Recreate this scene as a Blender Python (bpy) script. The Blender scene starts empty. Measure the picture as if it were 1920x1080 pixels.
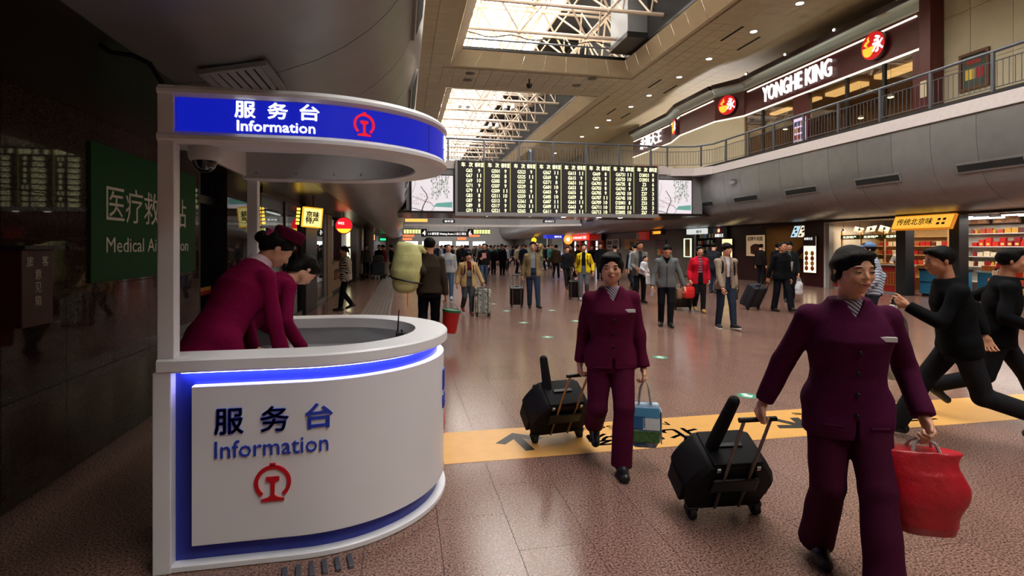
import bpy, bmesh, math, random, os
import numpy as np
from mathutils import Vector, Matrix

random.seed(7)
SC = bpy.context.scene
COL = SC.collection

# ------------------------------------------------------------------ camera, sky, large lights, exposure
CAM_H = 1.6
YAW = math.atan(205 / 1020)
cam_d = bpy.data.cameras.new('camera')
cam = bpy.data.objects.new('camera', cam_d)
COL.objects.link(cam)
cam.location = (0, 0, CAM_H)
cam.rotation_euler = (math.pi / 2, 0, -YAW)
cam_d.sensor_width = 36
cam_d.lens = 36 * 1020 / 1920
cam_d.shift_y = -78 / 1920
cam_d.clip_start = 0.05
cam_d.clip_end = 300
SC.camera = cam

world = bpy.data.worlds.new('overcast_sky')
SC.world = world
world.use_nodes = True
_bg = world.node_tree.nodes['Background']
_bg.inputs['Color'].default_value = (1.0, 0.975, 0.965, 1)
_bg.inputs['Strength'].default_value = 12.5

def portal(name, loc, sx, sy):
    l = bpy.data.lights.new(name, 'AREA')
    l.shape = 'RECTANGLE'; l.size = sx; l.size_y = sy
    l.cycles.is_portal = True
    o = bpy.data.objects.new(name, l)
    o.location = loc
    COL.objects.link(o)
    return o
portal('sky_portal', (6.7, 8.4, 10.85), 9.0, 34.4)
portal('sky_portal', (6.6, 54.0, 10.85), 8.6, 49.0)

SC.view_settings.view_transform = 'Standard'
SC.view_settings.look = 'None'
SC.view_settings.exposure = 0.0
SC.view_settings.gamma = 1.0
SC.view_settings.use_curve_mapping = False
SC.cycles.max_bounces = 7
SC.cycles.diffuse_bounces = 3
SC.cycles.glossy_bounces = 3
SC.cycles.transparent_max_bounces = 12
SC.cycles.sample_clamp_indirect = 6.0
SC.cycles.caustics_reflective = False
SC.cycles.caustics_refractive = False
SC.cycles.use_denoising = True

# ------------------------------------------------------------------ materials
def lin(c):
    return tuple((v / 255 / 12.92) if v / 255 <= 0.04045 else ((v / 255 + 0.055) / 1.055) ** 2.4 for v in c)

MATS = {}
def mat(name, col, rough=0.6, metal=0.0, spec=0.5, var=0.0, scale=8.0, bump=0.0, bscale=40.0, emit=None, es=0.0,
        stretch=None, coat=0.0, col2=None, trans=None, rnd=0.0):
    """procedural principled material; var = noise variation of the base colour; bump = fine relief"""
    if name in MATS: return MATS[name]
    m = bpy.data.materials.new(name); m.use_nodes = True
    nt = m.node_tree; b = nt.nodes['Principled BSDF']
    c = lin(col)
    b.inputs['Base Color'].default_value = (*c, 1)
    b.inputs['Roughness'].default_value = rough
    b.inputs['Metallic'].default_value = metal
    b.inputs['Specular IOR Level'].default_value = spec
    if coat:
        b.inputs['Coat Weight'].default_value = coat
        b.inputs['Coat Roughness'].default_value = 0.08
    if emit is not None:
        b.inputs['Emission Color'].default_value = (*lin(emit), 1)
        b.inputs['Emission Strength'].default_value = es
    geo = None
    def pos():
        g = nt.nodes.new('ShaderNodeNewGeometry')
        if stretch:
            mp = nt.nodes.new('ShaderNodeMapping'); mp.inputs['Scale'].default_value = stretch
            nt.links.new(g.outputs['Position'], mp.inputs['Vector'])
            return mp.outputs['Vector']
        return g.outputs['Position']
    if var or col2 is not None:
        geo = pos()
        n = nt.nodes.new('ShaderNodeTexNoise'); n.inputs['Scale'].default_value = scale; n.inputs['Detail'].default_value = 4
        nt.links.new(geo, n.inputs['Vector'])
        r = nt.nodes.new('ShaderNodeValToRGB')
        r.color_ramp.elements[0].position = 0.32; r.color_ramp.elements[1].position = 0.68
        a = lin(col2) if col2 is not None else tuple(v * (1 - var) for v in c)
        d = c if col2 is not None else tuple(min(1, v * (1 + var)) for v in c)
        r.color_ramp.elements[0].color = (*a, 1); r.color_ramp.elements[1].color = (*d, 1)
        nt.links.new(n.outputs['Fac'], r.inputs['Fac'])
        out = r.outputs['Color']
        if rnd:
            oi = nt.nodes.new('ShaderNodeObjectInfo')
            mr = nt.nodes.new('ShaderNodeMapRange')
            mr.inputs['To Min'].default_value = 1 - rnd; mr.inputs['To Max'].default_value = 1 + rnd
            nt.links.new(oi.outputs['Random'], mr.inputs['Value'])
            hs = nt.nodes.new('ShaderNodeHueSaturation')
            nt.links.new(mr.outputs['Result'], hs.inputs['Value']); nt.links.new(out, hs.inputs['Color'])
            out = hs.outputs['Color']
        nt.links.new(out, b.inputs['Base Color'])
    if bump:
        g2 = geo or pos()
        n2 = nt.nodes.new('ShaderNodeTexNoise'); n2.inputs['Scale'].default_value = bscale; n2.inputs['Detail'].default_value = 3
        nt.links.new(g2, n2.inputs['Vector'])
        bp = nt.nodes.new('ShaderNodeBump'); bp.inputs['Strength'].default_value = bump; bp.inputs['Distance'].default_value = 0.02
        nt.links.new(n2.outputs['Fac'], bp.inputs['Height']); nt.links.new(bp.outputs['Normal'], b.inputs['Normal'])
    MATS[name] = m
    return m

def glow(name, col, s, rough=0.4):
    return mat(name, tuple(int(v * 0.6) for v in col), rough, emit=col, es=s)

def glass(name, tint=(235, 240, 240), refl=0.35, rough=0.02):
    """clear pane: transparent, with the pane's own fresnel reflection"""
    if name in MATS: return MATS[name]
    m = bpy.data.materials.new(name); m.use_nodes = True
    nt = m.node_tree; nt.nodes.clear()
    o = nt.nodes.new('ShaderNodeOutputMaterial'); t = nt.nodes.new('ShaderNodeBsdfTransparent'); g = nt.nodes.new('ShaderNodeBsdfGlossy')
    t.inputs['Color'].default_value = (*lin(tint), 1); g.inputs['Roughness'].default_value = rough
    mx = nt.nodes.new('ShaderNodeMixShader'); lw = nt.nodes.new('ShaderNodeLayerWeight'); lw.inputs['Blend'].default_value = 0.5
    pw = nt.nodes.new('ShaderNodeMath'); pw.operation = 'POWER'; pw.inputs[1].default_value = 4.0      # Schlick fresnel, same for both sides of the pane
    sc = nt.nodes.new('ShaderNodeMath'); sc.operation = 'MULTIPLY_ADD'; sc.inputs[1].default_value = refl * 2; sc.inputs[2].default_value = refl * 0.2; sc.use_clamp = True
    nt.links.new(lw.outputs['Facing'], pw.inputs[0]); nt.links.new(pw.outputs[0], sc.inputs[0])
    nt.links.new(sc.outputs[0], mx.inputs['Fac']); nt.links.new(t.outputs[0], mx.inputs[1]); nt.links.new(g.outputs[0], mx.inputs[2])
    nt.links.new(mx.outputs[0], o.inputs[0])
    MATS[name] = m
    return m

def striped(name, a, b, scale, direction, rough=.8):
    """woven stripes: two flat colours in bands along a direction"""
    if name in MATS: return MATS[name]
    m = bpy.data.materials.new(name); m.use_nodes = True; nt = m.node_tree; bs = nt.nodes['Principled BSDF']
    g = nt.nodes.new('ShaderNodeNewGeometry'); dt = nt.nodes.new('ShaderNodeVectorMath'); dt.operation = 'DOT_PRODUCT'; dt.inputs[1].default_value = Vector(direction).normalized() * scale
    fr = nt.nodes.new('ShaderNodeMath'); fr.operation = 'FRACT'; r = nt.nodes.new('ShaderNodeValToRGB')
    r.color_ramp.interpolation = 'CONSTANT'; r.color_ramp.elements[0].color = (*lin(a), 1); r.color_ramp.elements[1].color = (*lin(b), 1); r.color_ramp.elements[1].position = .55
    nt.links.new(g.outputs['Position'], dt.inputs[0]); nt.links.new(dt.outputs['Value'], fr.inputs[0]); nt.links.new(fr.outputs[0], r.inputs['Fac']); nt.links.new(r.outputs['Color'], bs.inputs['Base Color'])
    bs.inputs['Roughness'].default_value = rough; bs.inputs['Specular IOR Level'].default_value = .1
    MATS[name] = m
    return m

def granite(name, base, dark, light, rough, scale, var_tile=0.12, spec=0.5):
    if name in MATS: return MATS[name]
    m = bpy.data.materials.new(name); m.use_nodes = True
    nt = m.node_tree; b = nt.nodes['Principled BSDF']; N = nt.nodes.new; L = nt.links.new
    g = N('ShaderNodeNewGeometry')
    n1 = N('ShaderNodeTexNoise'); n1.inputs['Scale'].default_value = scale; n1.inputs['Detail'].default_value = 3; n1.inputs['Roughness'].default_value = 0.7
    L(g.outputs['Position'], n1.inputs['Vector'])
    r1 = N('ShaderNodeValToRGB'); e = r1.color_ramp.elements
    e[0].position = 0.36; e[0].color = (*lin(dark), 1); e[1].position = 0.62; e[1].color = (*lin(light), 1)
    x = e.new(0.48); x.color = (*lin(base), 1)
    L(n1.outputs['Fac'], r1.inputs['Fac'])
    n2 = N('ShaderNodeTexNoise'); n2.inputs['Scale'].default_value = 0.9; n2.inputs['Detail'].default_value = 2
    L(g.outputs['Position'], n2.inputs['Vector'])
    oi = N('ShaderNodeObjectInfo'); mr = N('ShaderNodeMapRange'); mr.inputs['To Min'].default_value = 1 - var_tile; mr.inputs['To Max'].default_value = 1 + var_tile
    L(oi.outputs['Random'], mr.inputs['Value'])
    hs = N('ShaderNodeHueSaturation'); L(mr.outputs['Result'], hs.inputs['Value']); L(r1.outputs['Color'], hs.inputs['Color'])
    L(hs.outputs['Color'], b.inputs['Base Color'])
    mr2 = N('ShaderNodeMapRange'); mr2.inputs['To Min'].default_value = rough * 0.75; mr2.inputs['To Max'].default_value = rough * 1.3
    L(n2.outputs['Fac'], mr2.inputs['Value']); L(mr2.outputs['Result'], b.inputs['Roughness'])
    b.inputs['Specular IOR Level'].default_value = spec
    MATS[name] = m
    return m

# ------------------------------------------------------------------ objects, labels
def tag(o, label=None, cat=None, group=None, kind=None):
    if label: o['label'] = label
    if cat: o['category'] = cat
    if group: o['group'] = group
    if kind: o['kind'] = kind
    return o

def empty(name, loc, label=None, cat=None, group=None, rz=0.0, kind=None):
    o = bpy.data.objects.new(name, None); COL.objects.link(o)
    o.empty_display_size = 0.1
    o.location = loc; o.rotation_euler = (0, 0, rz)
    return tag(o, label, cat, group, kind)

def origin_of(parent):
    p = Vector((0, 0, 0))
    while parent is not None:
        p = p + Vector(parent.location); parent = parent.parent
    return p

def link_mesh(name, me, m, parent=None, loc=None):
    o = bpy.data.objects.new(name, me); COL.objects.link(o)
    if m is not None and not me.materials: me.materials.append(m)
    if parent is not None: o.parent = parent
    if loc is not None: o.location = loc
    return o

def copy_tree(o, loc=None, rz=None, parent=None, **tags):
    c = o.copy(); COL.objects.link(c)
    if parent is not None: c.parent = parent
    if loc is not None: c.location = loc
    if rz is not None: c.rotation_euler = (0, 0, rz)
    tag(c, **tags)
    for ch in o.children: copy_tree(ch, parent=c)
    return c

class MB:
    """collects geometry for ONE mesh object"""
    def __init__(s): s.v = []; s.f = []
    def add(s, vs, fs):
        n = len(s.v); s.v.extend([tuple(map(float, v)) for v in vs]); s.f.extend([tuple(n + i for i in f) for f in fs]); return s
    def box(s, a, b, bev=0.0):
        x0, y0, z0 = (min(a[i], b[i]) for i in range(3)); x1, y1, z1 = (max(a[i], b[i]) for i in range(3))
        if bev <= 0:
            return s.add([(x0,y0,z0),(x1,y0,z0),(x1,y1,z0),(x0,y1,z0),(x0,y0,z1),(x1,y0,z1),(x1,y1,z1),(x0,y1,z1)],
                         [(0,3,2,1),(4,5,6,7),(0,1,5,4),(1,2,6,5),(2,3,7,6),(3,0,4,7)])
        return s.obox(((x0+x1)/2,(y0+y1)/2,(z0+z1)/2), (1,0,0), (0,1,0), (0,0,1), ((x1-x0)/2,(y1-y0)/2,(z1-z0)/2), bev)
    def obox(s, c, ax, ay, az, h, bev=0.0):
        """box with its own axes; bev chamfers every edge"""
        c = Vector(c); A = [Vector(ax).normalized(), Vector(ay).normalized(), Vector(az).normalized()]
        bev = min(bev, min(h) * 0.98)
        bm = bmesh.new(); bmesh.ops.create_cube(bm, size=2.0)
        for v in bm.verts: v.co = Vector((v.co.x * h[0], v.co.y * h[1], v.co.z * h[2]))
        if bev > 0: bmesh.ops.bevel(bm, geom=bm.edges[:], offset=bev, segments=2, affect='EDGES', profile=0.6)
        bm.verts.index_update()
        vs = [c + A[0] * v.co.x + A[1] * v.co.y + A[2] * v.co.z for v in bm.verts]
        fs = [tuple(v.index for v in f.verts) for f in bm.faces]; bm.free()
        return s.add(vs, fs)
    def cyl(s, p0, p1, r0, r1=None, n=12, caps=True):
        r1 = r0 if r1 is None else r1
        p0 = Vector(p0); p1 = Vector(p1); ax = (p1 - p0).normalized()
        u = ax.orthogonal().normalized(); w = ax.cross(u)
        vs = []
        for p, r in ((p0, r0), (p1, r1)):
            for i in range(n):
                a = 2 * math.pi * i / n; vs.append(p + (u * math.cos(a) + w * math.sin(a)) * r)
        fs = [(i, (i + 1) % n, n + (i + 1) % n, n + i) for i in range(n)]
        if caps: fs += [tuple(reversed(range(n))), tuple(range(n, 2 * n))]
        return s.add(vs, fs)
    def tube(s, pts, r, n=8, caps=True, flat=None):
        pts = [Vector(p) for p in pts]; rs = r if isinstance(r, (list, tuple)) else [r] * len(pts)
        vs = []; u = None
        for i, p in enumerate(pts):
            t = (pts[min(i + 1, len(pts) - 1)] - pts[max(i - 1, 0)]).normalized()
            u = t.orthogonal().normalized() if u is None else (u - t * u.dot(t)).normalized()
            w = t.cross(u)
            for k in range(n):
                a = 2 * math.pi * k / n; vs.append(p + (u * math.cos(a) + w * math.sin(a)) * rs[i])
        fs = []
        for i in range(len(pts) - 1):
            for k in range(n): fs.append((i*n+k, i*n+(k+1)%n, (i+1)*n+(k+1)%n, (i+1)*n+k))
        if caps: fs += [tuple(reversed(range(n))), tuple(range((len(pts)-1)*n, len(pts)*n))]
        return s.add(vs, fs)
    def lathe(s, prof, c, n=20, ax=(0, 0, 1)):
        """prof: [(r, h)] along axis ax from c"""
        c = Vector(c); ax = Vector(ax).normalized(); u = ax.orthogonal().normalized(); w = ax.cross(u)
        vs = []
        for r, h in prof:
            for i in range(n):
                a = 2 * math.pi * i / n; vs.append(c + ax * h + (u * math.cos(a) + w * math.sin(a)) * max(r, 1e-4))
        fs = []
        for j in range(len(prof) - 1):
            for i in range(n): fs.append((j*n+i, j*n+(i+1)%n, (j+1)*n+(i+1)%n, (j+1)*n+i))
        fs += [tuple(reversed(range(n))), tuple(range((len(prof)-1)*n, len(prof)*n))]
        return s.add(vs, fs)
    def prism(s, poly, f0, f1):
        """poly: 2-D points; f0/f1 map (u, v) to the two faces"""
        n = len(poly)
        vs = [f0(*p) for p in poly] + [f1(*p) for p in poly]
        fs = [(i, (i + 1) % n, n + (i + 1) % n, n + i) for i in range(n)] + [tuple(reversed(range(n))), tuple(range(n, 2 * n))]
        return s.add(vs, fs)
    def quad(s, a, b, c, d): return s.add([a, b, c, d], [(0, 1, 2, 3)])
    def ball(s, c, r, n=10, m=7):
        rx, ry, rz = r if isinstance(r, (list, tuple)) else (r, r, r)
        vs = [(c[0], c[1], c[2] - rz)]
        for j in range(1, m):
            a = math.pi * j / m - math.pi / 2
            for i in range(n):
                b = 2 * math.pi * i / n; vs.append((c[0] + rx*math.cos(a)*math.cos(b), c[1] + ry*math.cos(a)*math.sin(b), c[2] + rz*math.sin(a)))
        vs.append((c[0], c[1], c[2] + rz)); t = len(vs) - 1
        fs = [(0, 1 + (i + 1) % n, 1 + i) for i in range(n)]
        for j in range(m - 2):
            for i in range(n): fs.append((1+j*n+i, 1+j*n+(i+1)%n, 1+(j+1)*n+(i+1)%n, 1+(j+1)*n+i))
        k = 1 + (m - 2) * n
        fs += [(t, k + i, k + (i + 1) % n) for i in range(n)]
        return s.add(vs, fs)
    def mesh(s, name, off=(0, 0, 0), smooth=False, fix=True):
        me = bpy.data.meshes.new(name)
        o = Vector(off)
        me.from_pydata([tuple(Vector(v) - o) for v in s.v], [], s.f)
        if fix:
            bm = bmesh.new(); bm.from_mesh(me); bmesh.ops.recalc_face_normals(bm, faces=bm.faces[:]); bm.to_mesh(me); bm.free()
        if smooth:
            me.shade_smooth()
            me.set_sharp_from_angle(angle=math.radians(38))
        me.update()
        return me
    def build(s, name, m, parent=None, smooth=False, local=False, fix=True):
        off = (0, 0, 0) if (parent is None or local) else origin_of(parent)
        return link_mesh(name, s.mesh(name, off, smooth, fix), m, parent)
    def thing(s, name, m, base, label, cat, group=None, smooth=False, kind=None):
        """a thing that is one mesh, its origin at base"""
        o = link_mesh(name, s.mesh(name, base, smooth), m, None, base)
        return tag(o, label, cat, group, kind)

def struct(name, mb, m, label=None, smooth=False, parent=None):
    o = mb.build(name, m, parent, smooth)
    if parent is None: o['kind'] = 'structure'
    if label: o['label'] = label
    return o

# ------------------------------------------------------------------ lettering
TXT = {}
def text_geo(body, bold=0.0, thick=0.01, space=1.0, line=1.0, align='LEFT', res=2):
    key = (body, bold, thick, space, line, align)
    if key in TXT: return TXT[key]
    c = bpy.data.curves.new('lettering', 'FONT'); c.body = body; c.size = 1.0; c.extrude = thick; c.resolution_u = res
    c.offset = bold; c.space_character = space; c.space_line = line; c.align_x = align
    o = bpy.data.objects.new('lettering', c); COL.objects.link(o)
    dg = bpy.context.evaluated_depsgraph_get()
    me = o.evaluated_get(dg).to_mesh()
    v = np.array([tuple(p.co) for p in me.vertices]); f = [tuple(p.vertices) for p in me.polygons]
    o.evaluated_get(dg).to_mesh_clear()
    bpy.data.objects.remove(o); bpy.data.curves.remove(c)
    TXT[key] = (v, f)
    return TXT[key]

def text_on(mb, body, o, right, up, w=None, h=None, bold=0.0, thick=0.004, space=1.0, line=1.0, align='LEFT', centre=False, fn=None, shear=0.0):
    """lay lettering on a plane: o lower left corner (or centre) of its box, right / up unit axes, fitted to width w and height h"""
    v, f = text_geo(body, 0.0, 0.01, space, line, align)
    v = v.copy(); lo = v.min(0); hi = v.max(0); sz = hi - lo
    v[:, 0] -= lo[0]; v[:, 1] -= lo[1]
    sx = w / sz[0] if w else h / sz[1]
    sy = h / sz[1] if h else sx
    v[:, 0] *= sx; v[:, 1] *= sy; v[:, 2] = np.where(v[:, 2] > 0, thick, 0.0005)
    v[:, 0] += shear * v[:, 1]
    if centre: v[:, 0] -= sz[0] * sx / 2; v[:, 1] -= sz[1] * sy / 2
    if bold > 0.004:      # heavier strokes: the same glyphs laid over each other with small shifts
        b = bold * 1.1 * abs(sy); n0 = len(v); base = v; v = np.concatenate([base + np.array((dx * b, dy * b, 0)) for dx, dy in ((-1, 0), (1, 0), (0, -1), (0, 1))])
        f = [tuple(i + k * n0 for i in q) for k in range(4) for q in f]
    if fn is None:
        o = Vector(o); R = Vector(right).normalized(); U = Vector(up).normalized(); Nn = R.cross(U)
        pts = [o + R * p[0] + U * p[1] + Nn * p[2] for p in v]
    else:
        pts = [fn(*p) for p in v]
    mb.add(pts, f)
    return mb

# lettering is laid out first, while the scene is still small
for _t, _b, _l in [('服务台', 0, 1), ('Information', 0, 1), ('医疗救助', 0, 1), ('Medical Aid Station', 0, 1)]:
    text_geo(_t, _b, 0.01, 1.0, _l)
# ------------------------------------------------------------------ soft bodies: implicit surfaces meshed by surface nets
def A3(p): return np.array(p, dtype=np.float32)

class Prim:
    """one primitive: bounding box, distance function, blend radius, sign (+1 add, -1 cut)"""
    def __init__(s, lo, hi, fn, k, sign=1): s.lo, s.hi, s.fn, s.k, s.sign = A3(lo), A3(hi), fn, k, sign

def cone(a, b, ra, rb=None, k=0.02, sign=1, flat=None):
    a = A3(a); b = A3(b); rb = ra if rb is None else rb; m = max(ra, rb); ab = b - a; L2 = float(ab @ ab) + 1e-9
    def fn(P):
        q = P - a
        t = np.clip((q @ ab) / L2, 0, 1)
        d = q - t[..., None] * ab
        return np.sqrt((d * d).sum(-1)) - (ra + (rb - ra) * t)
    return Prim(np.minimum(a, b) - m, np.maximum(a, b) + m, fn, k, sign)

def ell(c, r, ax=None, k=0.01, sign=1):
    """ellipsoid; ax = 3x3 rows of axes"""
    c = A3(c); r = A3(r); M = np.eye(3, dtype=np.float32) if ax is None else np.array(ax, dtype=np.float32)
    e = np.abs(M.T * r).sum(1) if ax is not None else r
    mn = float(r.min())
    def fn(P):
        q = ((P - c) @ M.T) / r
        l = np.sqrt((q * q).sum(-1))
        g = np.sqrt(((q / r) ** 2).sum(-1)) + 1e-6
        return l * (l - 1) / g
    return Prim(c - e, c + e, fn, k, sign)

def loft(a, b, right, fwd, tab, k=0.02, sign=1, pw=2.3):
    """elliptic tube from a to b; tab rows (t, rx, ry, cx, cy) — half widths and centre offsets"""
    a = A3(a); b = A3(b); ax = b - a; L = float(np.linalg.norm(ax)); ax = ax / L
    right = A3(right); fwd = A3(fwd); tab = np.array(tab, dtype=np.float32)
    m = float(tab[:, 1:3].max() + np.abs(tab[:, 3:]).max())
    def fn(P):
        q = P - a; h = q @ ax; t = h / L
        rx = np.interp(t, tab[:, 0], tab[:, 1]); ry = np.interp(t, tab[:, 0], tab[:, 2])
        x = q @ right - np.interp(t, tab[:, 0], tab[:, 3]); y = q @ fwd - np.interp(t, tab[:, 0], tab[:, 4])
        kk = (np.abs(x / rx) ** pw + np.abs(y / ry) ** pw) ** (1 / pw)
        ds = (kk - 1) * np.minimum(rx, ry)
        dc = np.abs(h - L / 2) - L / 2
        return np.maximum(ds, dc)
    return Prim(np.minimum(a, b) - m, np.maximum(a, b) + m, fn, k, sign)

def half(p, n, sign=-1, k=0.004):
    """cut away everything on the n side of the plane through p"""
    p = A3(p); n = A3(n) / np.linalg.norm(n)
    return Prim(A3((-99,) * 3), A3((99,) * 3), lambda P: -((P - p) @ n), k, sign)

def func(fn, k=0.004, sign=-1): return Prim(A3((-99,) * 3), A3((99,) * 3), fn, k, sign)

def field(prims, lo, hi, h, warp=None):
    n = np.maximum(np.ceil((hi - lo) / h).astype(int) + 1, 3)
    ax = [lo[i] + h * np.arange(n[i], dtype=np.float32) for i in range(3)]
    V = np.full(tuple(n), 1.0, dtype=np.float32)
    for p in prims:
        pad = p.k + 2.5 * h
        i0 = np.clip(np.floor((p.lo - pad - lo) / h).astype(int), 0, n); i1 = np.clip(np.ceil((p.hi + pad - lo) / h).astype(int) + 1, 0, n)
        if (i1 <= i0).any(): continue
        sl = tuple(slice(i0[i], i1[i]) for i in range(3))
        P = np.stack(np.meshgrid(*[ax[i][sl[i]] for i in range(3)], indexing='ij'), -1).astype(np.float32)
        d = p.fn(P).astype(np.float32); c = V[sl]; k = max(p.k, 1e-4)
        if p.sign > 0:
            hh = np.clip(0.5 + 0.5 * (c - d) / k, 0, 1); V[sl] = c + (d - c) * hh - k * hh * (1 - hh)
        else:
            d = -d; hh = np.clip(0.5 - 0.5 * (c - d) / k, 0, 1); V[sl] = c + (d - c) * hh + k * hh * (1 - hh)
    if warp is not None:
        P = np.stack(np.meshgrid(*ax, indexing='ij'), -1)
        V += warp(P).astype(np.float32)
    return V, ax

def nets(prims, h, warp=None, clip=None):
    adds = [p for p in prims if p.sign > 0]
    lo = np.min([p.lo - p.k for p in adds], 0) - 2 * h; hi = np.max([p.hi + p.k for p in adds], 0) + 2 * h
    if clip is not None: lo = np.maximum(lo, A3(clip[0])); hi = np.minimum(hi, A3(clip[1]))
    V, ax = field(prims, lo, hi, h, warp)
    V[0], V[-1] = 1, 1; V[:, 0], V[:, -1] = 1, 1; V[:, :, 0], V[:, :, -1] = 1, 1
    S = V < 0
    nx, ny, nz = V.shape
    C = np.zeros((nx - 1, ny - 1, nz - 1), dtype=np.int8)
    for dx in (0, 1):
        for dy in (0, 1):
            for dz in (0, 1): C += S[dx:nx - 1 + dx, dy:ny - 1 + dy, dz:nz - 1 + dz]
    act = np.argwhere((C > 0) & (C < 8))
    if len(act) == 0: return np.zeros((0, 3)), []
    idx = -np.ones(C.shape, dtype=np.int64); idx[tuple(act.T)] = np.arange(len(act))
    acc = np.zeros((len(act), 3)); cnt = np.zeros(len(act))
    cor = [np.array(c) for c in ((0,0,0),(1,0,0),(0,1,0),(1,1,0),(0,0,1),(1,0,1),(0,1,1),(1,1,1))]
    vals = [V[tuple((act + c).T)] for c in cor]
    for i, j in ((0,1),(2,3),(4,5),(6,7),(0,2),(1,3),(4,6),(5,7),(0,4),(1,5),(2,6),(3,7)):
        a, b = vals[i], vals[j]; m = (a < 0) != (b < 0)
        t = np.where(m, a / np.where(np.abs(a - b) < 1e-9, 1, a - b), 0)
        p = cor[i] + t[:, None] * (cor[j] - cor[i])
        acc[m] += p[m]; cnt[m] += 1
    verts = (act + acc / cnt[:, None]) * h + lo
    quads = []
    for axn in range(3):
        s0 = [slice(None)] * 3; s1 = [slice(None)] * 3; s0[axn] = slice(0, -1); s1[axn] = slice(1, None)
        a = S[tuple(s0)]; b = S[tuple(s1)]
        e = np.argwhere(a != b)
        u, w = (axn + 1) % 3, (axn + 2) % 3
        e = e[(e[:, u] > 0) & (e[:, w] > 0) & (e[:, u] < C.shape[u]) & (e[:, w] < C.shape[w])]
        du = np.zeros(3, int); du[u] = 1; dw = np.zeros(3, int); dw[w] = 1
        q = np.stack([idx[tuple((e - du - dw).T)], idx[tuple((e - dw).T)], idx[tuple(e.T)], idx[tuple((e - du).T)]], 1)
        fl = a[tuple(e.T)]
        q[~fl] = q[~fl][:, ::-1]
        quads.append(q)
    return verts, np.concatenate(quads)

def soft_mesh(name, parts):
    """parts: list of (prims, voxel, warp) joined in one mesh"""
    vs, fs, n = [], [], 0
    for prims, h, warp in parts:
        v, q = nets(prims, h, warp)
        if len(v) == 0: continue
        vs.append(v); fs.append(q + n); n += len(v)
    V = np.concatenate(vs); Q = np.concatenate(fs)
    me = bpy.data.meshes.new(name)
    me.vertices.add(len(V)); me.vertices.foreach_set('co', V.astype(np.float32).ravel())
    me.loops.add(len(Q) * 4); me.loops.foreach_set('vertex_index', Q.astype(np.int32).ravel())
    me.polygons.add(len(Q)); me.polygons.foreach_set('loop_start', np.arange(0, len(Q) * 4, 4, dtype=np.int32))
    me.update(calc_edges=True)
    me.shade_smooth()
    return me

def soft(name, prims, h, m, parent=None, warp=None, loc=None):
    return link_mesh(name, soft_mesh(name, [(prims, h, warp)]), m, parent, loc)

def hitpoint(prims, p, d, far=0.6, steps=160):
    """first point of the surface along the ray p + d t"""
    p = A3(p); d = A3(d) / np.linalg.norm(d)
    t = np.linspace(0, far, steps, dtype=np.float32); P = p + t[:, None] * d
    V = np.full(len(t), 1.0, dtype=np.float32)
    for q in prims:
        c = q.fn(P); k = max(q.k, 1e-4)
        if q.sign > 0:
            hh = np.clip(0.5 + 0.5 * (V - c) / k, 0, 1); V = V + (c - V) * hh - k * hh * (1 - hh)
        else:
            c = -c; hh = np.clip(0.5 - 0.5 * (V - c) / k, 0, 1); V = V + (c - V) * hh + k * hh * (1 - hh)
    i = np.argmax(V < 0)
    return P[i] if V[i] < 0 else None

def ik(root, tgt, l1, l2, pole):
    root = A3(root); tgt = A3(tgt); d = tgt - root; D = float(np.linalg.norm(d))
    mx = (l1 + l2) * 0.998
    if D > mx: tgt = root + d / D * mx; D = mx; d = tgt - root
    x = (l1 * l1 - l2 * l2 + D * D) / (2 * D); hgt = math.sqrt(max(l1 * l1 - x * x, 0))
    e = d / D; pole = A3(pole); pl = pole - e * float(pole @ e); pl = pl / (np.linalg.norm(pl) + 1e-9)
    return root + e * x + pl * hgt, tgt

def rot(v, axis, deg):
    return np.array(Matrix.Rotation(math.radians(deg), 3, Vector(axis)) @ Vector([float(c) for c in v]), dtype=np.float32)

def unit(v): v = A3(v); return v / (np.linalg.norm(v) + 1e-9)

def hand_prims(w, d, nrm, side, L, curl=35, spread=1.0, thumb=25):
    """w wrist, d finger direction, nrm palm normal (the way the fingers curl), side = thumb direction"""
    d = unit(d); side = unit(side - d * float(A3(side) @ d)); nrm = unit(np.cross(side, d)) if nrm is None else unit(nrm - d * float(A3(nrm) @ d))
    side = unit(side - nrm * float(side @ nrm))
    P = [cone(w - d * L * 0.12, w + d * L * 0.12, L * 0.135, L * 0.15, 0.01)]
    for s in (-0.16, 0.0, 0.16):
        P.append(cone(w + d * L * 0.12 + side * L * s * 0.8, w + d * L * 0.44 + side * L * s, L * 0.085, L * 0.085, 0.012))
    ln = (0.36, 0.44, 0.47, 0.42)
    for i in range(4):
        s = (-0.225, -0.075, 0.075, 0.22)[i] * spread
        p = w + d * L * 0.46 + side * L * s; a = curl * (0.6 + 0.1 * i)
        dirn = d
        for seg, fr in enumerate((0.42, 0.33, 0.25)):
            dirn = rot(dirn, side, (-a if float(np.dot(np.cross(side, d), nrm)) < 0 else a) * (1.0 if seg else 0.8))
            q = p + dirn * L * ln[i] * fr
            P.append(cone(p, q, L * (0.056 - 0.006 * seg), L * (0.052 - 0.006 * seg), 0.003)); p = q
    p = w + d * L * 0.12 + side * L * 0.20
    t = unit(d * 0.75 + side * 0.62 + nrm * 0.25 * (thumb / 25))
    q = p + t * L * 0.24; P.append(cone(p - side * L * .06, q, L * 0.085, L * 0.062, 0.008))
    t2 = unit(t * 0.7 + d * 0.6 + nrm * 0.35); P.append(cone(q, q + t2 * L * 0.22, L * 0.058, L * 0.046, 0.003))
    return P

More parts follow.
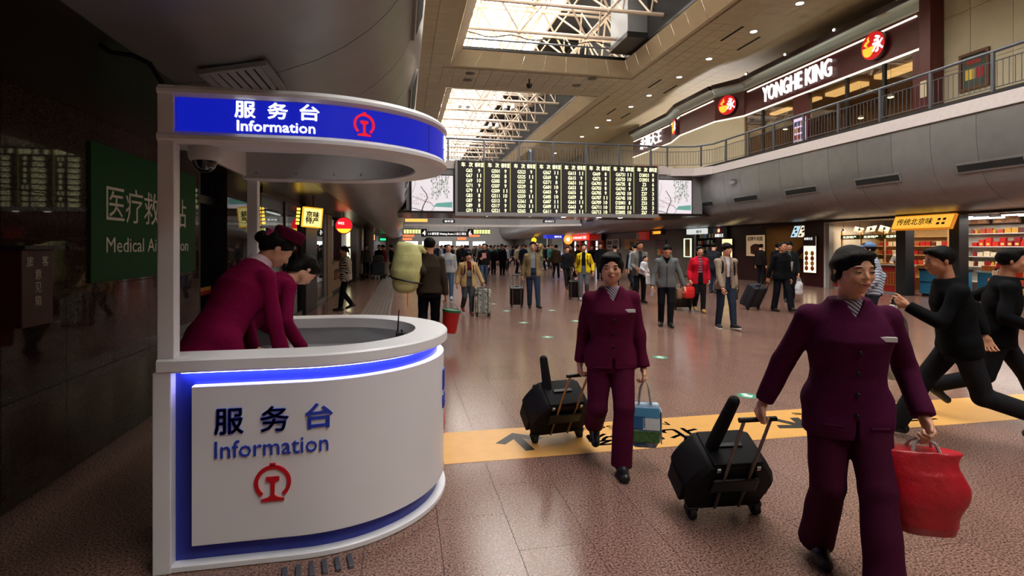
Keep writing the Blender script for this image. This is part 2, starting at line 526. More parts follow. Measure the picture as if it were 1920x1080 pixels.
SKIN = mat('skin', (222, 168, 138), 0.5, var=0.08, scale=30, spec=0.35)
SKIN2 = mat('skin_deep', (190, 132, 102), 0.5, var=0.08, scale=30, spec=0.35)
HAIRM = mat('black_hair', (12, 10, 10), 0.55, spec=0.12, bump=0.35, bscale=200, stretch=(1, 1, .15))
EYE = mat('dark_iris', (22, 15, 13), 0.2)
EYEW = mat('eye_white', (196, 184, 176), 0.3)
LIP = mat('lips', (150, 78, 72), 0.5)
SOLE = mat('white_sole', (205, 203, 198), 0.6)

BALLS = {}
def speck(name, R, c, r, m, parent, hm):
    """small ellipsoid feature, axes = rows of hm, shared mesh"""
    key = m.name
    if key not in BALLS:
        mb = MB(); mb.ball((0, 0, 0), 1.0, 12, 8); BALLS[key] = mb.mesh(name, smooth=True); BALLS[key].materials.append(m)
    o = bpy.data.objects.new(name, BALLS[key]); COL.objects.link(o); o.parent = parent
    M = Matrix(((hm[0][0], hm[1][0], hm[2][0]), (hm[0][1], hm[1][1], hm[2][1]), (hm[0][2], hm[1][2], hm[2][2])))
    o.matrix_local = Matrix.Translation([float(x) for x in c]) @ M.to_4x4() @ Matrix.Diagonal((r[0], r[1], r[2], 1))
    return o

def head_prims(c, hm, hh, male=True, nose=1.0):
    """hm rows: right, forward, up; hh = chin to crown"""
    c = A3(c); hm = np.array(hm, dtype=np.float32)
    def at(x, y, z): return c + (hm[0] * x + hm[1] * y + hm[2] * z) * hh
    def E(p, r, k=0.03, s=1): return ell(at(*p), A3(r) * hh, hm, k * hh, s)
    P = [E((0, -.06, .12), (.355, .42, .38)), E((0, .07, -.08), (.30, .315, .37), .08),
         E((0, .17, -.36), (.16 if male else .13, .15, .12), .12),
         E((.19, -.0, -.26), (.10, .17, .13), .12), E((-.19, -.0, -.26), (.10, .17, .13), .12),
         E((.15, .255, -.11), (.12, .11, .11), .06), E((-.15, .255, -.11), (.12, .11, .11), .06),
         cone(at(-.15, .315, .085), at(.15, .315, .085), .05 * hh, None, .05 * hh),
         E((.14, .405, .005), (.085, .07, .05), .05, -1), E((-.14, .405, .005), (.085, .07, .05), .05, -1),
         E((.14, .325, .0), (.075, .05, .05), .02), E((-.14, .325, .0), (.075, .05, .05), .02),
         cone(at(0, .36, .03), at(0, .43, -.105), .03 * hh, .048 * hh * nose, .035 * hh),
         cone(at(-.05, .385, -.125), at(.05, .385, -.125), .034 * hh * nose, None, .02 * hh),
         E((0, .36, -.225), (.12, .055, .045), .03), E((0, .345, -.285), (.10, .05, .035), .03),
         cone(at(-.10, .41, -.252), at(.10, .41, -.252), .010 * hh, None, .015 * hh, -1),
         E((.352, -.06, -.03), (.032, .07, .115), .02), E((-.352, -.06, -.03), (.032, .07, .115), .02)]
    return P, at

def hair_prims(style, at, hm, hh):
    hm = np.array(hm, dtype=np.float32); c0 = at(0, 0, 0)
    def E(p, r, k=0.03, s=1): return ell(at(*p), A3(r) * hh, hm, k * hh, s)
    jag = .035 if style in ('mop', 'bangs') else .018
    def plane(y0, z0, sl):   # keep above the line z = z0 + sl (y - y0)
        def fn(P):
            q = (P - c0) / hh; y = q @ hm[1]; z = q @ hm[2]; x = np.abs(q @ hm[0])
            xs = q @ hm[0]; zz = z0 + sl * (y - y0) + jag * (np.sin(xs * 31 + 1) + .6 * np.sin(xs * 57) + .5 * np.sin(xs * 13 + 2)) * np.clip(y * 4, 0, 1)
            return (z - zz) / math.sqrt(1 + sl * sl) * hh
        return func(fn, 0.02 * hh)
    def side_part():   # fringe lifts towards one side of the forehead
        def fn(P):
            q = (P - c0) / hh; x = q @ hm[0]; y = q @ hm[1]; z = q @ hm[2]
            return np.maximum(-(.40 - 1.1 * (x + .24) ** 2 * 3.2 - z), -(y - .12)) * hh * .6
        return func(lambda P: -np.maximum(fn(P), -9) , 0.02 * hh) if False else E((-.06, .40, .13), (.20, .16, .15), .04, -1)
    if style == 'short':
        return [E((0, -.065, .13), (.385, .45, .405)), E((0, .2, .36), (.25, .2, .12), .1), plane(.33, .25, 1.05)]
    if style == 'crop':
        return [E((0, -.065, .125), (.372, .435, .393)), plane(.30, .30, 1.0)]
    if style == 'mop':
        return [E((0, -.06, .14), (.42, .47, .42)), E((0, .26, .22), (.30, .19, .17), .08), E((0, -.25, -.1), (.33, .22, .2), .1),
                plane(.40, .08, .62)]
    if style == 'bangs':      # short bob with a side-swept fringe
        return [E((0, -.07, .13), (.388, .455, .41)), E((0, -.24, -.12), (.33, .23, .24), .08), E((-.05, .22, .33), (.27, .16, .10), .08),
                E((.335, -.05, -.03), (.06, .13, .17), .05), E((-.335, -.05, -.03), (.06, .13, .17), .05), E((-.05, .43, .13), (.19, .13, .14), .03, -1), plane(.36, .17, 1.25)]
    if style == 'bun':
        return [E((0, -.07, .13), (.385, .45, .40)), E((0, -.54, -.02), (.2, .17, .19), .05), E((0, -.3, -.1), (.3, .2, .22), .08), plane(.33, .25, 1.0)]
    if style == 'long':
        return [E((0, -.075, .13), (.40, .46, .41)), E((0, -.30, -.25), (.33, .2, .45), .1), E((0, .22, .33), (.24, .18, .12), .1), plane(.34, .22, 1.15)]
    if style == 'pony':
        return [E((0, -.07, .13), (.385, .45, .405)), cone(at(0, -.46, .1), at(0, -.62, -.5), .12 * hh, .05 * hh, .05 * hh), plane(.33, .24, 1.05)]

def folds(sd, amp, ax=2, sc=1.0):
    r = random.Random(sd); w = [(r.uniform(-9, 9) * sc, r.uniform(-9, 9) * sc, r.uniform(14, 30) * sc, r.uniform(0, 6.3), r.uniform(.5, 1)) for _ in range(5)]
    def f(P):
        o = 0
        for a, b, c, ph, g in w: o = o + g * np.sin(P[..., 0] * a + P[..., 1] * b + P[..., 2] * c + ph)
        return o * amp * 0.33
    return f

def cloth(name, col, col2=None, rough=0.85, **k):
    return mat(name, col, rough, spec=0.08, var=0.12, scale=60, bump=0.10, bscale=260, **k)

PERSONS = []
def person(label, x, y, head, H=1.7, vox=0.016, male=True, lean=3, hy=0, hp=0, feet=None, hands=None, curl=(40, 40), group=None,
           top=None, inner=None, bottom=(30, 30, 34), skirt=None, shoes=(24, 22, 22), hair='short', skin=None, drop=0.0, twist=0,
           flare=0.0, stout=1.0, fine=None, sole=False, palms=None, low=False, z=0.0, elbow=(-1, -1)):
    """head = world angle (deg) of the walking direction. feet / hands: local (right, forward, up) for (right, left)."""
    P0 = empty('person', (x, y, z), label, 'person', group, rz=math.radians(head - 90))
    skinm = skin or SKIN
    vh = fine or vox * 0.6
    feet = feet or ((0.09, 0.0, 0, 0), (-0.09, 0.0, 0, 0))
    st = stout * H
    hipz = 0.528 * H - drop
    Pp = A3((0, 0.0, hipz)); la = math.radians(lean)
    axis = A3((0, math.sin(la), math.cos(la))); fw = A3((0, math.cos(la), -math.sin(la)))
    rt = A3((math.cos(math.radians(twist)), -math.sin(math.radians(twist)), 0)); fwt = unit(np.cross(axis, rt)); rt = unit(rt)
    X = A3((1, 0, 0))
    N = Pp + axis * 0.300 * H
    sw = (0.104 if male else 0.093) * st
    body = [loft(Pp - axis * .05 * H, N, rt, fwt, [(0, .088 * st, .06 * st, 0, 0), (.3, .08 * st, .055 * st, 0, 0), (.7, .085 * st, .062 * st, 0, 0), (.93, .08 * st, .045 * st, 0, 0), (1, .05 * st, .04 * st, 0, 0)], .03)]
    # head
    hm_y = rot((0, 1, 0), (0, 0, 1), -hy); hm_x = rot((1, 0, 0), (0, 0, 1), -hy)
    hm_y = rot(hm_y, hm_x, hp); hm_z = np.cross(hm_x, hm_y)
    hm = (hm_x, hm_y, hm_z)
    hh = 0.140 * H if H > 1.2 else 0.2 * H
    hc = N + axis * 0.045 * H + A3((0, .01 * H, 0)) + hm_z * hh * .43 + hm_y * hh * 0.10
    hp_, at = head_prims(hc, hm, hh, male)
    nw = 1.0 if male else .86
    neck = [cone(N - axis * .03 * H, at(0, -.10, -.2), .036 * H * nw, .034 * H * nw, .015)]
    # legs
    hips = []; knees = []; ank = []; L = 0.245 * H
    for i, sgn in enumerate((1, -1)):
        h0 = Pp + X * sgn * .052 * H; f = feet[i]
        yaw = math.radians(f[4] if len(f) > 4 else 0); pit = math.radians(f[3])
        dirf = A3((math.sin(yaw) * math.cos(pit), math.cos(yaw) * math.cos(pit), math.sin(pit)))
        a0 = A3((f[0], f[1], f[2] + .045 * H)) + A3((0, 0, max(0, -math.sin(pit)) * .10 * H))
        k, a = ik(h0, a0, L, L, (sgn * .08, 1, 0))
        hips.append(h0); knees.append(k); ank.append((a, dirf))
    # arms
    arms = []; ua, fa = .172 * H, .150 * H
    hands = hands or ((sw + .07, .03, None), (-sw - .07, .03, None))
    for i, sgn in enumerate((1, -1)):
        s0 = N - axis * .040 * H + rt * sgn * sw
        t = hands[i]
        if t[2] is None: t = s0 + A3((sgn * abs(t[0] - sgn * sw) if False else (t[0] - s0[0]), t[1], -(ua + fa) * .985))
        e, w = ik(s0, t, ua, fa, (sgn * .35, -1 if elbow[i] < 0 else 1, -0.15))
        arms.append((s0, e, w))
        body += [cone(s0, e, .027 * H, .022 * H, .02), cone(e, w, .022 * H, .016 * H, .01)]
    parts = [(body, max(vox, .02), None)]
    parts.append((hp_ + neck, vh, None))
    for i, sgn in enumerate((1, -1)):
        s0, e, w = arms[i]; d = unit(w - e)
        if palms and palms[i]: nrm, side = palms[i][:2]
        else: nrm = A3((-sgn, 0, 0)); side = A3((0, 1, 0)) if abs(d[1]) < .9 else A3((0, 0, 1))
        if palms and palms[i] and len(palms[i]) > 2: d = unit(palms[i][2])
        hl = .105 * H
        nrm = A3(nrm); side = A3(side)
        parts.append((hand_prims(w, d, nrm, side, hl, curl[i]), min(vh, .010), None))
    bm_ = link_mesh('body', soft_mesh('body', parts), skinm, P0)
    # face
    if not low:
        for sg in (1, -1):
            speck('eye', None, at(sg * .14, .372, .0), A3((.058, .018, .020)) * hh, EYE, P0, hm)
            speck('eyebrow', None, at(sg * .15, .372, .098), A3((.085, .014, .015)) * hh, HAIRM, P0, hm)
        speck('lips', None, at(0, .395, -.245), A3((.095, .03, .034)) * hh, LIP, P0, hm)
    if hair: soft('hair', hair_prims(hair, at, hm, hh), vh, HAIRM, P0, folds(int(H * 1000), .004 * (vh < .01), sc=3))
    # trousers
    if bottom is not None:
        bc = cloth('trouser_%d_%d_%d' % bottom, bottom)
        tw = .075 * st
        leg = [loft(Pp - axis * .075 * H, Pp + axis * .085 * H, X, fw, [(0, .092 * st, .068 * st, 0, 0), (1, .088 * st, .066 * st, 0, 0)], .02)]
        cuts = []
        for i in (0, 1):
            a, dirf = ank[i]; sh = unit(a - knees[i])
            leg += [cone(hips[i] - A3((0, 0, .01 * H)), knees[i], .056 * st, .042 * H + flare * .3, .03), cone(knees[i], a + sh * .012 * H, .042 * H + flare * .3, .034 * H + flare, .02)]
            en = a + sh * .012 * H
            def cutf(Q, en=en, sh=sh): 
                q = Q - en; hgt = q @ sh; r = np.sqrt(((q - hgt[..., None] * sh) ** 2).sum(-1))
                return np.maximum(-hgt, r - .10)
            cuts.append(func(cutf, .003))
        soft('trousers', leg + cuts, vox, bc, P0, folds(int(H * 777), .0035, sc=1.2))
    # shoes
    if shoes is not None:
        sm = mat('shoe_%d_%d_%d' % shoes, shoes, 0.4)
        for i in (0, 1):
            a, d = ank[i]; up = unit(A3((0, 0, 1)) - d * d[2]); s_ = np.cross(d, up)
            heel = a - d * .028 * H - up * .02 * H; toe = a + d * .095 * H - up * .026 * H
            sp = [cone(heel, toe, .027 * H, .021 * H, .01), cone(a + up * .0, a + d * .035 * H - up * .015 * H, .026 * H, .024 * H, .02), half(a - up * .044 * H, -up)]
            sh_ = soft('shoe', sp, vh, sm, P0)
            if sole:
                soft('sole', [cone(heel - up * .018 * H, toe - up * .018 * H, .029 * H, .024 * H, .01), half(a - up * .046 * H, -up), half(a - up * .034 * H, up)], vh, SOLE, sh_)
    # top
    D = dict(P0=P0, at=at, hm=hm, hh=hh, arms=arms, N=N, Pp=Pp, axis=axis, rt=rt, fw=fwt, H=H, st=st, ank=ank, knees=knees, vh=vh, vox=vox)
    if inner is not None:
        ic = inner if not isinstance(inner, tuple) else cloth('shirt_%d_%d_%d' % inner, inner)
        ip = [loft(Pp - axis * .01 * H, N + axis * .02 * H, rt, fwt, [(0, .086 * st, .064 * st, 0, 0), (.35, .076 * st, .060 * st, 0, 0), (.72, .086 * st, .066 * st, 0, 0), (.86, .062 * st, .050 * st, 0, 0), (1, .036 * st, .038 * st, 0, .004)], .02)]
        soft('shirt', ip, vox, ic, P0)
    if top is not None:
        col = top['col']; tc = cloth('top_%d_%d_%d' % col, col) if isinstance(col, tuple) else col
        hem = top.get('hem', .09); lo = top.get('loose', .0)
        bust = 0.0 if male else .008 * H
        g = .010 * H + lo
        tab = [(0, .090 * st + g + top.get('flare', .004), .068 * st + g, 0, 0), (hem / (hem + .335), .086 * st + g, .066 * st + g, 0, 0),
               ((hem + .10) / (hem + .335), (.076 if not male else .082) * st + g, .062 * st + g, 0, 0), ((hem + .215) / (hem + .335), .089 * st + g, .069 * st + g + bust, 0, bust * .6),
               ((hem + .275) / (hem + .335), .080 * st + g, .052 * st + g, 0, 0), ((hem + .312) / (hem + .335), .050 * st + g, .042 * st + g, 0, .002), (1, .036 * st + g, .036 * st + g, 0, .004)]
        tp = [loft(Pp - axis * hem * H, N + axis * .02 * H, rt, fwt, tab, .012)]
        for i in (0, 1): tp.append(cone(hips[i], hips[i] + (knees[i] - hips[i]) * min(.8, hem * 2.2), .057 * st + g * .7, .054 * st + g * .7, .02))
        if lean > 15: tp.append(ell(Pp - A3((0, 0, .02 * H)), A3((.088 * st + g, .072 * st + g, .075 * H)), None, .02))
        sl = top.get('sleeve', 1.0)
        for i, (s0, e, w) in enumerate(arms):
            tp.append(cone(N - axis * .022 * H, s0, .030 * H + lo * .3, .030 * st + lo * .4, .02))
            tp.append(ell(s0, A3((.027, .031, .028)) * st + lo * .45, None, .022))
            tp.append(cone(s0, e, .0305 * st + lo * .55, .0275 * st + lo * .6, .02))
            if sl > .6:
                wend = e + (w - e) * (.97 if sl >= 1 else sl); dd = unit(wend - e); ru = unit(np.cross(dd, A3((.3, .8, .2)))); rv = np.cross(dd, ru)
                r0, r1 = .0275 * st + lo * .6, .0235 * st + lo * .6
                tp.append(loft(e - dd * .02, wend, ru, rv, [(0, r0, r0, 0, 0), (.2, r0 * 1.02, r0 * 1.02, 0, 0), (1, r1, r1, 0, 0)], .012, 1, 2.0))
        if top.get('neck') == 'v':
            zv = top.get('vz', .70)
            def vf(Q):
                q = Q - Pp; zz = q @ axis - zv * .315 * H; xx = np.abs(q @ rt); yy = q @ fwt
                return np.maximum(xx - zz * top.get('vw', .42), -yy + .0)
            tp.append(func(vf, .004))
        if top.get('open'):
            wo = top['open']
            def of(Q):
                q = Q - Pp; zz = (q @ axis) / (.315 * H); xx = np.abs(q @ rt + top.get('ox', 0)); yy = q @ fwt
                return np.maximum(xx - wo * (1.15 - .35 * zz), -yy)
            tp.append(func(of, .004))
        if top.get('slit'):
            def sf(Q):
                q = Q - Pp; zz = (q @ axis); xx = np.abs(q @ rt); yy = q @ fwt
                w_ = np.clip(-(zz + hem * H - top['slit']) * .13, 0, .02); return np.maximum(xx - w_ + (w_ <= 0) * .06, -yy)
            tp.append(func(sf, .002))
        D['top_prims'] = tp
        D['top'] = soft('jacket' if top.get('open') or top.get('neck') == 'v' else top.get('name', 'jacket'), tp, vox, tc, P0, folds(int(x * 100) + 3, top.get('fold', .005), sc=1.15))
        if top.get('collar'):
            cc = top['collar']; cm = cloth('collar_%d_%d_%d' % cc, cc) if isinstance(cc, tuple) else cc
            cp = [loft(N - axis * .012 * H, N + axis * .035 * H, rt, fwt, [(0, .050 * H, .052 * H, 0, .004), (1, .043 * H, .045 * H, 0, .008)], .004),
                  loft(N - axis * .03 * H, N + axis * .06 * H, rt, fwt, [(0, .040 * H, .042 * H, 0, .006), (1, .038 * H, .040 * H, 0, .010)], .003, -1)]
            D['collar'] = soft('collar', cp, min(vox, .008), cm, P0)
    PERSONS.append(P0)
    return D

def place_local(D, p):
    """local -> world"""
    return D['P0'].matrix_basis @ Vector([float(c) for c in p])
# ------------------------------------------------------------------ the setting
ORD = ('first', 'second', 'third', 'fourth', 'fifth', 'sixth', 'seventh', 'eighth', 'ninth', 'tenth', 'eleventh', 'twelfth', 'thirteenth', 'fourteenth', 'fifteenth', 'sixteenth', 'seventeenth', 'eighteenth', 'nineteenth', 'twentieth')
XL, XR = -2.33, 16.1          # lower walls
EL, ER = 0.25, 13.7           # balcony edges
ZS, ZB, ZT, ZC = 2.6, 4.88, 5.25, 10.1   # soffit, slab underside, slab top, ceiling
Y0, Y1 = -14.0, 78.0
YB = 23.3                     # bridge face

M_floor = granite('pink_granite_floor', (120, 90, 80), (48, 35, 33), (162, 127, 113), 0.18, 85, 0.07, 0.5)
M_grout = mat('floor_joint', (70, 56, 50), 0.7, var=.2)
M_wallg = granite('dark_polished_granite', (52, 42, 35), (24, 19, 16), (80, 66, 55), 0.03, 120, 0.18, 0.2)
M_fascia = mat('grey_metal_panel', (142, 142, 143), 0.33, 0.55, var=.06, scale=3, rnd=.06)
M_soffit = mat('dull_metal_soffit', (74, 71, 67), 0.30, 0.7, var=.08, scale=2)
M_ceil = mat('cream_ceiling_panel', (196, 180, 148), 0.5, var=.04, scale=2, rnd=.035)
M_upper = mat('cream_wall_panel', (186, 178, 154), 0.55, var=.04, scale=2, rnd=.03)
M_white = mat('white_band_stone', (212, 205, 205), 0.6, var=.05, scale=12)
M_dark = mat('black_trim', (24, 22, 23), 0.5)
M_slot = mat('dark_slot', (14, 14, 14), 0.8)
M_darkmetal = mat('charcoal_metal', (52, 52, 53), 0.4, 0.6)
M_grey = mat('grey_painted_metal', (150, 150, 152), 0.45, 0.3)
M_rail = mat('grey_rail_steel', (112, 118, 128), 0.35, 0.7)
M_truss = mat('cream_truss_paint', (224, 206, 188), 0.6)
M_roofdark = mat('roof_void_black', (26, 25, 25), 0.9)
M_pane = glass('roof_glass', (250, 250, 248), 0.1, 0.05)
M_lamp = glow('downlight_lens', (255, 246, 226), 14)

# floor: granite slabs with open joints
fl = struct('floor', MB().box((XL - 4, Y0, -.12), (XR + 6, Y1, -.006)), M_grout, 'polished pink granite slab floor of the station hall')
TW, TL = 0.4, 0.8
near = MB().box((.0015, .0015, -.006), (TW - .0015, TL - .0015, 0)).mesh('tile')
near.materials.append(M_floor)
cells = []
ix0 = int(math.floor((XL - 4) / TW)); ix1 = int(math.ceil((XR + 6) / TW)); iy1 = int(math.ceil(Y1 / TL)); iy0 = int(Y0 / TL)
for i in range(ix0, ix1):
    for j in range(iy0, iy1):
        yy = j * TL + (TL / 2 if i % 2 else 0)
        xx = i * TW + 0.2
        c, s = math.cos(YAW), math.sin(YAW)
        d = (xx + .2) * s + (yy + .4) * c
        px = ((xx + .2) * c - (yy + .4) * s) / d if d > .3 else 9
        inview = d > 2.2 and abs(px) < 1.0 and xx > -.6
        cells.append((d if inview else 999 + abs(d), xx, yy))
cells.sort()
for d, xx, yy in cells[:290]:
    o = link_mesh('tile', near, None, fl, (xx, yy, 0))
rest = MB()
for d, xx, yy in cells[290:]:
    rest.quad((xx + .0015, yy + .0015, 0), (xx + TW - .0015, yy + .0015, 0), (xx + TW - .0015, yy + TL - .0015, 0), (xx + .0015, yy + TL - .0015, 0))
tag(rest.build('tile_field', M_floor, fl, fix=False), kind='stuff')

def slab_wall(parent, X, y0, y1, z0, z1, dy, dz, m, t=.03, into=1, name='slab', gap=.003):
    """flat stone or metal panels in front of plane X; into = direction they face"""
    ny = max(1, round((y1 - y0) / dy)); nz = max(1, round((z1 - z0) / dz)); a = (y1 - y0) / ny; b = (z1 - z0) / nz
    me = MB().box((0, gap, gap), (t * into, a - gap, b - gap)).mesh(name); me.materials.append(m)
    for i in range(ny):
        for j in range(nz): link_mesh(name, me, None, parent, (X, y0 + i * a, z0 + j * b))

# left wall, lower level: polished granite slabs, then the shop fronts (built further on)
wl = struct('wall_left', MB().box((XL - .25, Y0, 0), (XL - .03, 6.95, ZS)).box((XL - .25, 7.98, 0), (XL - .03, 9.8, ZS)), M_dark, 'dark polished granite wall beside the information kiosk')
slab_wall(wl, XL - .03, 0.55, 6.95, 0, ZS, .64, .65, M_wallg)
slab_wall(wl, XL - .03, 7.98, 9.8, 0, ZS, .9, .65, M_wallg)
wl2 = struct('wall_left', MB().box((XL - .25, 28, 0), (XL - .03, Y1, ZS)).box((XL - .3, Y0, ZT), (XL - .05, Y1, 14)), M_upper, 'far part of the wall on the kiosk side')
# behind the camera and the far end
wb = struct('wall_back', MB().box((XL - 4, Y0 - .2, 0), (XR + 6, Y0, 15)), M_upper, 'end wall of the hall behind the viewer')
wf = struct('wall_far', MB().box((XL - 4, Y1, 0), (XR + 6, Y1 + .2, 15)), mat('far_wall_grey', (150, 150, 150), .6), 'far end wall of the hall')

# balconies: slab, white edge band, dark kick strip, curved metal panels below, flat soffit
PROF = [(0, ZB), (.0, 4.45), (.03, 4.05), (.10, 3.66), (.24, 3.30), (.47, 3.02), (.80, 2.80), (1.22, 2.655), (1.66, ZS)]
def prof_pts(n=17):
    out = []
    for i in range(n):
        t = i / (n - 1) * (len(PROF) - 1); k = min(int(t), len(PROF) - 2); f = t - k
        p0 = PROF[max(k - 1, 0)]; p1 = PROF[k]; p2 = PROF[k + 1]; p3 = PROF[min(k + 2, len(PROF) - 1)]
        q = []
        for a in (0, 1):
            q.append(.5 * (2 * p1[a] + (p2[a] - p0[a]) * f + (2 * p0[a] - 5 * p1[a] + 4 * p2[a] - p3[a]) * f * f + (3 * p1[a] - p0[a] - 3 * p2[a] + p3[a]) * f ** 3))
        out.append(tuple(q))
    return out
PP = prof_pts()

def curved_panel(sgn, w):
    """one bent sheet: sgn +1 on the right side (edge towards -X), -1 on the left"""
    g = .006; vs = []; fs = []; n = len(PP)
    for dy in (g, w - g):
        for u, z in PP: vs.append((sgn * u, dy, z))
    for dy in (g, w - g):
        for i, (u, z) in enumerate(PP):
            p, q = PP[max(i - 1, 0)], PP[min(i + 1, n - 1)]
            tx, tz = q[0] - p[0], q[1] - p[1]; l = math.hypot(tx, tz)
            vs.append((sgn * (u - tz / l * .03), dy, z + tx / l * .03))
    for i in range(n - 1):
        fs += [(i, i + 1, n + i + 1, n + i), (2*n+i, 2*n+i+1, i+1, i), (3*n+i, 3*n+i+1, n+i+1, n+i)]
    m = MB().add(vs, fs).mesh('panel', smooth=True); m.materials.append(M_fascia)
    return m

def balcony(side, E, W, sgn, ya, yb, lab):
    r = struct('balcony_%s' % side, MB().box((E + sgn * .04, ya, ZB), (W + sgn * .3, yb, ZT - .03)), M_upper, lab)
    n = int((yb - ya) / 1.17); w = (yb - ya) / n
    me = curved_panel(sgn, w)
    for i in range(n): link_mesh('panel', me, None, r, (E, ya + i * w, 0))
    bk = MB()
    for i in range(len(PP) - 1):
        (u0, z0), (u1, z1) = PP[i], PP[i + 1]
        bk.quad((E + sgn * (u0 + .05), ya, z0 + .02), (E + sgn * (u0 + .05), yb, z0 + .02), (E + sgn * (u1 + .05), yb, z1 + .03), (E + sgn * (u1 + .05), ya, z1 + .03))
    bk.build('backing', M_slot, r)
    MB().box((E - sgn * .05, ya, ZB - .02), (E + sgn * .12, yb, ZT - .06), .01).build('edge_band', M_white, r)
    MB().box((E - sgn * .02, ya, ZT - .06), (E + sgn * .1, yb, ZT + .04)).build('kick_strip', M_dark, r)
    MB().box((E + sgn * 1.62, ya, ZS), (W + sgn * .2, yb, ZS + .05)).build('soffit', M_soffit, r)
    return r
bal_l = balcony('left', EL, XL, -1, Y0, Y1, 'balcony with curved grey metal panels above the information kiosk')
bal_r = balcony('right', ER, XR, 1, Y0, Y1, 'balcony with curved grey metal panels above the shops')

def louvre_vent(parent, E, sgn, y, length=1.5):
    """long dark vent in the curved panels"""
    k = [i for i, p in enumerate(PP) if p[1] < 3.74][0]; (u0, z0), (u1, z1) = PP[k], PP[k + 1]
    tx, tz = sgn * (u1 - u0), z1 - z0; l = math.hypot(tx, tz); t = Vector((tx / l, 0, tz / l)); nrm = Vector((tz / l * sgn, 0, -tx / l * sgn))
    c = Vector((E + sgn * (u0 + u1) / 2, y + length / 2, (z0 + z1) / 2)) + nrm * .005
    MB().obox(c, (0, 1, 0), t, nrm, (length / 2 + .05, .13, .018), .006).build('vent_frame', M_fascia, parent, smooth=True)
    f = MB().obox(c + nrm * .014, (0, 1, 0), t, nrm, (length / 2, .085, .008)).build('vent_slot', M_slot, parent)
    return f
for i in range(12):
    louvre_vent(bal_r, ER, 1, 6.65 + 3.16 * i)
    louvre_vent(bal_l, EL, -1, 3.4 + 3.16 * i)

def grille(y, u_mid, lab):
    """slatted air grille under the curve on the kiosk side"""
    k = min(range(len(PP)), key=lambda i: abs(PP[i][0] - u_mid)); (u0, z0), (u1, z1) = PP[k - 1], PP[k + 1]
    t = Vector((-(u1 - u0), 0, z1 - z0)).normalized(); nrm = Vector((t.z, 0, -t.x)); nrm = nrm if nrm.z < 0 else -nrm
    c = Vector((EL - PP[k][0], y, PP[k][1])) + nrm * .02
    g = empty('air_grille', c, lab, 'vent')
    for a, b, hx, hy in ((-.17, 0, .022, .28), (.17, 0, .022, .28), (0, -.26, .15, .022), (0, .26, .15, .022)):
        MB().obox(c + t * a + Vector((0, b, 0)), t, (0, 1, 0), nrm, (hx, hy, .015), .004).build('frame_bar', M_grey, g)
    MB().obox(c + nrm * -.012, t, (0, 1, 0), nrm, (.155, .25, .004)).build('backing', M_slot, g)
    for j in range(6):
        MB().obox(c + t * (-.125 + .05 * j), t + nrm * .5, (0, 1, 0), nrm, (.017, .24, .004)).build('slat', M_grey, g)
grille(3.68, 1.20, 'slatted grey air grille in the curved soffit above the information kiosk')

# ceiling: two long skylight wells between cream panel strips
SK = [(2.2, 11.2, -8.8, 25.6), (2.3, 10.9, 29.4, 77.0)]
ce = struct('ceiling', MB().box((XL - .3, Y0, ZC + .05), (2.2, Y1, ZC + .3)).box((11.2, Y0, ZC + .05), (XR + 6.2, Y1, ZC + .3))
            .box((2.2, 25.6, ZC + .05), (11.2, 29.4, ZC + .3)).box((2.2, Y0, ZC + .05), (11.2, -8.8, ZC + .3)).box((10.9, 29.4, ZC + .05), (11.2, Y1, ZC + .3)).box((2.2, 29.4, ZC + .05), (2.3, Y1, ZC + .3)), M_ceil, 'cream panelled ceiling around the skylights')
cp = .6
cme = MB().box((.008, .008, 0), (cp - .008, cp - .008, .05)).mesh('ceiling_panel'); cme.materials.append(M_ceil)
cells = []
for i in range(int((XR - XL) / cp) + 1):
    for j in range(int((Y1 - 5) / cp)):
        xx = XL + i * cp; yy = 5 + j * cp
        if any(a - .05 < xx + cp and xx < b - .02 and c - .02 < yy + cp and yy < d + .02 for a, b, c, d in SK): continue
        cells.append((math.hypot(xx - 6, yy - 26) if yy > 14 and xx > -.3 else 99 + yy, xx, yy))
cells.sort()
for k, xx, yy in cells[:290]: link_mesh('ceiling_panel', cme, None, ce, (xx, yy, ZC))
rest = MB()
for k, xx, yy in cells[290:]: rest.quad((xx + .008, yy + .008, ZC), (xx + .008, yy + cp - .008, ZC), (xx + cp - .008, yy + cp - .008, ZC), (xx + cp - .008, yy + .008, ZC))
tag(rest.build('panel_field', M_ceil, ce, fix=False), kind='stuff')

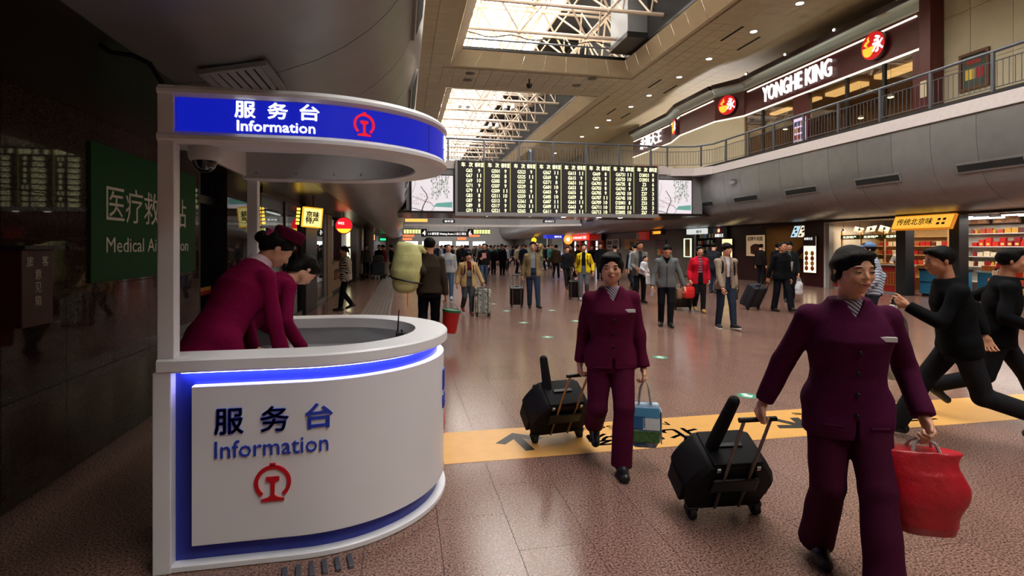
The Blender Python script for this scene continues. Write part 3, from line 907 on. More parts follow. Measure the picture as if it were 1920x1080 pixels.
for n, (a, b, c, d) in enumerate(SK):
    w = struct('skylight_well', MB(), M_ceil, ('cream sloped lining of the near skylight well', 'cream sloped lining of the far skylight well')[n]) if False else None
    g = .5; z2 = ZC + .62
    root = empty('skylight_well', ((a + b) / 2, (c + d) / 2, ZC), ('cream sloped lining of the skylight nearer the viewer', 'cream sloped lining of the long far skylight')[n], kind='structure')
    q = [((a, c), (b, c), (b - g, c + g), (a + g, c + g)), ((b, c), (b, d), (b - g, d - g), (b - g, c + g)), ((b, d), (a, d), (a + g, d - g), (b - g, d - g)), ((a, d), (a, c), (a + g, c + g), (a + g, d - g))]
    for p in q:
        L = math.dist(p[0], p[1]); k = max(1, round(L / 1.2))
        for i in range(k):
            f0, f1 = (i + .006) / k, (i + .994) / k
            lerp = lambda A, B, f: (A[0] + (B[0] - A[0]) * f, A[1] + (B[1] - A[1]) * f)
            A0, A1, B0, B1 = lerp(p[0], p[1], f0), lerp(p[0], p[1], f1), lerp(p[3], p[2], f0), lerp(p[3], p[2], f1)
            MB().add([(*A0, ZC), (*A1, ZC), (*B1, z2), (*B0, z2), (*A0, ZC + .03), (*A1, ZC + .03), (*B1, z2 + .03), (*B0, z2 + .03)],
                     [(0,1,2,3),(7,6,5,4),(0,4,5,1),(1,5,6,2),(2,6,7,3),(3,7,4,0)]).build('lining_panel', M_ceil, root)
    for s0, s1 in (((a + g - .08, c + g - .08), (b - g + .08, c + g)), ((a + g - .08, d - g), (b - g + .08, d - g + .08)), ((a + g - .08, c + g), (a + g, d - g)), ((b - g, c + g), (b - g + .08, d - g))):
        MB().box((*s0, z2), (*s1, z2 + .16)).build('kerb', M_darkmetal, root)
        MB().box((*s0, z2 + .16), (*s1, 14.6)).build('upstand', M_roofdark, root) if s0[0] > 5 else None

# roof above: glazed strips on the left, closed dark deck on the right; trusses of cream tubes below it
GX0, GX1 = -1.0, 8.2
ZG = 14.2
rf = struct('roof', MB().box((GX1, Y0, ZG), (XR + 1, Y1, ZG + .2)).box((XL - 1, Y0, ZG), (GX0, Y1, ZG + .2)), M_roofdark, 'closed dark roof deck beside the glazing')
gl = empty('roof_glazing', ((GX0 + GX1) / 2, 30, ZG), 'glazed roof strip with cream bars over the skylights', kind='structure')
pw_, pl_ = (GX1 - GX0) / 4, 2.3
pm = MB().box((.05, .05, 0), (pw_ - .05, pl_ - .05, .02)).mesh('pane'); pm.materials.append(M_pane)
for i in range(4):
    for j in range(int((Y1 - Y0) / pl_)):
        link_mesh('pane', pm, None, gl, (GX0 + i * pw_ - gl.location.x, Y0 + j * pl_ - gl.location.y, 0))
for i in range(5):
    x = GX0 + i * pw_
    MB().box((x - .06, Y0, ZG - .10), (x + .06, Y1, ZG + .06)).build('glazing_bar', M_truss, gl)
for j in range(int((Y1 - Y0) / pl_) + 1):
    y = Y0 + j * pl_
    MB().box((GX0, y - .05, ZG - .08), (GX1, y + .05, ZG + .05)).build('glazing_bar', M_truss, gl)
for i in range(4):      # finer bars between the main ones
    for q in (.33, .67): MB().box((GX0 + (i + q) * pw_ - .025, Y0, ZG - .05), (GX0 + (i + q) * pw_ + .025, Y1, ZG - .01)).build('thin_bar', M_truss, gl)
# deep cream beams that split the near glazing
for x in (2.9, 6.4):
    MB().box((x - .12, Y0, 13.3), (x + .12, Y1, ZG - .1)).build('beam', M_truss, gl)

def tube_obj(name, parent, p0, p1, r, m, n=8):
    return MB().cyl(p0, p1, r, r, n).build(name, m, parent, smooth=True)
ty = [12.4 + 2.9 * i for i in range(19)]
for k, y in enumerate(ty):
    t = empty('roof_truss', (6.7, y, 11.25), 'cream tubular roof truss across the %s' % ('near skylight, the %s one from the bridge' % ('fifth', 'fourth', 'third', 'second', 'first')[k] if k < 5 else 'far skylight, the %s one beyond the bridge' % ORD[k - 5]), 'truss', 'roof trusses over the skylights')
    zb, zt, dy = 11.3, 13.0, 1.2
    bx = [2.0 + 3.15 * i for i in range(4)]
    tube_obj('bottom_chord', t, (1.6, y, zb), (11.8, y, zb), .085, M_truss)
    for s in (-1, 1): tube_obj('top_chord', t, (-.5, y + s * dy, zt), (13.2, y + s * dy, zt), .06, M_truss, 6)
    for i, x in enumerate(bx):
        for s in (-1, 1):
            for e in (-1, 1):
                if k < 10 or e * s > 0: tube_obj('web_tube', t, (x, y, zb), (x + e * 1.575, y + s * dy, zt), .046, M_truss, 6)
        tube_obj('cross_tube', t, (x + 1.575, y - dy, zt), (x + 1.575, y + dy, zt), .04, M_truss, 6)
        if k < 8: MB().ball((x, y, zb), .13, 8, 6).build('node', M_truss, t, smooth=True)
for k in range(len(ty) - 1):     # lattice between the trusses along the dark side
    t = bpy.data.objects['roof_truss' if k == 0 else 'roof_truss.%03d' % k]; y = ty[k]
    for x in (8.9, 10.15): 
        tube_obj('side_lattice', t, (x, y, 11.3), (x - .3, y + 1.45, 13.0), .04, M_truss, 6); tube_obj('side_lattice', t, (x - .3, y + 1.45, 13.0), (x, y + 2.9, 11.3), .04, M_truss, 6)
# long purlins over the trusses
pr_ = empty('roof_purlin_set', (6.7, 30, 13.1), 'long cream tubes running along the roof over the trusses', kind='structure')
for i in range(7): tube_obj('purlin', pr_, (-.4 + 2.1 * i, Y0, 13.1), (-.4 + 2.1 * i, Y1, 13.1), .045, M_truss, 6)
# big air duct standing in the right corner of the near skylight and a cable tray along its far edge
du = empty('air_duct', (10.0, 24.4, 10.75), 'boxy grey air duct in the corner of the near skylight', 'duct')
MB().box((9.75, 22.6, 11.0), (10.9, 24.6, 14.1), .04).build('casing', mat('duct_sheet', (150, 155, 158), .5, .5), du)
MB().box((9.7, 22.5, 10.85), (10.95, 24.7, 11.1), .02).build('collar', M_darkmetal, du)
def bell_cluster(x, y, z, lab):
    c = empty('lamp_cluster', (x, y, z), lab, 'lamp', 'bell lamp clusters')
    MB().cyl((x, y, z + .35), (x, y, z + 1.6), .015, n=6).build('stem', M_truss, c)
    for a, b in ((-.28, -.2), (.28, -.2), (-.28, .2), (.28, .2)):
        MB().lathe([(.06, .35), (.10, .3), (.16, .0), (.15, 0)], (x + a, y + b, z), 12).build('bell', mat('bell_white', (206, 204, 200), .4), c, smooth=True)
        MB().cyl((x, y, z + .42), (x + a, y + b, z + .34), .012, n=5).build('arm', M_truss, c)
for n, (x, y, w) in enumerate(((7.6, 32.5, 'over the middle of the far skylight, first from the bridge'), (7.4, 38, 'over the middle of the far skylight, second from the bridge'), (7.3, 44, 'over the middle of the far skylight, third from the bridge'), (4.3, 32.5, 'on the kiosk side of the far skylight, first from the bridge'), (4.2, 38, 'on the kiosk side of the far skylight, second from the bridge'))):
    bell_cluster(x, y, 11.35, 'four white bell lamps ' + w)
sag = MB().tube([(2.9 + .4 * i, 24.6, 11.35 - .18 * math.sin(i * .62) ** 2) for i in range(19)], .025, 6)
sag.thing('sagging_cable', M_dark, (6.5, 24.6, 11.2), 'thin black cable sagging along the far edge of the near skylight', 'cable', smooth=True)
tube_ = MB().cyl((2.7, 24.85, 11.15), (10.8, 24.85, 11.15), .04)
tube_.thing('conduit_pipe', M_rail, (6.5, 24.85, 11.1), 'grey conduit pipe along the far edge of the near skylight', 'pipe', smooth=True)
# ------------------------------------------------------------------ bridge with the departure board
M_bridge = mat('bridge_grey_panel', (142, 142, 146), 0.5, var=.04, scale=3)
M_bsoff = mat('bridge_soffit_metal', (70, 63, 58), 0.22, 0.75, var=.08, scale=2)
M_board = mat('board_black', (38, 38, 40), 0.55)
M_led = glow('board_led_yellow', (255, 251, 200), 1.5)
M_div = glow('board_divider', (225, 220, 130), 0.6)

br = struct('bridge', MB().box((EL - .1, YB, 3.12), (ER + .1, YB + 4.2, ZT - .03)), M_bridge, 'footbridge across the hall that carries the departure board')
MB().box((EL - .8, YB - .05, 3.02), (ER + .8, YB + 4.3, 3.12)).build('soffit', M_bsoff, br)
MB().box((EL - .05, YB - .06, 4.92), (12.3, YB + .06, ZT + .02)).build('edge_band', M_white, br)
for x in (.3, 2.2, 11.45, 13.25): MB().box((x - .01, YB - .012, 3.12), (x + .01, YB, 4.9)).build('joint', M_dark, br)
# angled corner where the bridge runs into the right balcony
cor = MB(); poly = [(12.0, YB), (13.2, 22.95), (13.72, 22.1), (13.95, 22.1), (13.95, YB + .3), (12.0, YB + .3)]
cor.prism(poly, lambda u, v: (u, v, ZB - .02), lambda u, v: (u, v, ZT - .04)).build('corner_band', M_white, br)
def downlight(x, y, z, r, lab, grp, e=0, down=True):
    d = empty('downlight', (x, y, z), lab, 'lamp', grp)
    MB().lathe([(r * 1.3, -.012), (r * 1.3, 0), (r * .98, 0), (r * .98, -.012)], (x, y, z), 20).build('rim', M_grey, d, smooth=True)
    MB().lathe([(r, -.016), (r * .6, -.022), (.001, -.024)], (x, y, z), 20).build('lens', M_lamp, d, smooth=True)
    if e:
        l = bpy.data.lights.new('downlight_beam', 'SPOT'); l.energy = e; l.spot_size = math.radians(120); l.spot_blend = .6; l.shadow_soft_size = r
        l.color = (1, .9, .74)
        o = bpy.data.objects.new('downlight_beam', l); COL.objects.link(o); o.parent = d; o.location = (0, 0, -.06)
    return d
for n, (x, y) in enumerate([(3.85, 25.0), (5.9, 25.0), (9.4, 25.2), (10.5, 25.2), (7.6, 25.2)]):
    downlight(x, y, 3.02, .12, 'round downlight under the bridge, %s along it from the kiosk side' % ('first', 'second', 'fourth', 'fifth', 'third')[n], 'downlights under the bridge', 14)

bd = empty('departure_board', (6.845, YB - .1, 3.0), 'wide black departure board with yellow train numbers on the bridge', 'board')
bx0, bx1, bz0, bz1, bY = 2.28, 11.41, 3.06, 5.26, YB - .24
MB().box((bx0, bY, bz0), (bx1, YB - .02, bz1), .01).build('panel', M_board, bd)
MB().box((bx0 - .1, bY - .01, bz0), (bx0, YB - .02, bz1)).build('side_frame', M_grey, bd)
MB().box((bx1, bY - .01, bz0), (bx1 + .05, YB - .02, bz1)).build('side_frame', M_grey, bd)
MB().box((bx0 - .1, bY - .03, bz0 - .16), (bx1 + .05, YB - .02, bz0)).build('bottom_frame', M_grey, bd)
COLS = ["G65 9,G67 11,G69 10,G71 9,G79 11,G83 8,G87 9,G89 8,G91 10", "G501 9,G503 8,G505 8,G507 9,G509 11,G511 10,G513 9,G517 9,G521 9",
        "G523 9,G525 11,G527 8,G529 8,G555 9,G559 11,G561 8,G563 11,G565 8", "G567 11,G569 9,G571 8,G601 10,G603 9,G605 10,G607 11,G609 11,G611 9",
        "G613 11,G615 9,G651 10,G653 8,G655 8,G659 8,G661 11,G663 9,G665 11", "G669 8,G673 9,G6701 8,G6703 8,G6705 9,G6707 11,G6709 10,G6711 10,G6713 10",
        "G6731 11,G6733 10,G6735 8,G6741 9,G6743 10,G6745 10,D2001 8,D2003 11,D2005 10", "D2021 9,D2031 8,Z3 6,Z19 5,Z37 3,Z55 3,Z53 5,Z65 3,Z67 7"]
cw = (bx1 - bx0) / 8; rowh = .212
for c in range(8):
    x0 = bx0 + c * cw
    t = MB()
    for body, u, w in (('车', .16, .17), ('次', .48, .17), ('候车室', .74, .37)):
        text_on(t, body, (x0 + u, bY, bz1 - .27), (1, 0, 0), (0, 0, 1), w, .19, bold=.016)
    t.build('heading', M_led, bd, fix=False)
    for r, e in enumerate(COLS[c].split(',')):
        a, b = e.split(); z = bz1 - .50 - r * rowh
        t = MB()
        text_on(t, a, (x0 + .5 - .046 * len(a), bY, z), (1, 0, 0), (0, 0, 1), .088 * len(a), .15, bold=.012)
        text_on(t, b, (x0 + .93 - .045 * len(b), bY, z), (1, 0, 0), (0, 0, 1), .08 * len(b), .15, bold=.012)
        t.build('row', M_led, bd, fix=False)
    if c: MB().box((x0 - .02, bY - .006, bz0 + .05), (x0 + .01, bY, bz1 - .05)).build('divider', M_div, bd)

def video_screen(x0, x1, z0, z1, lab):
    s = empty('video_screen', ((x0 + x1) / 2, YB, z0), lab, 'screen', 'painted screens on the bridge')
    MB().box((x0 - .05, YB - .12, z0 - .06), (x1 + .05, YB, z1 + .05), .01).build('bezel', M_dark, s)
    MB().box((x0, YB - .13, z0), (x1, YB - .12, z1)).build('display', glow('screen_paper_white', (250, 240, 246), .75), s)
    W, Hh = x1 - x0, z1 - z0; R = random.Random(5)
    def P(u, v): return (x0 + u * W, YB - .134, z0 + v * Hh)
    ink = mat('screen_ink', (52, 34, 40), .7); grn = glow('screen_leaf', (80, 140, 96), .3); pnk = glow('screen_blossom', (190, 90, 110), .4)
    def stroke(pts, w, m, nm):
        b = MB()
        for i in range(len(pts) - 1):
            p, q = Vector(P(*pts[i])), Vector(P(*pts[i + 1])); n = (q - p).normalized().cross(Vector((0, 1, 0))) * w * (1 - .4 * i / len(pts))
            b.quad(p - n, p + n, q + n, q - n)
        b.build(nm, m, s, fix=False)
    stroke([(.24, 0), (.28, .14), (.33, .26), (.38, .36), (.35, .48), (.28, .58), (.22, .68)], .02, ink, 'branch')
    stroke([(.33, .26), (.22, .32), (.1, .36), (.02, .40)], .009, ink, 'branch')
    stroke([(.33, .26), (.42, .24), (.50, .18), (.54, .10), (.48, 0)], .010, ink, 'branch')
    stroke([(.0, .07), (.1, .05), (.2, .02), (.28, 0)], .014, ink, 'branch')
    stroke([(.02, .5), (.05, .62), (.09, .75), (.08, .9)], .006, ink, 'branch')
    for x in (.5, .6, .66, .72, .8, .86):
        pts = [(x + .02 * math.sin(k * 1.1 + x * 9), 1 - k * .13) for k in range(int(4 + 3.5 * R.random()))]
        stroke(pts, .006, grn, 'willow_strand')
        b = MB()
        for k in range(26):
            u, v = x + R.uniform(-.04, .04), 1 - R.random() * .13 * (len(pts) - 1); p = Vector(P(u, v)); a = R.uniform(.015, .04)
            b.quad(p, p + Vector((a * .5, 0, -a)), p + Vector((0, 0, -2.4 * a)), p + Vector((-a * .5, 0, -a)))
        tag(b.build('willow_leaves', grn, s, fix=False), kind='stuff')
    b = MB()
    for k in range(70):
        u = R.random() * .5; v = .18 + R.random() * .3; p = Vector(P(u, v)); a = R.uniform(.008, .02)
        b.quad(p + Vector((a, 0, 0)), p + Vector((0, 0, a)), p - Vector((a, 0, 0)), p - Vector((0, 0, a)))
    tag(b.build('blossoms', pnk, s, fix=False), kind='stuff')
    MB().quad(P(.52, .12), P(.98, .10), P(.98, .26), P(.60, .22)).build('lake', glow('screen_lake', (120, 190, 178), .6), s, fix=False)
video_screen(.37, 2.1, 3.1, 4.6, 'bright white screen with painted willow branches on the kiosk side of the departure board')
video_screen(11.52, 13.18, 3.12, 4.66, 'bright white screen with painted willow branches between departure board and curved balcony')

# ------------------------------------------------------------------ railings
def railing(path, lab, posts=1.55, gap=.13, z0=ZT, first=0.0):
    r = empty('railing', (path[0][0], path[0][1], z0), lab, 'railing')
    pts = [Vector((x, y, 0)) for x, y in path]
    MB().tube([p + Vector((0, 0, z0 + .96)) for p in pts], .042, 10).build('handrail', M_rail, r, smooth=True)
    MB().tube([p + Vector((0, 0, z0 + .72)) for p in pts], .013, 6).build('upper_rail', M_rail, r, smooth=True)
    MB().tube([p + Vector((0, 0, z0 + .10)) for p in pts], .013, 6).build('lower_rail', M_rail, r, smooth=True)
    ball = MB().cyl((0, 0, .10), (0, 0, .72), .0085, n=6).mesh('baluster', smooth=True); ball.materials.append(M_rail)
    post = MB().obox((0, 0, .48), (1, 0, 0), (0, 1, 0), (0, 0, 1), (.035, .035, .48), .008).mesh('post'); post.materials.append(M_rail)
    s = 0; nb = first; npst = first
    base = Vector(r.location)
    for a, b in zip(pts, pts[1:]):
        L = (b - a).length
        while nb <= s + L:
            p = a + (b - a) * ((nb - s) / L); link_mesh('baluster', ball, None, r, (p.x - base.x, p.y - base.y, 0)); nb += gap
        while npst <= s + L:
            p = a + (b - a) * ((npst - s) / L); link_mesh('post', post, None, r, (p.x - base.x, p.y - base.y, 0)); npst += posts
        s += L
    return r
railing([(EL, YB), (12.0, YB)], 'grey steel railing along the bridge above the departure board', first=.1)
railing([(12.0, YB), (13.2, 22.95), (ER, 22.2), (ER, 8.5)], 'grey steel railing along the balcony before the restaurant', first=.02)
MB().cyl((5.9, YB + 1.6, ZT), (5.9, YB + 1.6, ZT + .75), .17, n=16).ball((5.9, YB + 1.6, ZT + .75), .17, 16, 8).thing('bollard', M_rail, (5.9, YB + 1.6, ZT), 'stubby grey metal bollard behind the bridge railing', 'bollard', smooth=True)

# ceiling fittings
for n, y in enumerate([13.6, 16.65, 19.2, 22.4, 25.1, 28.5, 31.0, 34.6, 36.9, 40.2, 43.0, 47.8]):
    downlight(13.6, y, ZC, .13, 'round ceiling downlight over the balcony, %s in the row from the viewer' % ORD[n], 'ceiling downlights', 110)
    if n % 2 == 0: downlight(-.6, y, ZC, .13, 'round ceiling downlight over the kiosk side balcony, %s from the viewer' % ORD[n // 2], 'ceiling downlights', 110)
for n, (x, y) in enumerate([(12.9, 19.6), (14.2, 20.4), (12.9, 26.4), (14.2, 27.2), (12.9, 32.4), (14.2, 33.2)]):
    MB().box((x - .05, y - .75, ZC - .015), (x + .05, y + .75, ZC)).thing('ceiling_slot', M_slot, (x, y, ZC), 'narrow black air slot in the ceiling, %s over the balcony' % ('first', 'second', 'third', 'fourth', 'fifth', 'sixth')[n], 'vent', 'black ceiling slots')
M_spk = mat('speaker_mesh', (120, 110, 92), .7, bump=.4, bscale=300)
for n, (x, y) in enumerate([(3.25, 26.6), (3.25, 27.7), (9.4, 26.2), (9.0, 27.5)]):
    MB().lathe([(.001, -.03), (.2, -.03), (.24, -.012), (.24, 0)], (x, y, ZC), 20).thing('ceiling_speaker', M_spk, (x, y, ZC), 'round mesh ceiling speaker between the skylights, %s' % ('kiosk side nearer the viewer', 'kiosk side farther away', 'restaurant side nearer the viewer', 'restaurant side farther away')[n], 'speaker', 'ceiling speakers', smooth=True)
cam_m = empty('dome_camera', (6.3, 26.9, ZC), 'small dark dome camera hanging between the two skylights', 'camera')
MB().cyl((6.3, 26.9, ZC - .25), (6.3, 26.9, ZC), .04).build('stem', M_darkmetal, cam_m)
MB().lathe([(.05, 0), (.15, -.05), (.15, -.15), (.1, -.24), (.001, -.27)], (6.3, 26.9, ZC - .22), 14).build('dome', M_darkmetal, cam_m, smooth=True)

# ------------------------------------------------------------------ upper right level: wall, restaurant front
wu = struct('wall_right_upper', MB().box((XR + .05, Y0, ZT - .3), (XR + .3, 13.95, ZC + .05)).box((XR + 5.0, 13.95, ZT - .3), (XR + 5.2, 36, ZC)).box((XR + .05, 35.3, ZT - .3), (XR + .3, Y1, ZC + .05)).box((XR + .25, 13.8, ZT - .3), (XR + 5.2, 13.94, ZC)).box((XR + .25, 35.9, ZT - .3), (XR + 5.2, 36.0, ZC)), M_upper, 'cream panelled wall above the balcony')
slab_wall(wu, XR + .05, 7.2, 13.95, ZT, ZC, 1.13, 1.6, M_upper, .035, -1, 'panel', .006)
slab_wall(wu, XR + .05, 35.3, 47.3, ZT, ZC, 1.2, 1.6, M_upper, .035, -1, 'panel', .006)
M_maroon = mat('maroon_gloss_panel', (84, 24, 30), 0.28, var=.05, scale=2)
M_maroon2 = mat('maroon_dark', (52, 18, 22), 0.35)
M_cove = mat('cove_metal', (190, 200, 196), 0.3, 0.6)
M_strip = glow('led_strip_white', (255, 244, 220), 1.5)
M_cream = mat('cream_panel', (214, 204, 176), .5, var=.03)
M_warmwall = mat('tan_interior_wall', (168, 130, 84), .6, var=.06, scale=3)
M_woodd = mat('brown_wood', (96, 62, 40), .5, var=.15, scale=6, stretch=(6, 1, 1))
M_red = glow('lit_logo_red', (220, 14, 28), .8)
M_yel = glow('lit_logo_yellow', (255, 206, 60), 1.0)
M_wht = glow('lit_letter_white', (255, 250, 246), 1.0)
FP = [(15.82, 13.95), (15.82, 23.03), (15.14, 24.4), (15.12, 27.82), (15.63, 29.78), (15.65, 35.3)]
re_ = empty('restaurant', (15.8, 23, ZT), 'maroon restaurant with lit white lettering on the upper level', 'restaurant')
def seg_box(parent, nm, i, f0, f1, z0, z1, t, m, off=0.0, smooth=False):
    a, b = Vector((*FP[i], 0)), Vector((*FP[i + 1], 0)); d = (b - a).normalized(); n = Vector((-d.y, d.x, 0)); n = n if n.x < 0 else -n
    p, q = a + (b - a) * f0, a + (b - a) * f1
    vs = [p + n * off, q + n * off, q + n * (off - t), p + n * (off - t)]
    return MB().add([(*v.xy, z0) for v in vs] + [(*v.xy, z1) for v in vs], [(0,1,2,3),(4,5,6,7),(0,1,5,4),(1,2,6,5),(2,3,7,6),(3,0,4,7)]).build(nm, m, parent)
for i in range(5):
    seg_box(re_, 'sign_band', i, 0, 1, 7.80, 8.98, .2, M_maroon)
    seg_box(re_, 'lower_light_strip', i, .0, 1, 7.735, 7.79, .06, M_strip, .03)
    if i not in (1,): seg_box(re_, 'upper_light_strip', i, .03, .97, 8.80, 8.845, .05, M_strip, .05)
    seg_box(re_, 'top_fascia', i, 0, 1, 9.3, 9.5, .3, M_maroon2, .34)
    a, b = Vector((*FP[i], 0)), Vector((*FP[i + 1], 0)); d = (b - a).normalized(); n = Vector((-d.y, d.x, 0)); n = n if n.x < 0 else -n
    m = MB(); K = 9; vs = []; fs = []
    for p in (a, b):
        for k in range(K):
            t = k / (K - 1) * math.pi / 2
            vs.append(p + n * (.34 - .34 * math.cos(t)) + Vector((0, 0, 8.95 + .36 * math.sin(t))))
    fs = [(k, k + 1, K + k + 1, K + k) for k in range(K - 1)]
    m.add(vs, fs).build('cove', M_cove, re_, smooth=True)
MB().box((15.6, 13.6, ZT), (16.1, 13.97, 9.5), .01).build('end_pier', M_maroon, re_)
for i in (1, 2, 3, 4): seg_box(re_, 'cream_panel', i, 0.003, .997, ZT, 7.73, .12, M_cream)
seg_box(re_, 'pier', 0, (18.92 - 13.95) / 9.08, (19.76 - 13.95) / 9.08, ZT, 7.73, .2, M_maroon)
seg_box(re_, 'pier', 0, 0, (14.38 - 13.95) / 9.08, ZT, 7.73, .2, M_maroon)
for y in (17.01, 15.45, 21.73): seg_box(re_, 'mullion', 0, (y - 13.95 - .05) / 9.08, (y - 13.95 + .05) / 9.08, ZT, 7.73, .1, M_darkmetal)
M_shopglass = glass('shop_glass', (236, 238, 234), .22, .01)
for y0, y1 in ((14.38, 15.4), (15.5, 16.96), (17.06, 18.92), (19.76, 21.68), (21.78, 23.03)):
    seg_box(re_, 'pane', 0, (y0 - 13.95) / 9.08, (y1 - 13.95) / 9.08, ZT + .04, 7.73, .012, M_shopglass, -.06)
lit = MB().box((15.74, 19.0, ZT + .35), (15.8, 19.62, ZT + 1.55)).build('menu_poster', glow('menu_poster_glow', (214, 196, 226), 1.1), re_)
R = random.Random(3); mp = [mat('poster_food_%d' % i, c, .5) for i, c in enumerate([(150, 60, 40), (196, 150, 70), (120, 40, 40), (90, 90, 150)])]
for j in range(4):
    for i in range(3):
        y = 19.06 + i * .18; z = ZT + .42 + j * .27
        MB().box((15.733, y, z), (15.74, y + .15, z + .2)).build('picture', mp[R.randrange(4)], lit)
MB().box((15.57, 13.70, ZT + .9), (15.6, 13.9, ZT + 1.4)).build('notice', M_cream, re_)
t = MB(); text_on(t, 'YONGHE KING', (15.76, 21.55, 8.0), (0, -1, 0), (0, 0, 1), 3.95, .66, bold=.012, thick=.07); t.build('lettering', M_wht, re_, fix=False)
t = MB(); text_on(t, '永和大王', (15.58, 33.9, 8.02), (0, -1, 0), (0, 0, 1), 3.0, .78, bold=.01, thick=.07); t.build('lettering', M_wht, re_, fix=False)
def bowl_logo(c, right, up, r, parent, lab=None):
    """round red light box: yellow steaming bowl and the character beside it"""
    c = Vector(c); Rv = Vector(right).normalized(); U = Vector(up); n = Rv.cross(U)
    b = MB().lathe([(r, -.22), (r, 0), (r * .97, .02), (.001, .02)], c, 36, n).build('logo_box', M_maroon2, parent, smooth=True)
    MB().lathe([(r * .985, .012), (r * .985, .028), (.001, .028)], c, 36, n).build('logo_face', M_red, b, smooth=True)
    f = lambda u, v, w=.036: c + Rv * (u * r) + U * (v * r) + n * w
    m = MB(); bowl = [(-.86, -.02)] + [(-.86 + .98 * (1 - math.cos(a)) / 2 * 1.0, -.02 - .70 * math.sin(a) ** .8) for a in [math.pi * k / 12 for k in range(1, 12)]] + [(.12, -.02)]
    m.prism(bowl, lambda u, v: f(u, v, .030), lambda u, v: f(u, v)).build('bowl', M_yel, b)
    m = MB().tube([f(-.45, .05), f(-.62, .2), f(-.5, .34), f(-.32, .42), f(-.4, .58), f(-.28, .74)], [r * .05, r * .1, r * .1, r * .09, r * .07, r * .01], 8)
    m.build('steam', M_yel, b, smooth=True)
    m = MB(); text_on(m, '永', f(.02, -.52, .032), Rv, U, r * .86, r * 1.15, bold=.03, thick=.012); m.build('character', M_wht, b, fix=False)
    return b
bowl_logo((15.68, 15.71, 8.42), (0, -1, 0), (0, 0, 1), .47, re_)
d2 = (Vector((15.82, 23.03, 0)) - Vector((15.14, 24.4, 0))).normalized(); n2 = Vector((d2.y, -d2.x, 0))
c2 = Vector((15.46, 23.75, 8.42)) + (d2.cross(Vector((0, 0, 1)))) * .12
bowl_logo(c2, d2, (0, 0, 1), .47, re_)
d3 = (Vector((15.12, 27.82, 0)) - Vector((15.63, 29.78, 0))).normalized()
bowl_logo(Vector((15.3, 28.6, 8.42)) + d3.cross(Vector((0, 0, 1))) * .1, d3, (0, 0, 1), .47, re_)
# interior of the upper restaurant
ri = struct('restaurant_room', MB().box((XR + 4.75, 14, ZT), (XR + 4.8, 24.5, 8.2)), M_warmwall, 'warm tan interior of the upper restaurant')
MB().box((15.9, 13.95, ZT), (XR + 5, 24.5, ZT + .02)).build('floor_finish', M_woodd, ri)
MB().box((XR + 4.6, 14, ZT), (XR + 4.7, 24.5, 8.2)).build('inner_wall', M_warmwall, ri)
MB().box((15.95, 13.97, 8.0), (XR + 4.7, 24.5, 8.1)).build('inner_ceiling', M_warmwall, ri)
MB().box((15.95, 24.45, ZT), (XR + 4.7, 24.5, 8.0)).build('inner_wall', M_warmwall, ri)
MB().box((15.95, 13.97, ZT), (XR + 4.7, 14.02, 8.0)).build('inner_wall', M_warmwall, ri)
for y in (15.6, 18.0): MB().box((XR + 1.2, y, 7.86), (XR + 1.7, y + 1.7, 8.0)).build('cove_light', glow('warm_cove_light', (255, 196, 120), 1.1), ri)
for y in (20.2, 22.0): MB().box((XR + 1.2, y, 7.90), (XR + 1.5, y + 1.2, 8.0)).build('cove_light', glow('warm_cove_light', (255, 196, 120), 1.1), ri)
for n, (x, y, z) in enumerate([(XR + .9, 16.3, 6.9), (XR + 1.4, 18.1, 6.6), (XR + .8, 17.1, 7.3), (XR + .8, 14.9, 6.75), (XR + 1.1, 21.0, 6.9), (XR + 1.5, 22.5, 7.1), (XR + 1.8, 15.6, 7.1), (XR + .7, 20.1, 7.4)]):
    p = empty('pendant_lamp', (x, y, z), 'small warm pendant lamp inside the upper restaurant, %s from its end pier' % ('third', 'fifth', 'fourth', 'first', 'seventh', 'eighth', 'second', 'sixth')[n], 'lamp', 'upper restaurant pendant lamps')
    MB().cyl((x, y, z + .06), (x, y, 8.0), .006, n=5).build('cord', M_dark, p)
    MB().lathe([(.03, .1), (.14, .02), (.14, 0), (.11, 0)], (x, y, z), 14).build('shade', M_darkmetal, p, smooth=True)
    MB().ball((x, y, z + .01), (.105, .105, .04), 12, 6).build('bulb', glow('warm_bulb', (255, 214, 150), 12), p, smooth=True)
for n, (x, y) in enumerate([(XR + 1.0, 15.2), (XR + 1.2, 17.8), (XR + 1.0, 20.6), (XR + 1.4, 22.2), (XR + 2.8, 16.4), (XR + 2.8, 21.2)]):
    t = empty('restaurant_table', (x, y, ZT), 'dark wooden table inside the upper restaurant, %s from its end pier' % ('first', 'third', 'fourth', 'sixth', 'second', 'fifth')[n], 'table', 'upper restaurant tables')
    MB().box((x - .35, y - .45, ZT + .72), (x + .35, y + .45, ZT + .76), .01).build('table_top', M_woodd, t)
    MB().cyl((x, y, ZT + .03), (x, y, ZT + .72), .04).build('leg', M_darkmetal, t); MB().cyl((x, y, ZT + .0), (x, y, ZT + .03), .22).build('base', M_darkmetal, t)
l = bpy.data.lights.new('restaurant_light', 'AREA'); l.shape = 'RECTANGLE'; l.size = 2; l.size_y = 8; l.energy = 90; l.color = (1, .74, .46)
o = bpy.data.objects.new('restaurant_light', l); o.location = (XR + 1.8, 19, 7.8); COL.objects.link(o)
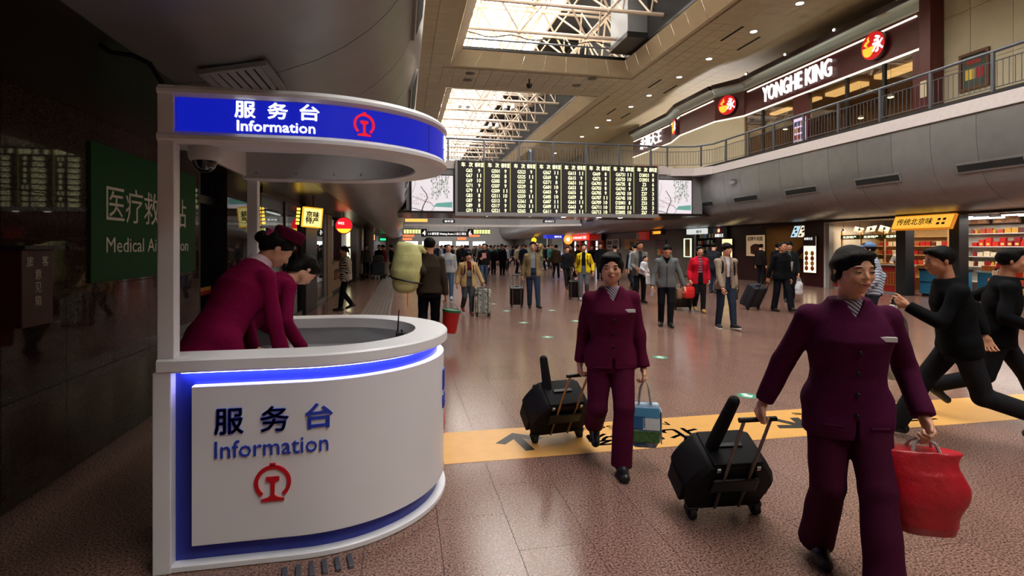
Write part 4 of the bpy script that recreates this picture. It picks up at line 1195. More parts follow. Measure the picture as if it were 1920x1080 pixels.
for n, y in enumerate((14.6, 17.2, 19.8, 22.4)):
    s = empty('spot_lamp', (15.5, y, 9.5), 'small spot lamp on the maroon cornice of the upper restaurant, %s from its end pier' % ORD[n], 'lamp', 'cornice spot lamps')
    MB().lathe([(.05, 0), (.06, .08), (.045, .1)], (15.52, y, 9.5), 12).build('can', M_grey, s, smooth=True); MB().ball((15.47, y, 9.52), .05, 10, 6).build('bulb', glow('spot_bulb_white', (255, 246, 230), 4), s, smooth=True)
# framed notice board on the upper wall
nb = empty('notice_board', (XR, 12.7, 6.15), 'framed notice with red and yellow signs on the upper wall', 'notice board')
for a, b in (((12.28, 6.12), (13.12, 6.2)), ((12.28, 7.12), (13.12, 7.2)), ((12.28, 6.2), (12.36, 7.12)), ((13.04, 6.2), (13.12, 7.12))):
    MB().box((XR - .05, *a), (XR + .012, *b)).build('frame', M_woodd, nb)
MB().box((XR - .015, 12.36, 6.2), (XR + .012, 13.04, 7.12)).build('panel', mat('notice_green', (62, 74, 66), .6), nb)
MB().box((XR - .02, 12.52, 6.86), (XR - .015, 12.92, 7.0)).build('title', mat('notice_red', (150, 34, 30), .6), nb)
for y, c in ((12.86, (222, 190, 60)), (12.76, (232, 206, 96)), (12.66, (206, 176, 80)), (12.54, (168, 22, 34)), (12.43, (160, 20, 40))):
    MB().box((XR - .021, y, 6.42), (XR - .015, y + .085, 6.74)).build('card', mat('card_%d_%d' % (c[0], c[1]), c, .6), nb)
# orange upper shop beyond the bridge
os_ = empty('orange_stall', (14.9, 33.0, ZT), 'orange stall with white letters on the upper level beyond the bridge', 'stall')
MB().box((13.9, 31.0, ZT), (15.4, 31.2, 6.55), .02).build('wall', mat('orange_board', (206, 92, 40), .5), os_)
MB().box((12.1, 31.0, ZT), (13.9, 31.15, 5.9), .02).build('counter', mat('orange_board', (206, 92, 40), .5), os_)
t = MB(); text_on(t, '大王', (12.9, 31.0, 5.95), (1, 0, 0), (0, 0, 1), .8, .36, bold=.02, thick=.03); t.build('lettering', M_wht, os_, fix=False)
MB().box((XR - .02, 33.0, 6.6), (XR + .06, 35.2, 8.6)).build('side_panel', mat('orange_board', (206, 92, 40), .5), os_) if False else None
# small emergency lamp box on the curved panels
eb = empty('emergency_light', (13.75, 20.6, 4.32), 'small white twin emergency light on the curved balcony panels', 'lamp')
MB().box((13.58, 20.5, 4.22), (13.70, 20.8, 4.36), .01).build('box', M_grey, eb)
for y in (20.55, 20.75): MB().lathe([(.03, 0), (.055, .07), (.001, .075)], (13.64, y, 4.36), 10).build('lamp_head', M_grey, eb, smooth=True)
# far, second bridge with its white rim
b2 = struct('far_bridge', MB().box((EL - .1, 44.0, 3.35), (ER + .1, 47.0, 4.9)), M_bridge, 'far footbridge with a white rim, seen under the near bridge')
MB().box((EL - .1, 43.9, 3.2), (9.4, 44.05, 3.36)).build('rim', M_white, b2)
MB().prism([(9.4, 43.9), (ER, 40.6), (ER, 40.9), (9.4, 44.05)], lambda u, v: (u, v, 3.2), lambda u, v: (u, v, 3.36)).build('rim', M_white, b2)
MB().prism([(9.4, 44.05), (ER, 40.9), (ER, 44.05)], lambda u, v: (u, v, 3.36), lambda u, v: (u, v, 4.8)).build('corner', M_bridge, b2)
# ------------------------------------------------------------------ lower right: shops under the balcony
M_shopwall = mat('shop_white_wall', (206, 200, 190), .6, var=.03)
M_shopfl = mat('shop_floor_tile', (150, 140, 128), .3, var=.05)
M_redw = mat('shop_red_panel', (150, 30, 30), .4, var=.08, scale=5)
M_gold = mat('gold_trim', (190, 140, 62), .35, .7)
M_green = mat('shop_green_sign', (22, 104, 66), .5)
M_tube = glow('fluorescent_tube', (255, 252, 244), 6)
M_warm = glow('warm_spot', (255, 206, 130), 16)
M_wood2 = mat('pale_shelf_wood', (196, 158, 104), .5, var=.08, scale=8)
M_stone = mat('grey_stone_wall', (108, 100, 90), .45, var=.1, scale=5, rnd=.06)
M_blue = mat('freezer_blue', (44, 112, 148), .35)

wr = struct('wall_right', MB().box((XR, Y0, 0), (XR + .25, 9.0, ZS)).box((XR + .03, 28.0, 0), (XR + .25, Y1, ZS)), M_stone, 'lower wall with shop fronts under the balcony')
slab_wall(wr, XR + .03, 28.0, 41.6, 0, ZS, 1.13, 1.3, M_stone, .03, -1, 'panel', .004)
MB().box((XR + 5, 9, 0), (XR + 5.2, 28, ZS)).box((XR, 8.9, 0), (XR + 5, 9.0, ZS)).box((XR, 27.9, 0), (XR + 5, 28.0, ZS)).build('back_wall', M_shopwall, wr)
MB().box((XR, 18.25, 0), (XR + 5, 18.4, ZS)).build('party_wall', M_shopwall, wr)
MB().box((XR - .2, 9, ZS), (XR + 5, 28, ZS + .06)).build('shop_ceiling', M_shopwall, wr)
for y0, y1 in ((14.75, 15.1), (13.02, 13.32)):
    p = struct('pillar', MB().box((15.95, y0, 0), (16.3, y1, ZS), .01), M_darkmetal, 'charcoal metal pillar between the shop fronts')
struct('trim_1', MB().box((15.9, 9, 2.53), (16.25, 18.3, ZS)), M_darkmetal, 'dark header beam over the snack shop fronts')
struct('trim_2', MB().box((16.0, 18.02, 0), (16.2, 18.2, 2.46)), M_grey, 'pale metal edge post of the snack counter shop')

# snack counter shop with the red front
sc = empty('snack_counter', (16.3, 16.6, 0), 'red fronted snack counter with green signs and warm spot lamps', 'shop counter')
MB().box((16.2, 15.12, .06), (16.75, 18.0, .93), .01).build('front', M_redw, sc)
MB().box((16.16, 15.12, 0), (16.75, 18.0, .06)).build('plinth', M_grey, sc)
MB().box((16.15, 15.12, .93), (16.8, 18.0, .97), .008).build('worktop', M_grey, sc)
em = MB().box((16.185, 15.3, .28), (16.2, 15.75, .74)).build('emblem', M_gold, sc)
for k in range(4): MB().box((16.178, 15.34 + k * .105, .32), (16.186, 15.39 + k * .105, .70)).build('emblem_bar', M_redw, em)
MB().cyl((16.05, 15.12, 1.02), (16.05, 18.0, 1.02), .02).build('guard_rail', M_gold, sc, smooth=True)
for y in (15.2, 16.6, 17.95): MB().cyl((16.05, y, 0), (16.05, y, 1.02), .015).build('guard_post', M_gold, sc, smooth=True)
MB().box((16.35, 15.14, .97), (16.36, 17.98, 1.45)).build('pane', M_shopglass, sc)
for y in (15.14, 16.1, 17.05, 17.96): MB().box((16.5, y - .025, .97), (16.56, y + .025, 2.2)).build('canopy_post', M_wood2, sc)
for y in (15.2, 16.13, 17.08):
    b = MB().box((16.44, y, 1.86), (16.54, y + .86, 2.03)).build('header_board', M_gold, sc)
    MB().box((16.43, y + .02, 1.885), (16.44, y + .84, 2.005)).build('green_panel', M_green, b)
    t = MB(); text_on(t, '北京特产', (16.43, y + .74, 1.90), (0, -1, 0), (0, 0, 1), .62, .09, bold=.02); t.build('lettering', glow('sign_cream', (255, 246, 214), 1.4), b, fix=False)
for k, (y, dz, ti) in enumerate(((17.3, .0, .2), (16.75, .02, -.1), (16.2, .0, .25), (15.65, .03, -.15))):
    MB().obox((16.62, y, 2.2 + dz), (0, 1, ti), (.5, 0, 1), (1, 0, -.5), (.2, .12, .008)).build('price_board', mat('price_board_white', (196, 190, 178), .5), sc)
for n, y in enumerate((17.75, 17.0, 16.5, 15.95, 15.4)):
    s = empty('spot_lamp', (16.4, y, 2.25), 'warm spot lamp over the snack counter, %s from the pale edge post' % ('first', 'second', 'third', 'fourth', 'fifth')[n], 'lamp', 'snack counter spot lamps')
    MB().cyl((16.4, y, 2.26), (16.4, y, 2.46), .008, n=6).build('stem', M_darkmetal, s)
    MB().lathe([(.03, .1), (.055, 0), (.05, 0)], (16.4, y, 2.18), 12, (-.3, 0, 1)).build('can', M_grey, s, smooth=True)
    MB().ball((16.41, y, 2.185), .042, 10, 6).build('bulb', M_warm, s, smooth=True)

def shelf_unit(x, y0, y1, z_levels, depth, top, lab, m, group=None):
    """open shelves facing -X"""
    s = empty('shelf_unit', (x, (y0 + y1) / 2, 0), lab, 'shelf', group)
    for y in (y0, y1): MB().box((x, y - .02, 0), (x + depth, y + .02, top)).build('side_panel', m, s)
    for z in z_levels: MB().box((x, y0 + .02, z - .025), (x + depth, y1 - .02, z)).build('shelf_board', m, s)
    MB().box((x + depth - .02, y0 + .02, 0), (x + depth, y1 - .02, top)).build('back_panel', m, s)
    return s
PAL = [(176, 26, 26), (196, 40, 30), (140, 20, 30), (206, 150, 50), (216, 200, 170), (90, 30, 30), (180, 70, 40), (220, 120, 60)]
def gift_mesh(kind, col, h):
    m = MB()
    if kind == 0: m.box((-.05, -.09, 0), (.05, .09, h), .006)
    elif kind == 1: m.lathe([(.05, 0), (.055, h * .1), (.055, h * .6), (.025, h * .75), (.025, h), (.001, h)], (0, 0, 0), 12)
    else: m.box((-.055, -.08, 0), (.055, .08, h * .8), .01)
    me = m.mesh('gift_box', smooth=(kind == 1)); me.materials.append(mat('pack_%d_%d_%d' % col, col, .35, var=.2, scale=25)); return me
GIFT = {}
def gift(kind, ci, hi, x, y, z, lab, grp):
    key = (kind, ci, hi)
    if key not in GIFT:
        GIFT[key] = gift_mesh(kind, PAL[ci], (.16, .22, .28)[hi])
        lb = MB().box((-.058, -.045, .04), (-.05, .045, .11)).mesh('label_patch'); lb.materials.append(mat('gold_label', (226, 186, 96), .4))
        GIFT[key] = (GIFT[key], lb)
    g, lb = GIFT[key]
    nm = ('gift_box', 'jar', 'gift_bag')[kind]
    o = link_mesh(nm, g, None, None, (x, y, z)); tag(o, lab, ('box', 'jar', 'bag')[kind], grp)
    if kind != 1 and hi: link_mesh('label_patch', lb, None, o)
    if kind == 2:
        if 'h' not in GIFT:
            GIFT['h'] = MB().tube([(-.02, -.04, (.18)), (-.02, -.03, .26), (-.02, .03, .26), (-.02, .04, .18)], .006, 5).mesh('handle', smooth=True); GIFT['h'].materials.append(M_gold)
        if hi == 1: link_mesh('handle', GIFT['h'], None, o)
    return o
R = random.Random(11)
KN = ('gift box', 'jar', 'gift bag')
SHN = {.95: 'low', 1.3: 'middle', 1.62: 'upper', 1.28: 'middle', 1.60: 'upper', 2.02: 'top', .8: 'low', 1.2: 'middle', 1.6: 'upper'}
CN = {0: 'red', 1: 'bright red', 2: 'crimson', 3: 'golden', 4: 'cream', 5: 'dark maroon', 6: 'rust', 7: 'orange'}
def fill(x, y0, y1, z, place, grp, cols, gap=.01, clear=.4):
    y = y0 + .12; n = 0
    while y < y1 - .12:
        k = R.choice((0, 0, 2, 1)); c = R.choice(cols); h = R.randrange(3) if clear > .32 else 0
        gift(k, c, h, x + .12, y, z, '%s %s, %s along %s' % (CN[c], KN[k], ORD[n % 20], place % SHN[z]), grp); n += 1
        y += (.195 if k != 1 else .125) + gap * R.random() * 2
# shelves behind the red counter
shelf_unit(18.1, 15.15, 18.1, (.5, .95, 1.3, 1.62, 1.95), .35, 2.2, 'pale wooden shelves behind the red snack counter', M_wood2)
for z, cl in ((.95, .33), (1.3, .3), (1.62, .3)): fill(18.1, 15.2, 18.05, z, 'the %s shelf behind the red counter', 'goods behind the red counter', (0, 2, 5, 4, 6), clear=cl)
# open gift shop, two bays
shelf_unit(18.4, 13.0, 14.9, (.45, .95, 1.28, 1.60, 2.02), .38, 2.3, 'white shelves with red gift bags between the charcoal pillars', M_shopwall)
shelf_unit(18.4, 9.3, 12.9, (.45, .95, 1.28, 1.60, 2.02), .38, 2.3, 'long gift shop shelves at the picture edge', M_wood2)
for z, cl, cols in ((.95, .3, (4, 2, 5, 3)), (1.28, .3, (0, 4, 2, 5)), (1.60, .4, (0, 1, 1, 2)), (2.02, .2, (3, 5, 6))):
    fill(18.4, 13.05, 14.85, z, 'the %s white shelf between the charcoal pillars', 'goods between the charcoal pillars', cols, clear=cl)
    fill(18.4, 9.35, 12.85, z, 'the %s long gift shop shelf', 'goods on the long gift shop shelves', cols, clear=cl)
fz = empty('chest_freezer', (16.75, 14.2, 0), 'blue chest freezer with dark lid in the gift shop doorway', 'freezer')
MB().box((16.45, 13.55, .08), (17.1, 14.72, .82), .02).build('body', M_blue, fz)
MB().box((16.5, 13.6, 0), (17.05, 14.67, .08)).build('plinth', M_dark, fz)
MB().box((16.43, 13.53, .82), (17.12, 14.74, .9), .015).build('lid', M_darkmetal, fz)
MB().box((16.435, 13.6, .44), (16.45, 14.67, .47)).build('seam', M_dark, fz)
f2 = empty('chest_freezer', (16.75, 12.2, 0), 'blue chest freezer heaped with goods beside the outer pillar', 'freezer')
MB().box((16.45, 11.3, .08), (17.1, 12.9, .82), .02).build('body', M_blue, f2)
MB().box((16.5, 11.35, 0), (17.05, 12.85, .08)).build('plinth', M_dark, f2)
MB().box((16.43, 11.28, .82), (17.12, 12.92, .88), .015).build('lid', mat('freezer_glass_top', (120, 150, 160), .15), f2)
for k in range(24):
    y = 11.4 + .125 * (k % 12); x = 16.6 + .28 * (k // 12)
    gift(0, R.choice((3, 1, 4, 7)), 0, x, y, .88, 'bright snack pack heaped on the freezer beside the outer pillar', 'snack packs on the freezer')
for k in range(9):
    gift(0, R.choice((3, 4, 6)), 0, 16.75, 13.66 + .12 * k, .90, 'snack pack lying on the dark freezer lid', 'snack packs on the dark freezer lid')
for n, y in enumerate((9.6, 11.2, 13.2)):
    for m_, x in enumerate((16.7, 17.3, 17.9)):
        t = empty('tube_lamp', (x, y + .6, 2.55), 'white fluorescent ceiling tube in the gift shop, %s row, %s tube' % (('front', 'middle', 'back')[m_], ('outermost', 'middle', 'innermost')[n]), 'lamp', 'gift shop tube lamps')
        MB().box((x - .05, y, 2.50), (x + .05, y + 1.25, 2.597)).build('holder', M_grey, t)
        MB().cyl((x, y + .03, 2.48), (x, y + 1.22, 2.48), .02, n=8).build('tube', M_tube, t, smooth=True)
def area(name, loc, sx, sy, e, col, rx=0, ry=0):
    l = bpy.data.lights.new(name, 'AREA'); l.shape = 'RECTANGLE'; l.size = sx; l.size_y = sy; l.energy = e; l.color = col
    o = bpy.data.objects.new(name, l); o.location = loc; o.rotation_euler = (rx, ry, 0); COL.objects.link(o); return o
area('gift_shop_light', (17.2, 12.2, 2.44), 1.6, 5.4, 130, (1, .96, .9))
area('snack_light', (16.9, 16.6, 2.4), .8, 2.6, 62, (1, .8, .55))
# framed paper panels over the shelves and a slanted snack rack in front of the outer bay
for n, (y0, y1) in enumerate(((13.1, 13.9), (14.0, 14.8), (9.5, 10.5), (10.7, 11.7), (11.9, 12.8))):
    pb_ = empty('framed_scroll', (18.35, (y0 + y1) / 2, 2.1), 'tan framed scroll over the gift shop shelves, %s from the counter side' % ORD[(1, 0, 4, 3, 2)[n]], 'picture', 'scrolls over the shelves')
    MB().box((18.32, y0, 2.32), (18.38, y1, 2.58), .006).build('frame', M_woodd, pb_); MB().box((18.31, y0 + .05, 2.35), (18.32, y1 - .05, 2.55)).build('face', mat('panel_tan', (190, 140, 90), .6, col2=(120, 76, 50), scale=9), pb_)
rk = empty('snack_rack', (16.2, 11.75, 0), 'slanted snack rack full of bright packets in front of the outer gift shop bay', 'rack')
for y in (11.2, 12.3): MB().obox((16.15, y, .6), (.5, 0, 1), (0, 1, 0), (1, 0, -.5), (.55, .015, .02)).build('side', M_darkmetal, rk)
for k in range(4): MB().box((15.86 + .14 * k, 11.2, .30 + .22 * k), (16.04 + .14 * k, 12.3, .32 + .22 * k)).build('tray', M_darkmetal, rk)
for y in (11.2, 12.3): MB().box((16.3, y - .015, 0), (16.34, y + .015, .95)).build('leg', M_darkmetal, rk)
for k in range(4):
    for j in range(7): gift(0, (3, 1, 7, 0, 6, 4, 3)[(j + k * 3) % 7], 0, 15.95 + .14 * k, 11.30 + .15 * j, .32 + .22 * k, '%s snack packet, %s along the %s tray of the slanted rack' % (CN[(3, 1, 7, 0, 6, 4, 3)[(j + k * 3) % 7]], ORD[j], ('lowest', 'second', 'third', 'top')[k]), 'packets on the slanted rack')
# hanging yellow sign, tilted, over the gift shop
hs = empty('hanging_sign', (15.5, 13.75, 2.3), 'glowing yellow slanted sign with black calligraphy over the gift shop', 'sign')
c = Vector((15.5, 13.76, 2.33)); r_ = Vector((0, -1, 0)); u_ = Vector((.32, -.12, 1)).normalized(); n_ = r_.cross(u_)
MB().obox(c, r_, u_, n_, (.98, .23, .05), .01).build('box', mat('sign_frame_amber', (206, 130, 30), .4, emit=(255, 150, 20), es=.5), hs)
MB().obox(c + n_ * .05, r_, u_, n_, (.95, .20, .006)).build('face', glow('sign_yellow_face', (255, 190, 70), 1.0), hs)
t = MB(); text_on(t, '传统北京味', c + n_ * .057 - r_ * .82 - u_ * .09, r_, u_, 1.18, .21, bold=.01); t.build('lettering', mat('sign_black_ink', (40, 26, 10), .6), hs, fix=False)
for k in range(4):
    MB().obox(c + n_ * .058 + r_ * (.55 + .16 * (k % 2)) + u_ * (.06 - .13 * (k // 2)), r_, u_, n_, (.045, .035, .003)).build('seal', mat('sign_seal', (120, 90, 110), .6), hs)
for s in (-.6, .6): MB().cyl(c + r_ * s + u_ * .22, c + r_ * s + u_ * .22 + Vector((0, 0, .12)), .01, n=6).build('hanger', M_dark, hs)

# lower restaurant: maroon walls, opening with counter, menus
lr = struct('wall_right', MB().box((XR, 22.1, 0), (XR + .2, 26.0, ZS)).box((XR, 18.4, 0), (XR + .2, 19.45, ZS)).box((XR, 19.45, 2.46), (XR + .2, 22.1, ZS)), M_maroon2, 'dark maroon front wall of the lower restaurant')
MB().box((XR + 2.6, 18.45, 0), (XR + 2.7, 22.6, ZS)).build('inner_wall', M_warmwall, lr)
MB().box((XR + .2, 22.55, 0), (XR + 2.6, 22.6, ZS)).build('inner_wall', M_warmwall, lr)
def poster(name, lab, cat, X, y0, y1, z0, z1, m, parts=(), frame=M_dark, grp=None):
    p = empty(name, (X, (y0 + y1) / 2, z0), lab, cat, grp)
    MB().box((X - .05, y0 - .03, z0 - .03), (X - .001, y1 + .03, z1 + .03), .005).build('frame', frame, p)
    MB().box((X - .058, y0, z0), (X - .05, y1, z1)).build('picture', m, p)
    for nm, a, b, c_, d_, mm in parts:
        W, Hh = y1 - y0, z1 - z0
        MB().box((X - .064, y1 - a * W, z0 + b * Hh), (X - .058, y1 - c_ * W, z0 + d_ * Hh)).build(nm, mm, p)
    return p
M_food = mat('poster_burger_brown', (96, 44, 24), .5, var=.3, scale=12)
pb = poster('burger_poster', 'framed burger poster on the maroon wall of the lower restaurant', 'poster', XR, 21.85, 23.2, 1.15, 2.12, glow('poster_cream_glow', (206, 170, 130), .5))
for nm, cz, rz, m in (('bun_top', 1.52, .2, M_food), ('filling', 1.4, .07, mat('poster_meat', (70, 26, 18), .5)), ('bun_bottom', 1.31, .09, M_food)):
    MB().ball((XR - .06, 22.45, cz), (.006, .45, rz), 20, 8).build(nm, m, pb, smooth=True)
t = MB(); text_on(t, '招牌牛肉面', (XR - .058, 23.1, 1.86), (0, -1, 0), (0, 0, 1), 1.1, .2, bold=.02); t.build('lettering', M_dark, pb, fix=False)
poster('lit_poster', 'glowing cream poster beside the lower restaurant logo', 'poster', XR, 24.35, 25.2, .95, 1.97, glow('poster_lamp_cream', (255, 226, 160), 1.5), (('picture_block', .15, .1, .85, .4, M_food),))
lg = empty('restaurant_sign', (XR, 25.3, 2.05), 'small black sign with red bowl logo and white characters', 'sign')
MB().box((XR - .1, 24.7, 2.02), (XR, 25.95, 2.58), .01).build('panel', M_dark, lg)
bowl_logo((XR - .1, 25.4, 2.42), (0, -1, 0), (0, 0, 1), .13, lg)
t = MB(); text_on(t, '永和大王', (XR - .1, 25.78, 2.08), (0, -1, 0), (0, 0, 1), .76, .17, bold=.02, thick=.01); t.build('lettering', M_wht, lg, fix=False)
for k in range(3):
    y = 20.5 - .42 * k; cc = Vector((XR + .3, y - .2, 2.22))
    m = empty('menu_board', cc, 'tilted lit menu board over the restaurant opening, %s from the burger poster' % ('first', 'second', 'third')[k], 'menu', 'lit menu boards')
    MB().obox(cc, (0, -1, .0), (.3, -.15, 1), Vector((0, -1, 0)).cross(Vector((.3, -.15, 1))), (.2, .27, .02), .005).build('frame', M_dark, m)
    nn = Vector((0, -1, 0)).cross(Vector((.3, -.15, 1)).normalized())
    MB().obox(cc + nn * .021, (0, -1, 0), (.3, -.15, 1), nn, (.185, .25, .003)).build('face', glow(('menu_sky', 'menu_cream', 'menu_amber')[k], ((176, 206, 222), (238, 222, 196), (236, 190, 110))[k], 1.2), m)
    for q in range(3):
        MB().obox(cc + nn * .026 + Vector((0, -1, 0)) * (-.06 + .1 * (q % 2)) + Vector((.3, -.15, 1)).normalized() * (-.15 + .14 * q), (0, -1, 0), (.3, -.15, 1), nn, (.06, .045, .002)).build('dish_picture', M_food, m)
mb_ = poster('menu_light_box', 'tall glowing menu light box at the edge of the lower restaurant', 'menu', XR, 18.75, 19.42, .55, 2.0, glow('menu_box_cream', (250, 232, 190), 1.7))
for j in range(4):
    for i in range(2):
        MB().lathe([(.1, 0), (.1, .006), (.001, .006)], (XR - .058, 19.26 - .32 * i, .72 + .2 * j), 14, (-1, 0, 0)).build('dish_picture', mat('dish_%d' % (j % 2), ((150, 54, 30), (196, 130, 60))[j % 2], .5), mb_)
MB().box((XR - .063, 18.75, 1.62), (XR - .058, 19.42, 2.0)).build('top_panel', M_maroon2, mb_)
t = MB(); text_on(t, '永和大王', (XR - .063, 19.38, 1.86), (0, -1, 0), (0, 0, 1), .46, .1, bold=.02); t.build('lettering', M_wht, mb_, fix=False)
cnt = empty('service_counter', (XR + 1.6, 20.8, 0), 'dim wooden service counter inside the lower restaurant', 'counter')
MB().box((XR + 1.3, 19.5, 0), (XR + 1.8, 22.4, 1.0), .01).build('front', M_woodd, cnt); MB().box((XR + 1.25, 19.45, 1.0), (XR + 1.85, 22.45, 1.05), .01).build('worktop', M_dark, cnt)
MB().obox((XR + .7, 20.3, 1.55), (0, 1, -.7), (1, 0, 0), (0, .7, 1), (1.1, .04, .09)).thing('stair_rail', M_maroon, (XR + .7, 20.3, 1.0), 'slanting maroon stair rail inside the lower restaurant', 'stair rail')
area('lower_restaurant_light', (XR + 1.6, 20.8, 2.5), .8, 2, 9, (1, .72, .42))

# bookshop and light boxes further along
bs = shelf_unit(XR - .05, 26.0, 27.7, (.3, .65, 1.0, 1.35, 1.7, 2.05), .3, 2.3, 'dark bookshelf full of books beside the lower restaurant', M_dark)
R2 = random.Random(4); bk = [mat('book_%d' % i, c, .6) for i, c in enumerate([(200, 196, 186), (160, 40, 40), (60, 80, 120), (206, 180, 110), (90, 110, 90), (226, 222, 214)])]
bme = []
for i in range(6):
    m = MB().box((0, -.03, 0), (.16, .03, .24), .004).mesh('book'); m.materials.append(bk[i]); bme.append(m)
for zi, z in enumerate((.65, 1.0, 1.35, 1.7, 2.05)):
    for k in range(14):
        if R2.random() < .15: continue
        c = R2.randrange(6); o = link_mesh('book', bme[c], None, None, (XR - .02, 26.12 + .11 * k, z)); o.scale = (1, R2.uniform(.8, 1.5), R2.uniform(.75, 1.05))
        tag(o, '%s book, %s along the %s row of the dark bookshelf' % (('cream', 'red', 'blue', 'tan', 'green', 'white')[c], ORD[k], ('lowest', 'second', 'middle', 'fourth', 'top')[zi]), 'book', 'books on the dark bookshelf')
hw = empty('hanging_sign', (15.6, 26.9, 2.3), 'white hanging shop sign over the dark bookshelf', 'sign')
MB().box((15.5, 25.95, 2.26), (15.7, 27.8, 2.56), .02).build('box', glow('sign_pale_white', (226, 232, 228), .9), hw)
t = MB(); text_on(t, '图书', (15.5, 26.75, 2.31), (0, -1, 0), (0, 0, 1), .5, .15, bold=.02); t.build('lettering', M_dark, hw, fix=False)
lb = poster('light_box', 'pale green light box with gold calligraphy on the stone wall', 'light box', XR, 28.2, 29.1, .98, 2.06, glow('lightbox_pale', (222, 236, 206), 1.2), (('centre_panel', .2, .05, .8, .95, mat('calligraphy_gold', (170, 140, 90), .6, var=.4, scale=14)),))
ob = empty('arrow_sign', (15.2, 30.5, 2.35), 'small orange glowing direction sign near the stone wall', 'sign')
MB().box((15.1, 29.9, 2.3), (15.3, 31.3, 2.58), .01).build('box', M_dark, ob); MB().box((15.09, 30.1, 2.36), (15.1, 31.15, 2.52)).build('face', glow('sign_orange', (255, 140, 30), 2.0), ob)
MB().prism([(31.15, 2.44), (31.0, 2.36), (31.0, 2.52)], lambda u, v: (15.085, u, v), lambda u, v: (15.09, u, v)).build('arrow', M_dark, ob)
pi = poster('framed_picture', 'framed ink picture on the stone wall nearer the orange shop', 'picture', XR, 38.7, 41.4, 1.38, 2.18, mat('paper_cream', (206, 196, 176), .6), (('ink_figure', .1, .45, .45, .8, M_dark), ('ink_figure', .55, .5, .9, .85, M_darkmetal), ('ink_line', .15, .15, .4, .3, M_darkmetal), ('ink_line', .6, .15, .85, .3, M_darkmetal)), M_maroon2)
p2 = poster('framed_picture', 'amber picture with a dark figure on the stone wall', 'picture', XR, 35.2, 37.7, 1.4, 2.14, mat('picture_amber', (190, 140, 70), .6, var=.2), (('ink_figure', .4, .3, .62, .75, M_dark),), M_maroon2)
rb = empty('red_light_box', (15.7, 33.9, 2.05), 'dim red hanging light box under the balcony', 'light box')
MB().box((15.6, 33.1, 2.03), (15.8, 34.7, 2.56), .01).build('box', mat('dim_red_box', (150, 50, 46), .5, emit=(190, 50, 40), es=.25), rb); MB().box((15.59, 34.2, 2.06), (15.6, 34.68, 2.5)).build('face', mat('dim_white_face', (196, 170, 160), .5), rb)
wp = poster('wall_notice', 'small grey notice with a yellow and red badge on the stone wall', 'notice', XR, 31.3, 32.7, .75, 1.98, mat('notice_dark_grey', (86, 82, 78), .5), (('badge', .2, .25, .5, .55, mat('badge_yellow', (206, 160, 50), .5)), ('badge', .5, .25, .8, .55, mat('badge_red', (176, 40, 34), .5)), ('title', .2, .7, .8, .82, M_redw)))
# orange shop
of = empty('orange_shop', (15.9, 46.5, 0), 'orange shop front with red lit sign beyond the bridge', 'shop')
M_or = mat('orange_shop_panel', (196, 84, 36), .5, var=.08)
for y0, y1 in ((41.7, 42.6), (44.6, 45.2), (47.2, 47.8), (50.4, 51.9)): MB().box((15.8, y0, 0), (16.02, y1, 2.5), .01).build('pier', M_or, of)
MB().box((15.75, 41.7, 2.1), (16.04, 51.9, ZS)).build('header', M_maroon2, of)
MB().box((16.05, 42, 0), (16.08, 51.5, 2.2)).build('inner_wall', mat('orange_shop_dark', (60, 36, 26), .6), of)
for y in (43.2, 46.0, 49.0):
    for k in range(3): MB().box((15.95, y, .5 + .55 * k), (15.98, y + .32, .95 + .55 * k)).build('light_panel', glow('cold_panel_light', (220, 232, 244), 2.2), of)
rs = empty('red_sign', (15.3, 46, 2.1), 'bright red lit sign of the orange shop', 'sign')
MB().box((15.2, 43.6, 2.15), (15.4, 47.6, 2.58), .02).build('box', glow('sign_red_lit', (236, 44, 30), 1.8), rs)
t = MB(); text_on(t, 'SUPERMARKET 超市', (15.2, 47.4, 2.24), (0, -1, 0), (0, 0, 1), 3.6, .26, bold=.02); t.build('lettering', M_wht, rs, fix=False)
dsn = empty('round_sign', (15.2, 48.9, 2.3), 'round glowing orange sign hanging beside the red sign', 'sign')
MB().lathe([(.001, -.06), (.42, -.06), (.46, 0), (.42, .06), (.001, .06)], (15.2, 48.9, 2.25), 28, (-.6, -.8, 0)).build('disc', glow('disc_orange', (255, 150, 60), 1.5), dsn, smooth=True)
MB().lathe([(.2, .062), (.2, .07), (.001, .07)], (15.2, 48.9, 2.25), 20, (-.6, -.8, 0)).build('centre', M_wht, dsn)
# green and glass bays, yellow lamp, far shop glow
gb = poster('green_wall_panel', 'plain dark green wall panel far down the hall', 'panel', XR, 59.5, 63.5, .05, 2.5, mat('green_panel', (34, 92, 62), .5))
gp = poster('frosted_bay', 'pale frosted glass bay beside the dark green panel', 'window', XR, 66, 71, .05, 2.5, mat('frosted_pale', (150, 172, 164), .4))
gp2 = poster('frosted_bay', 'pale blue glass bay beyond the orange shop', 'window', XR, 53.6, 57.5, .05, 2.5, mat('frosted_blue', (150, 178, 182), .4))
ys = MB().ball((14.6, 60.0, 2.3), (.3, .1, .3), 16, 10).cyl((14.6, 60, 2.5), (14.6, 60, 3.3), .012, n=6); ys.thing('heart_lamp', glow('lamp_yellow', (255, 190, 30), 1.6), (14.6, 60, 2.0), 'rounded yellow lamp sign far down the hall', 'sign', smooth=True)

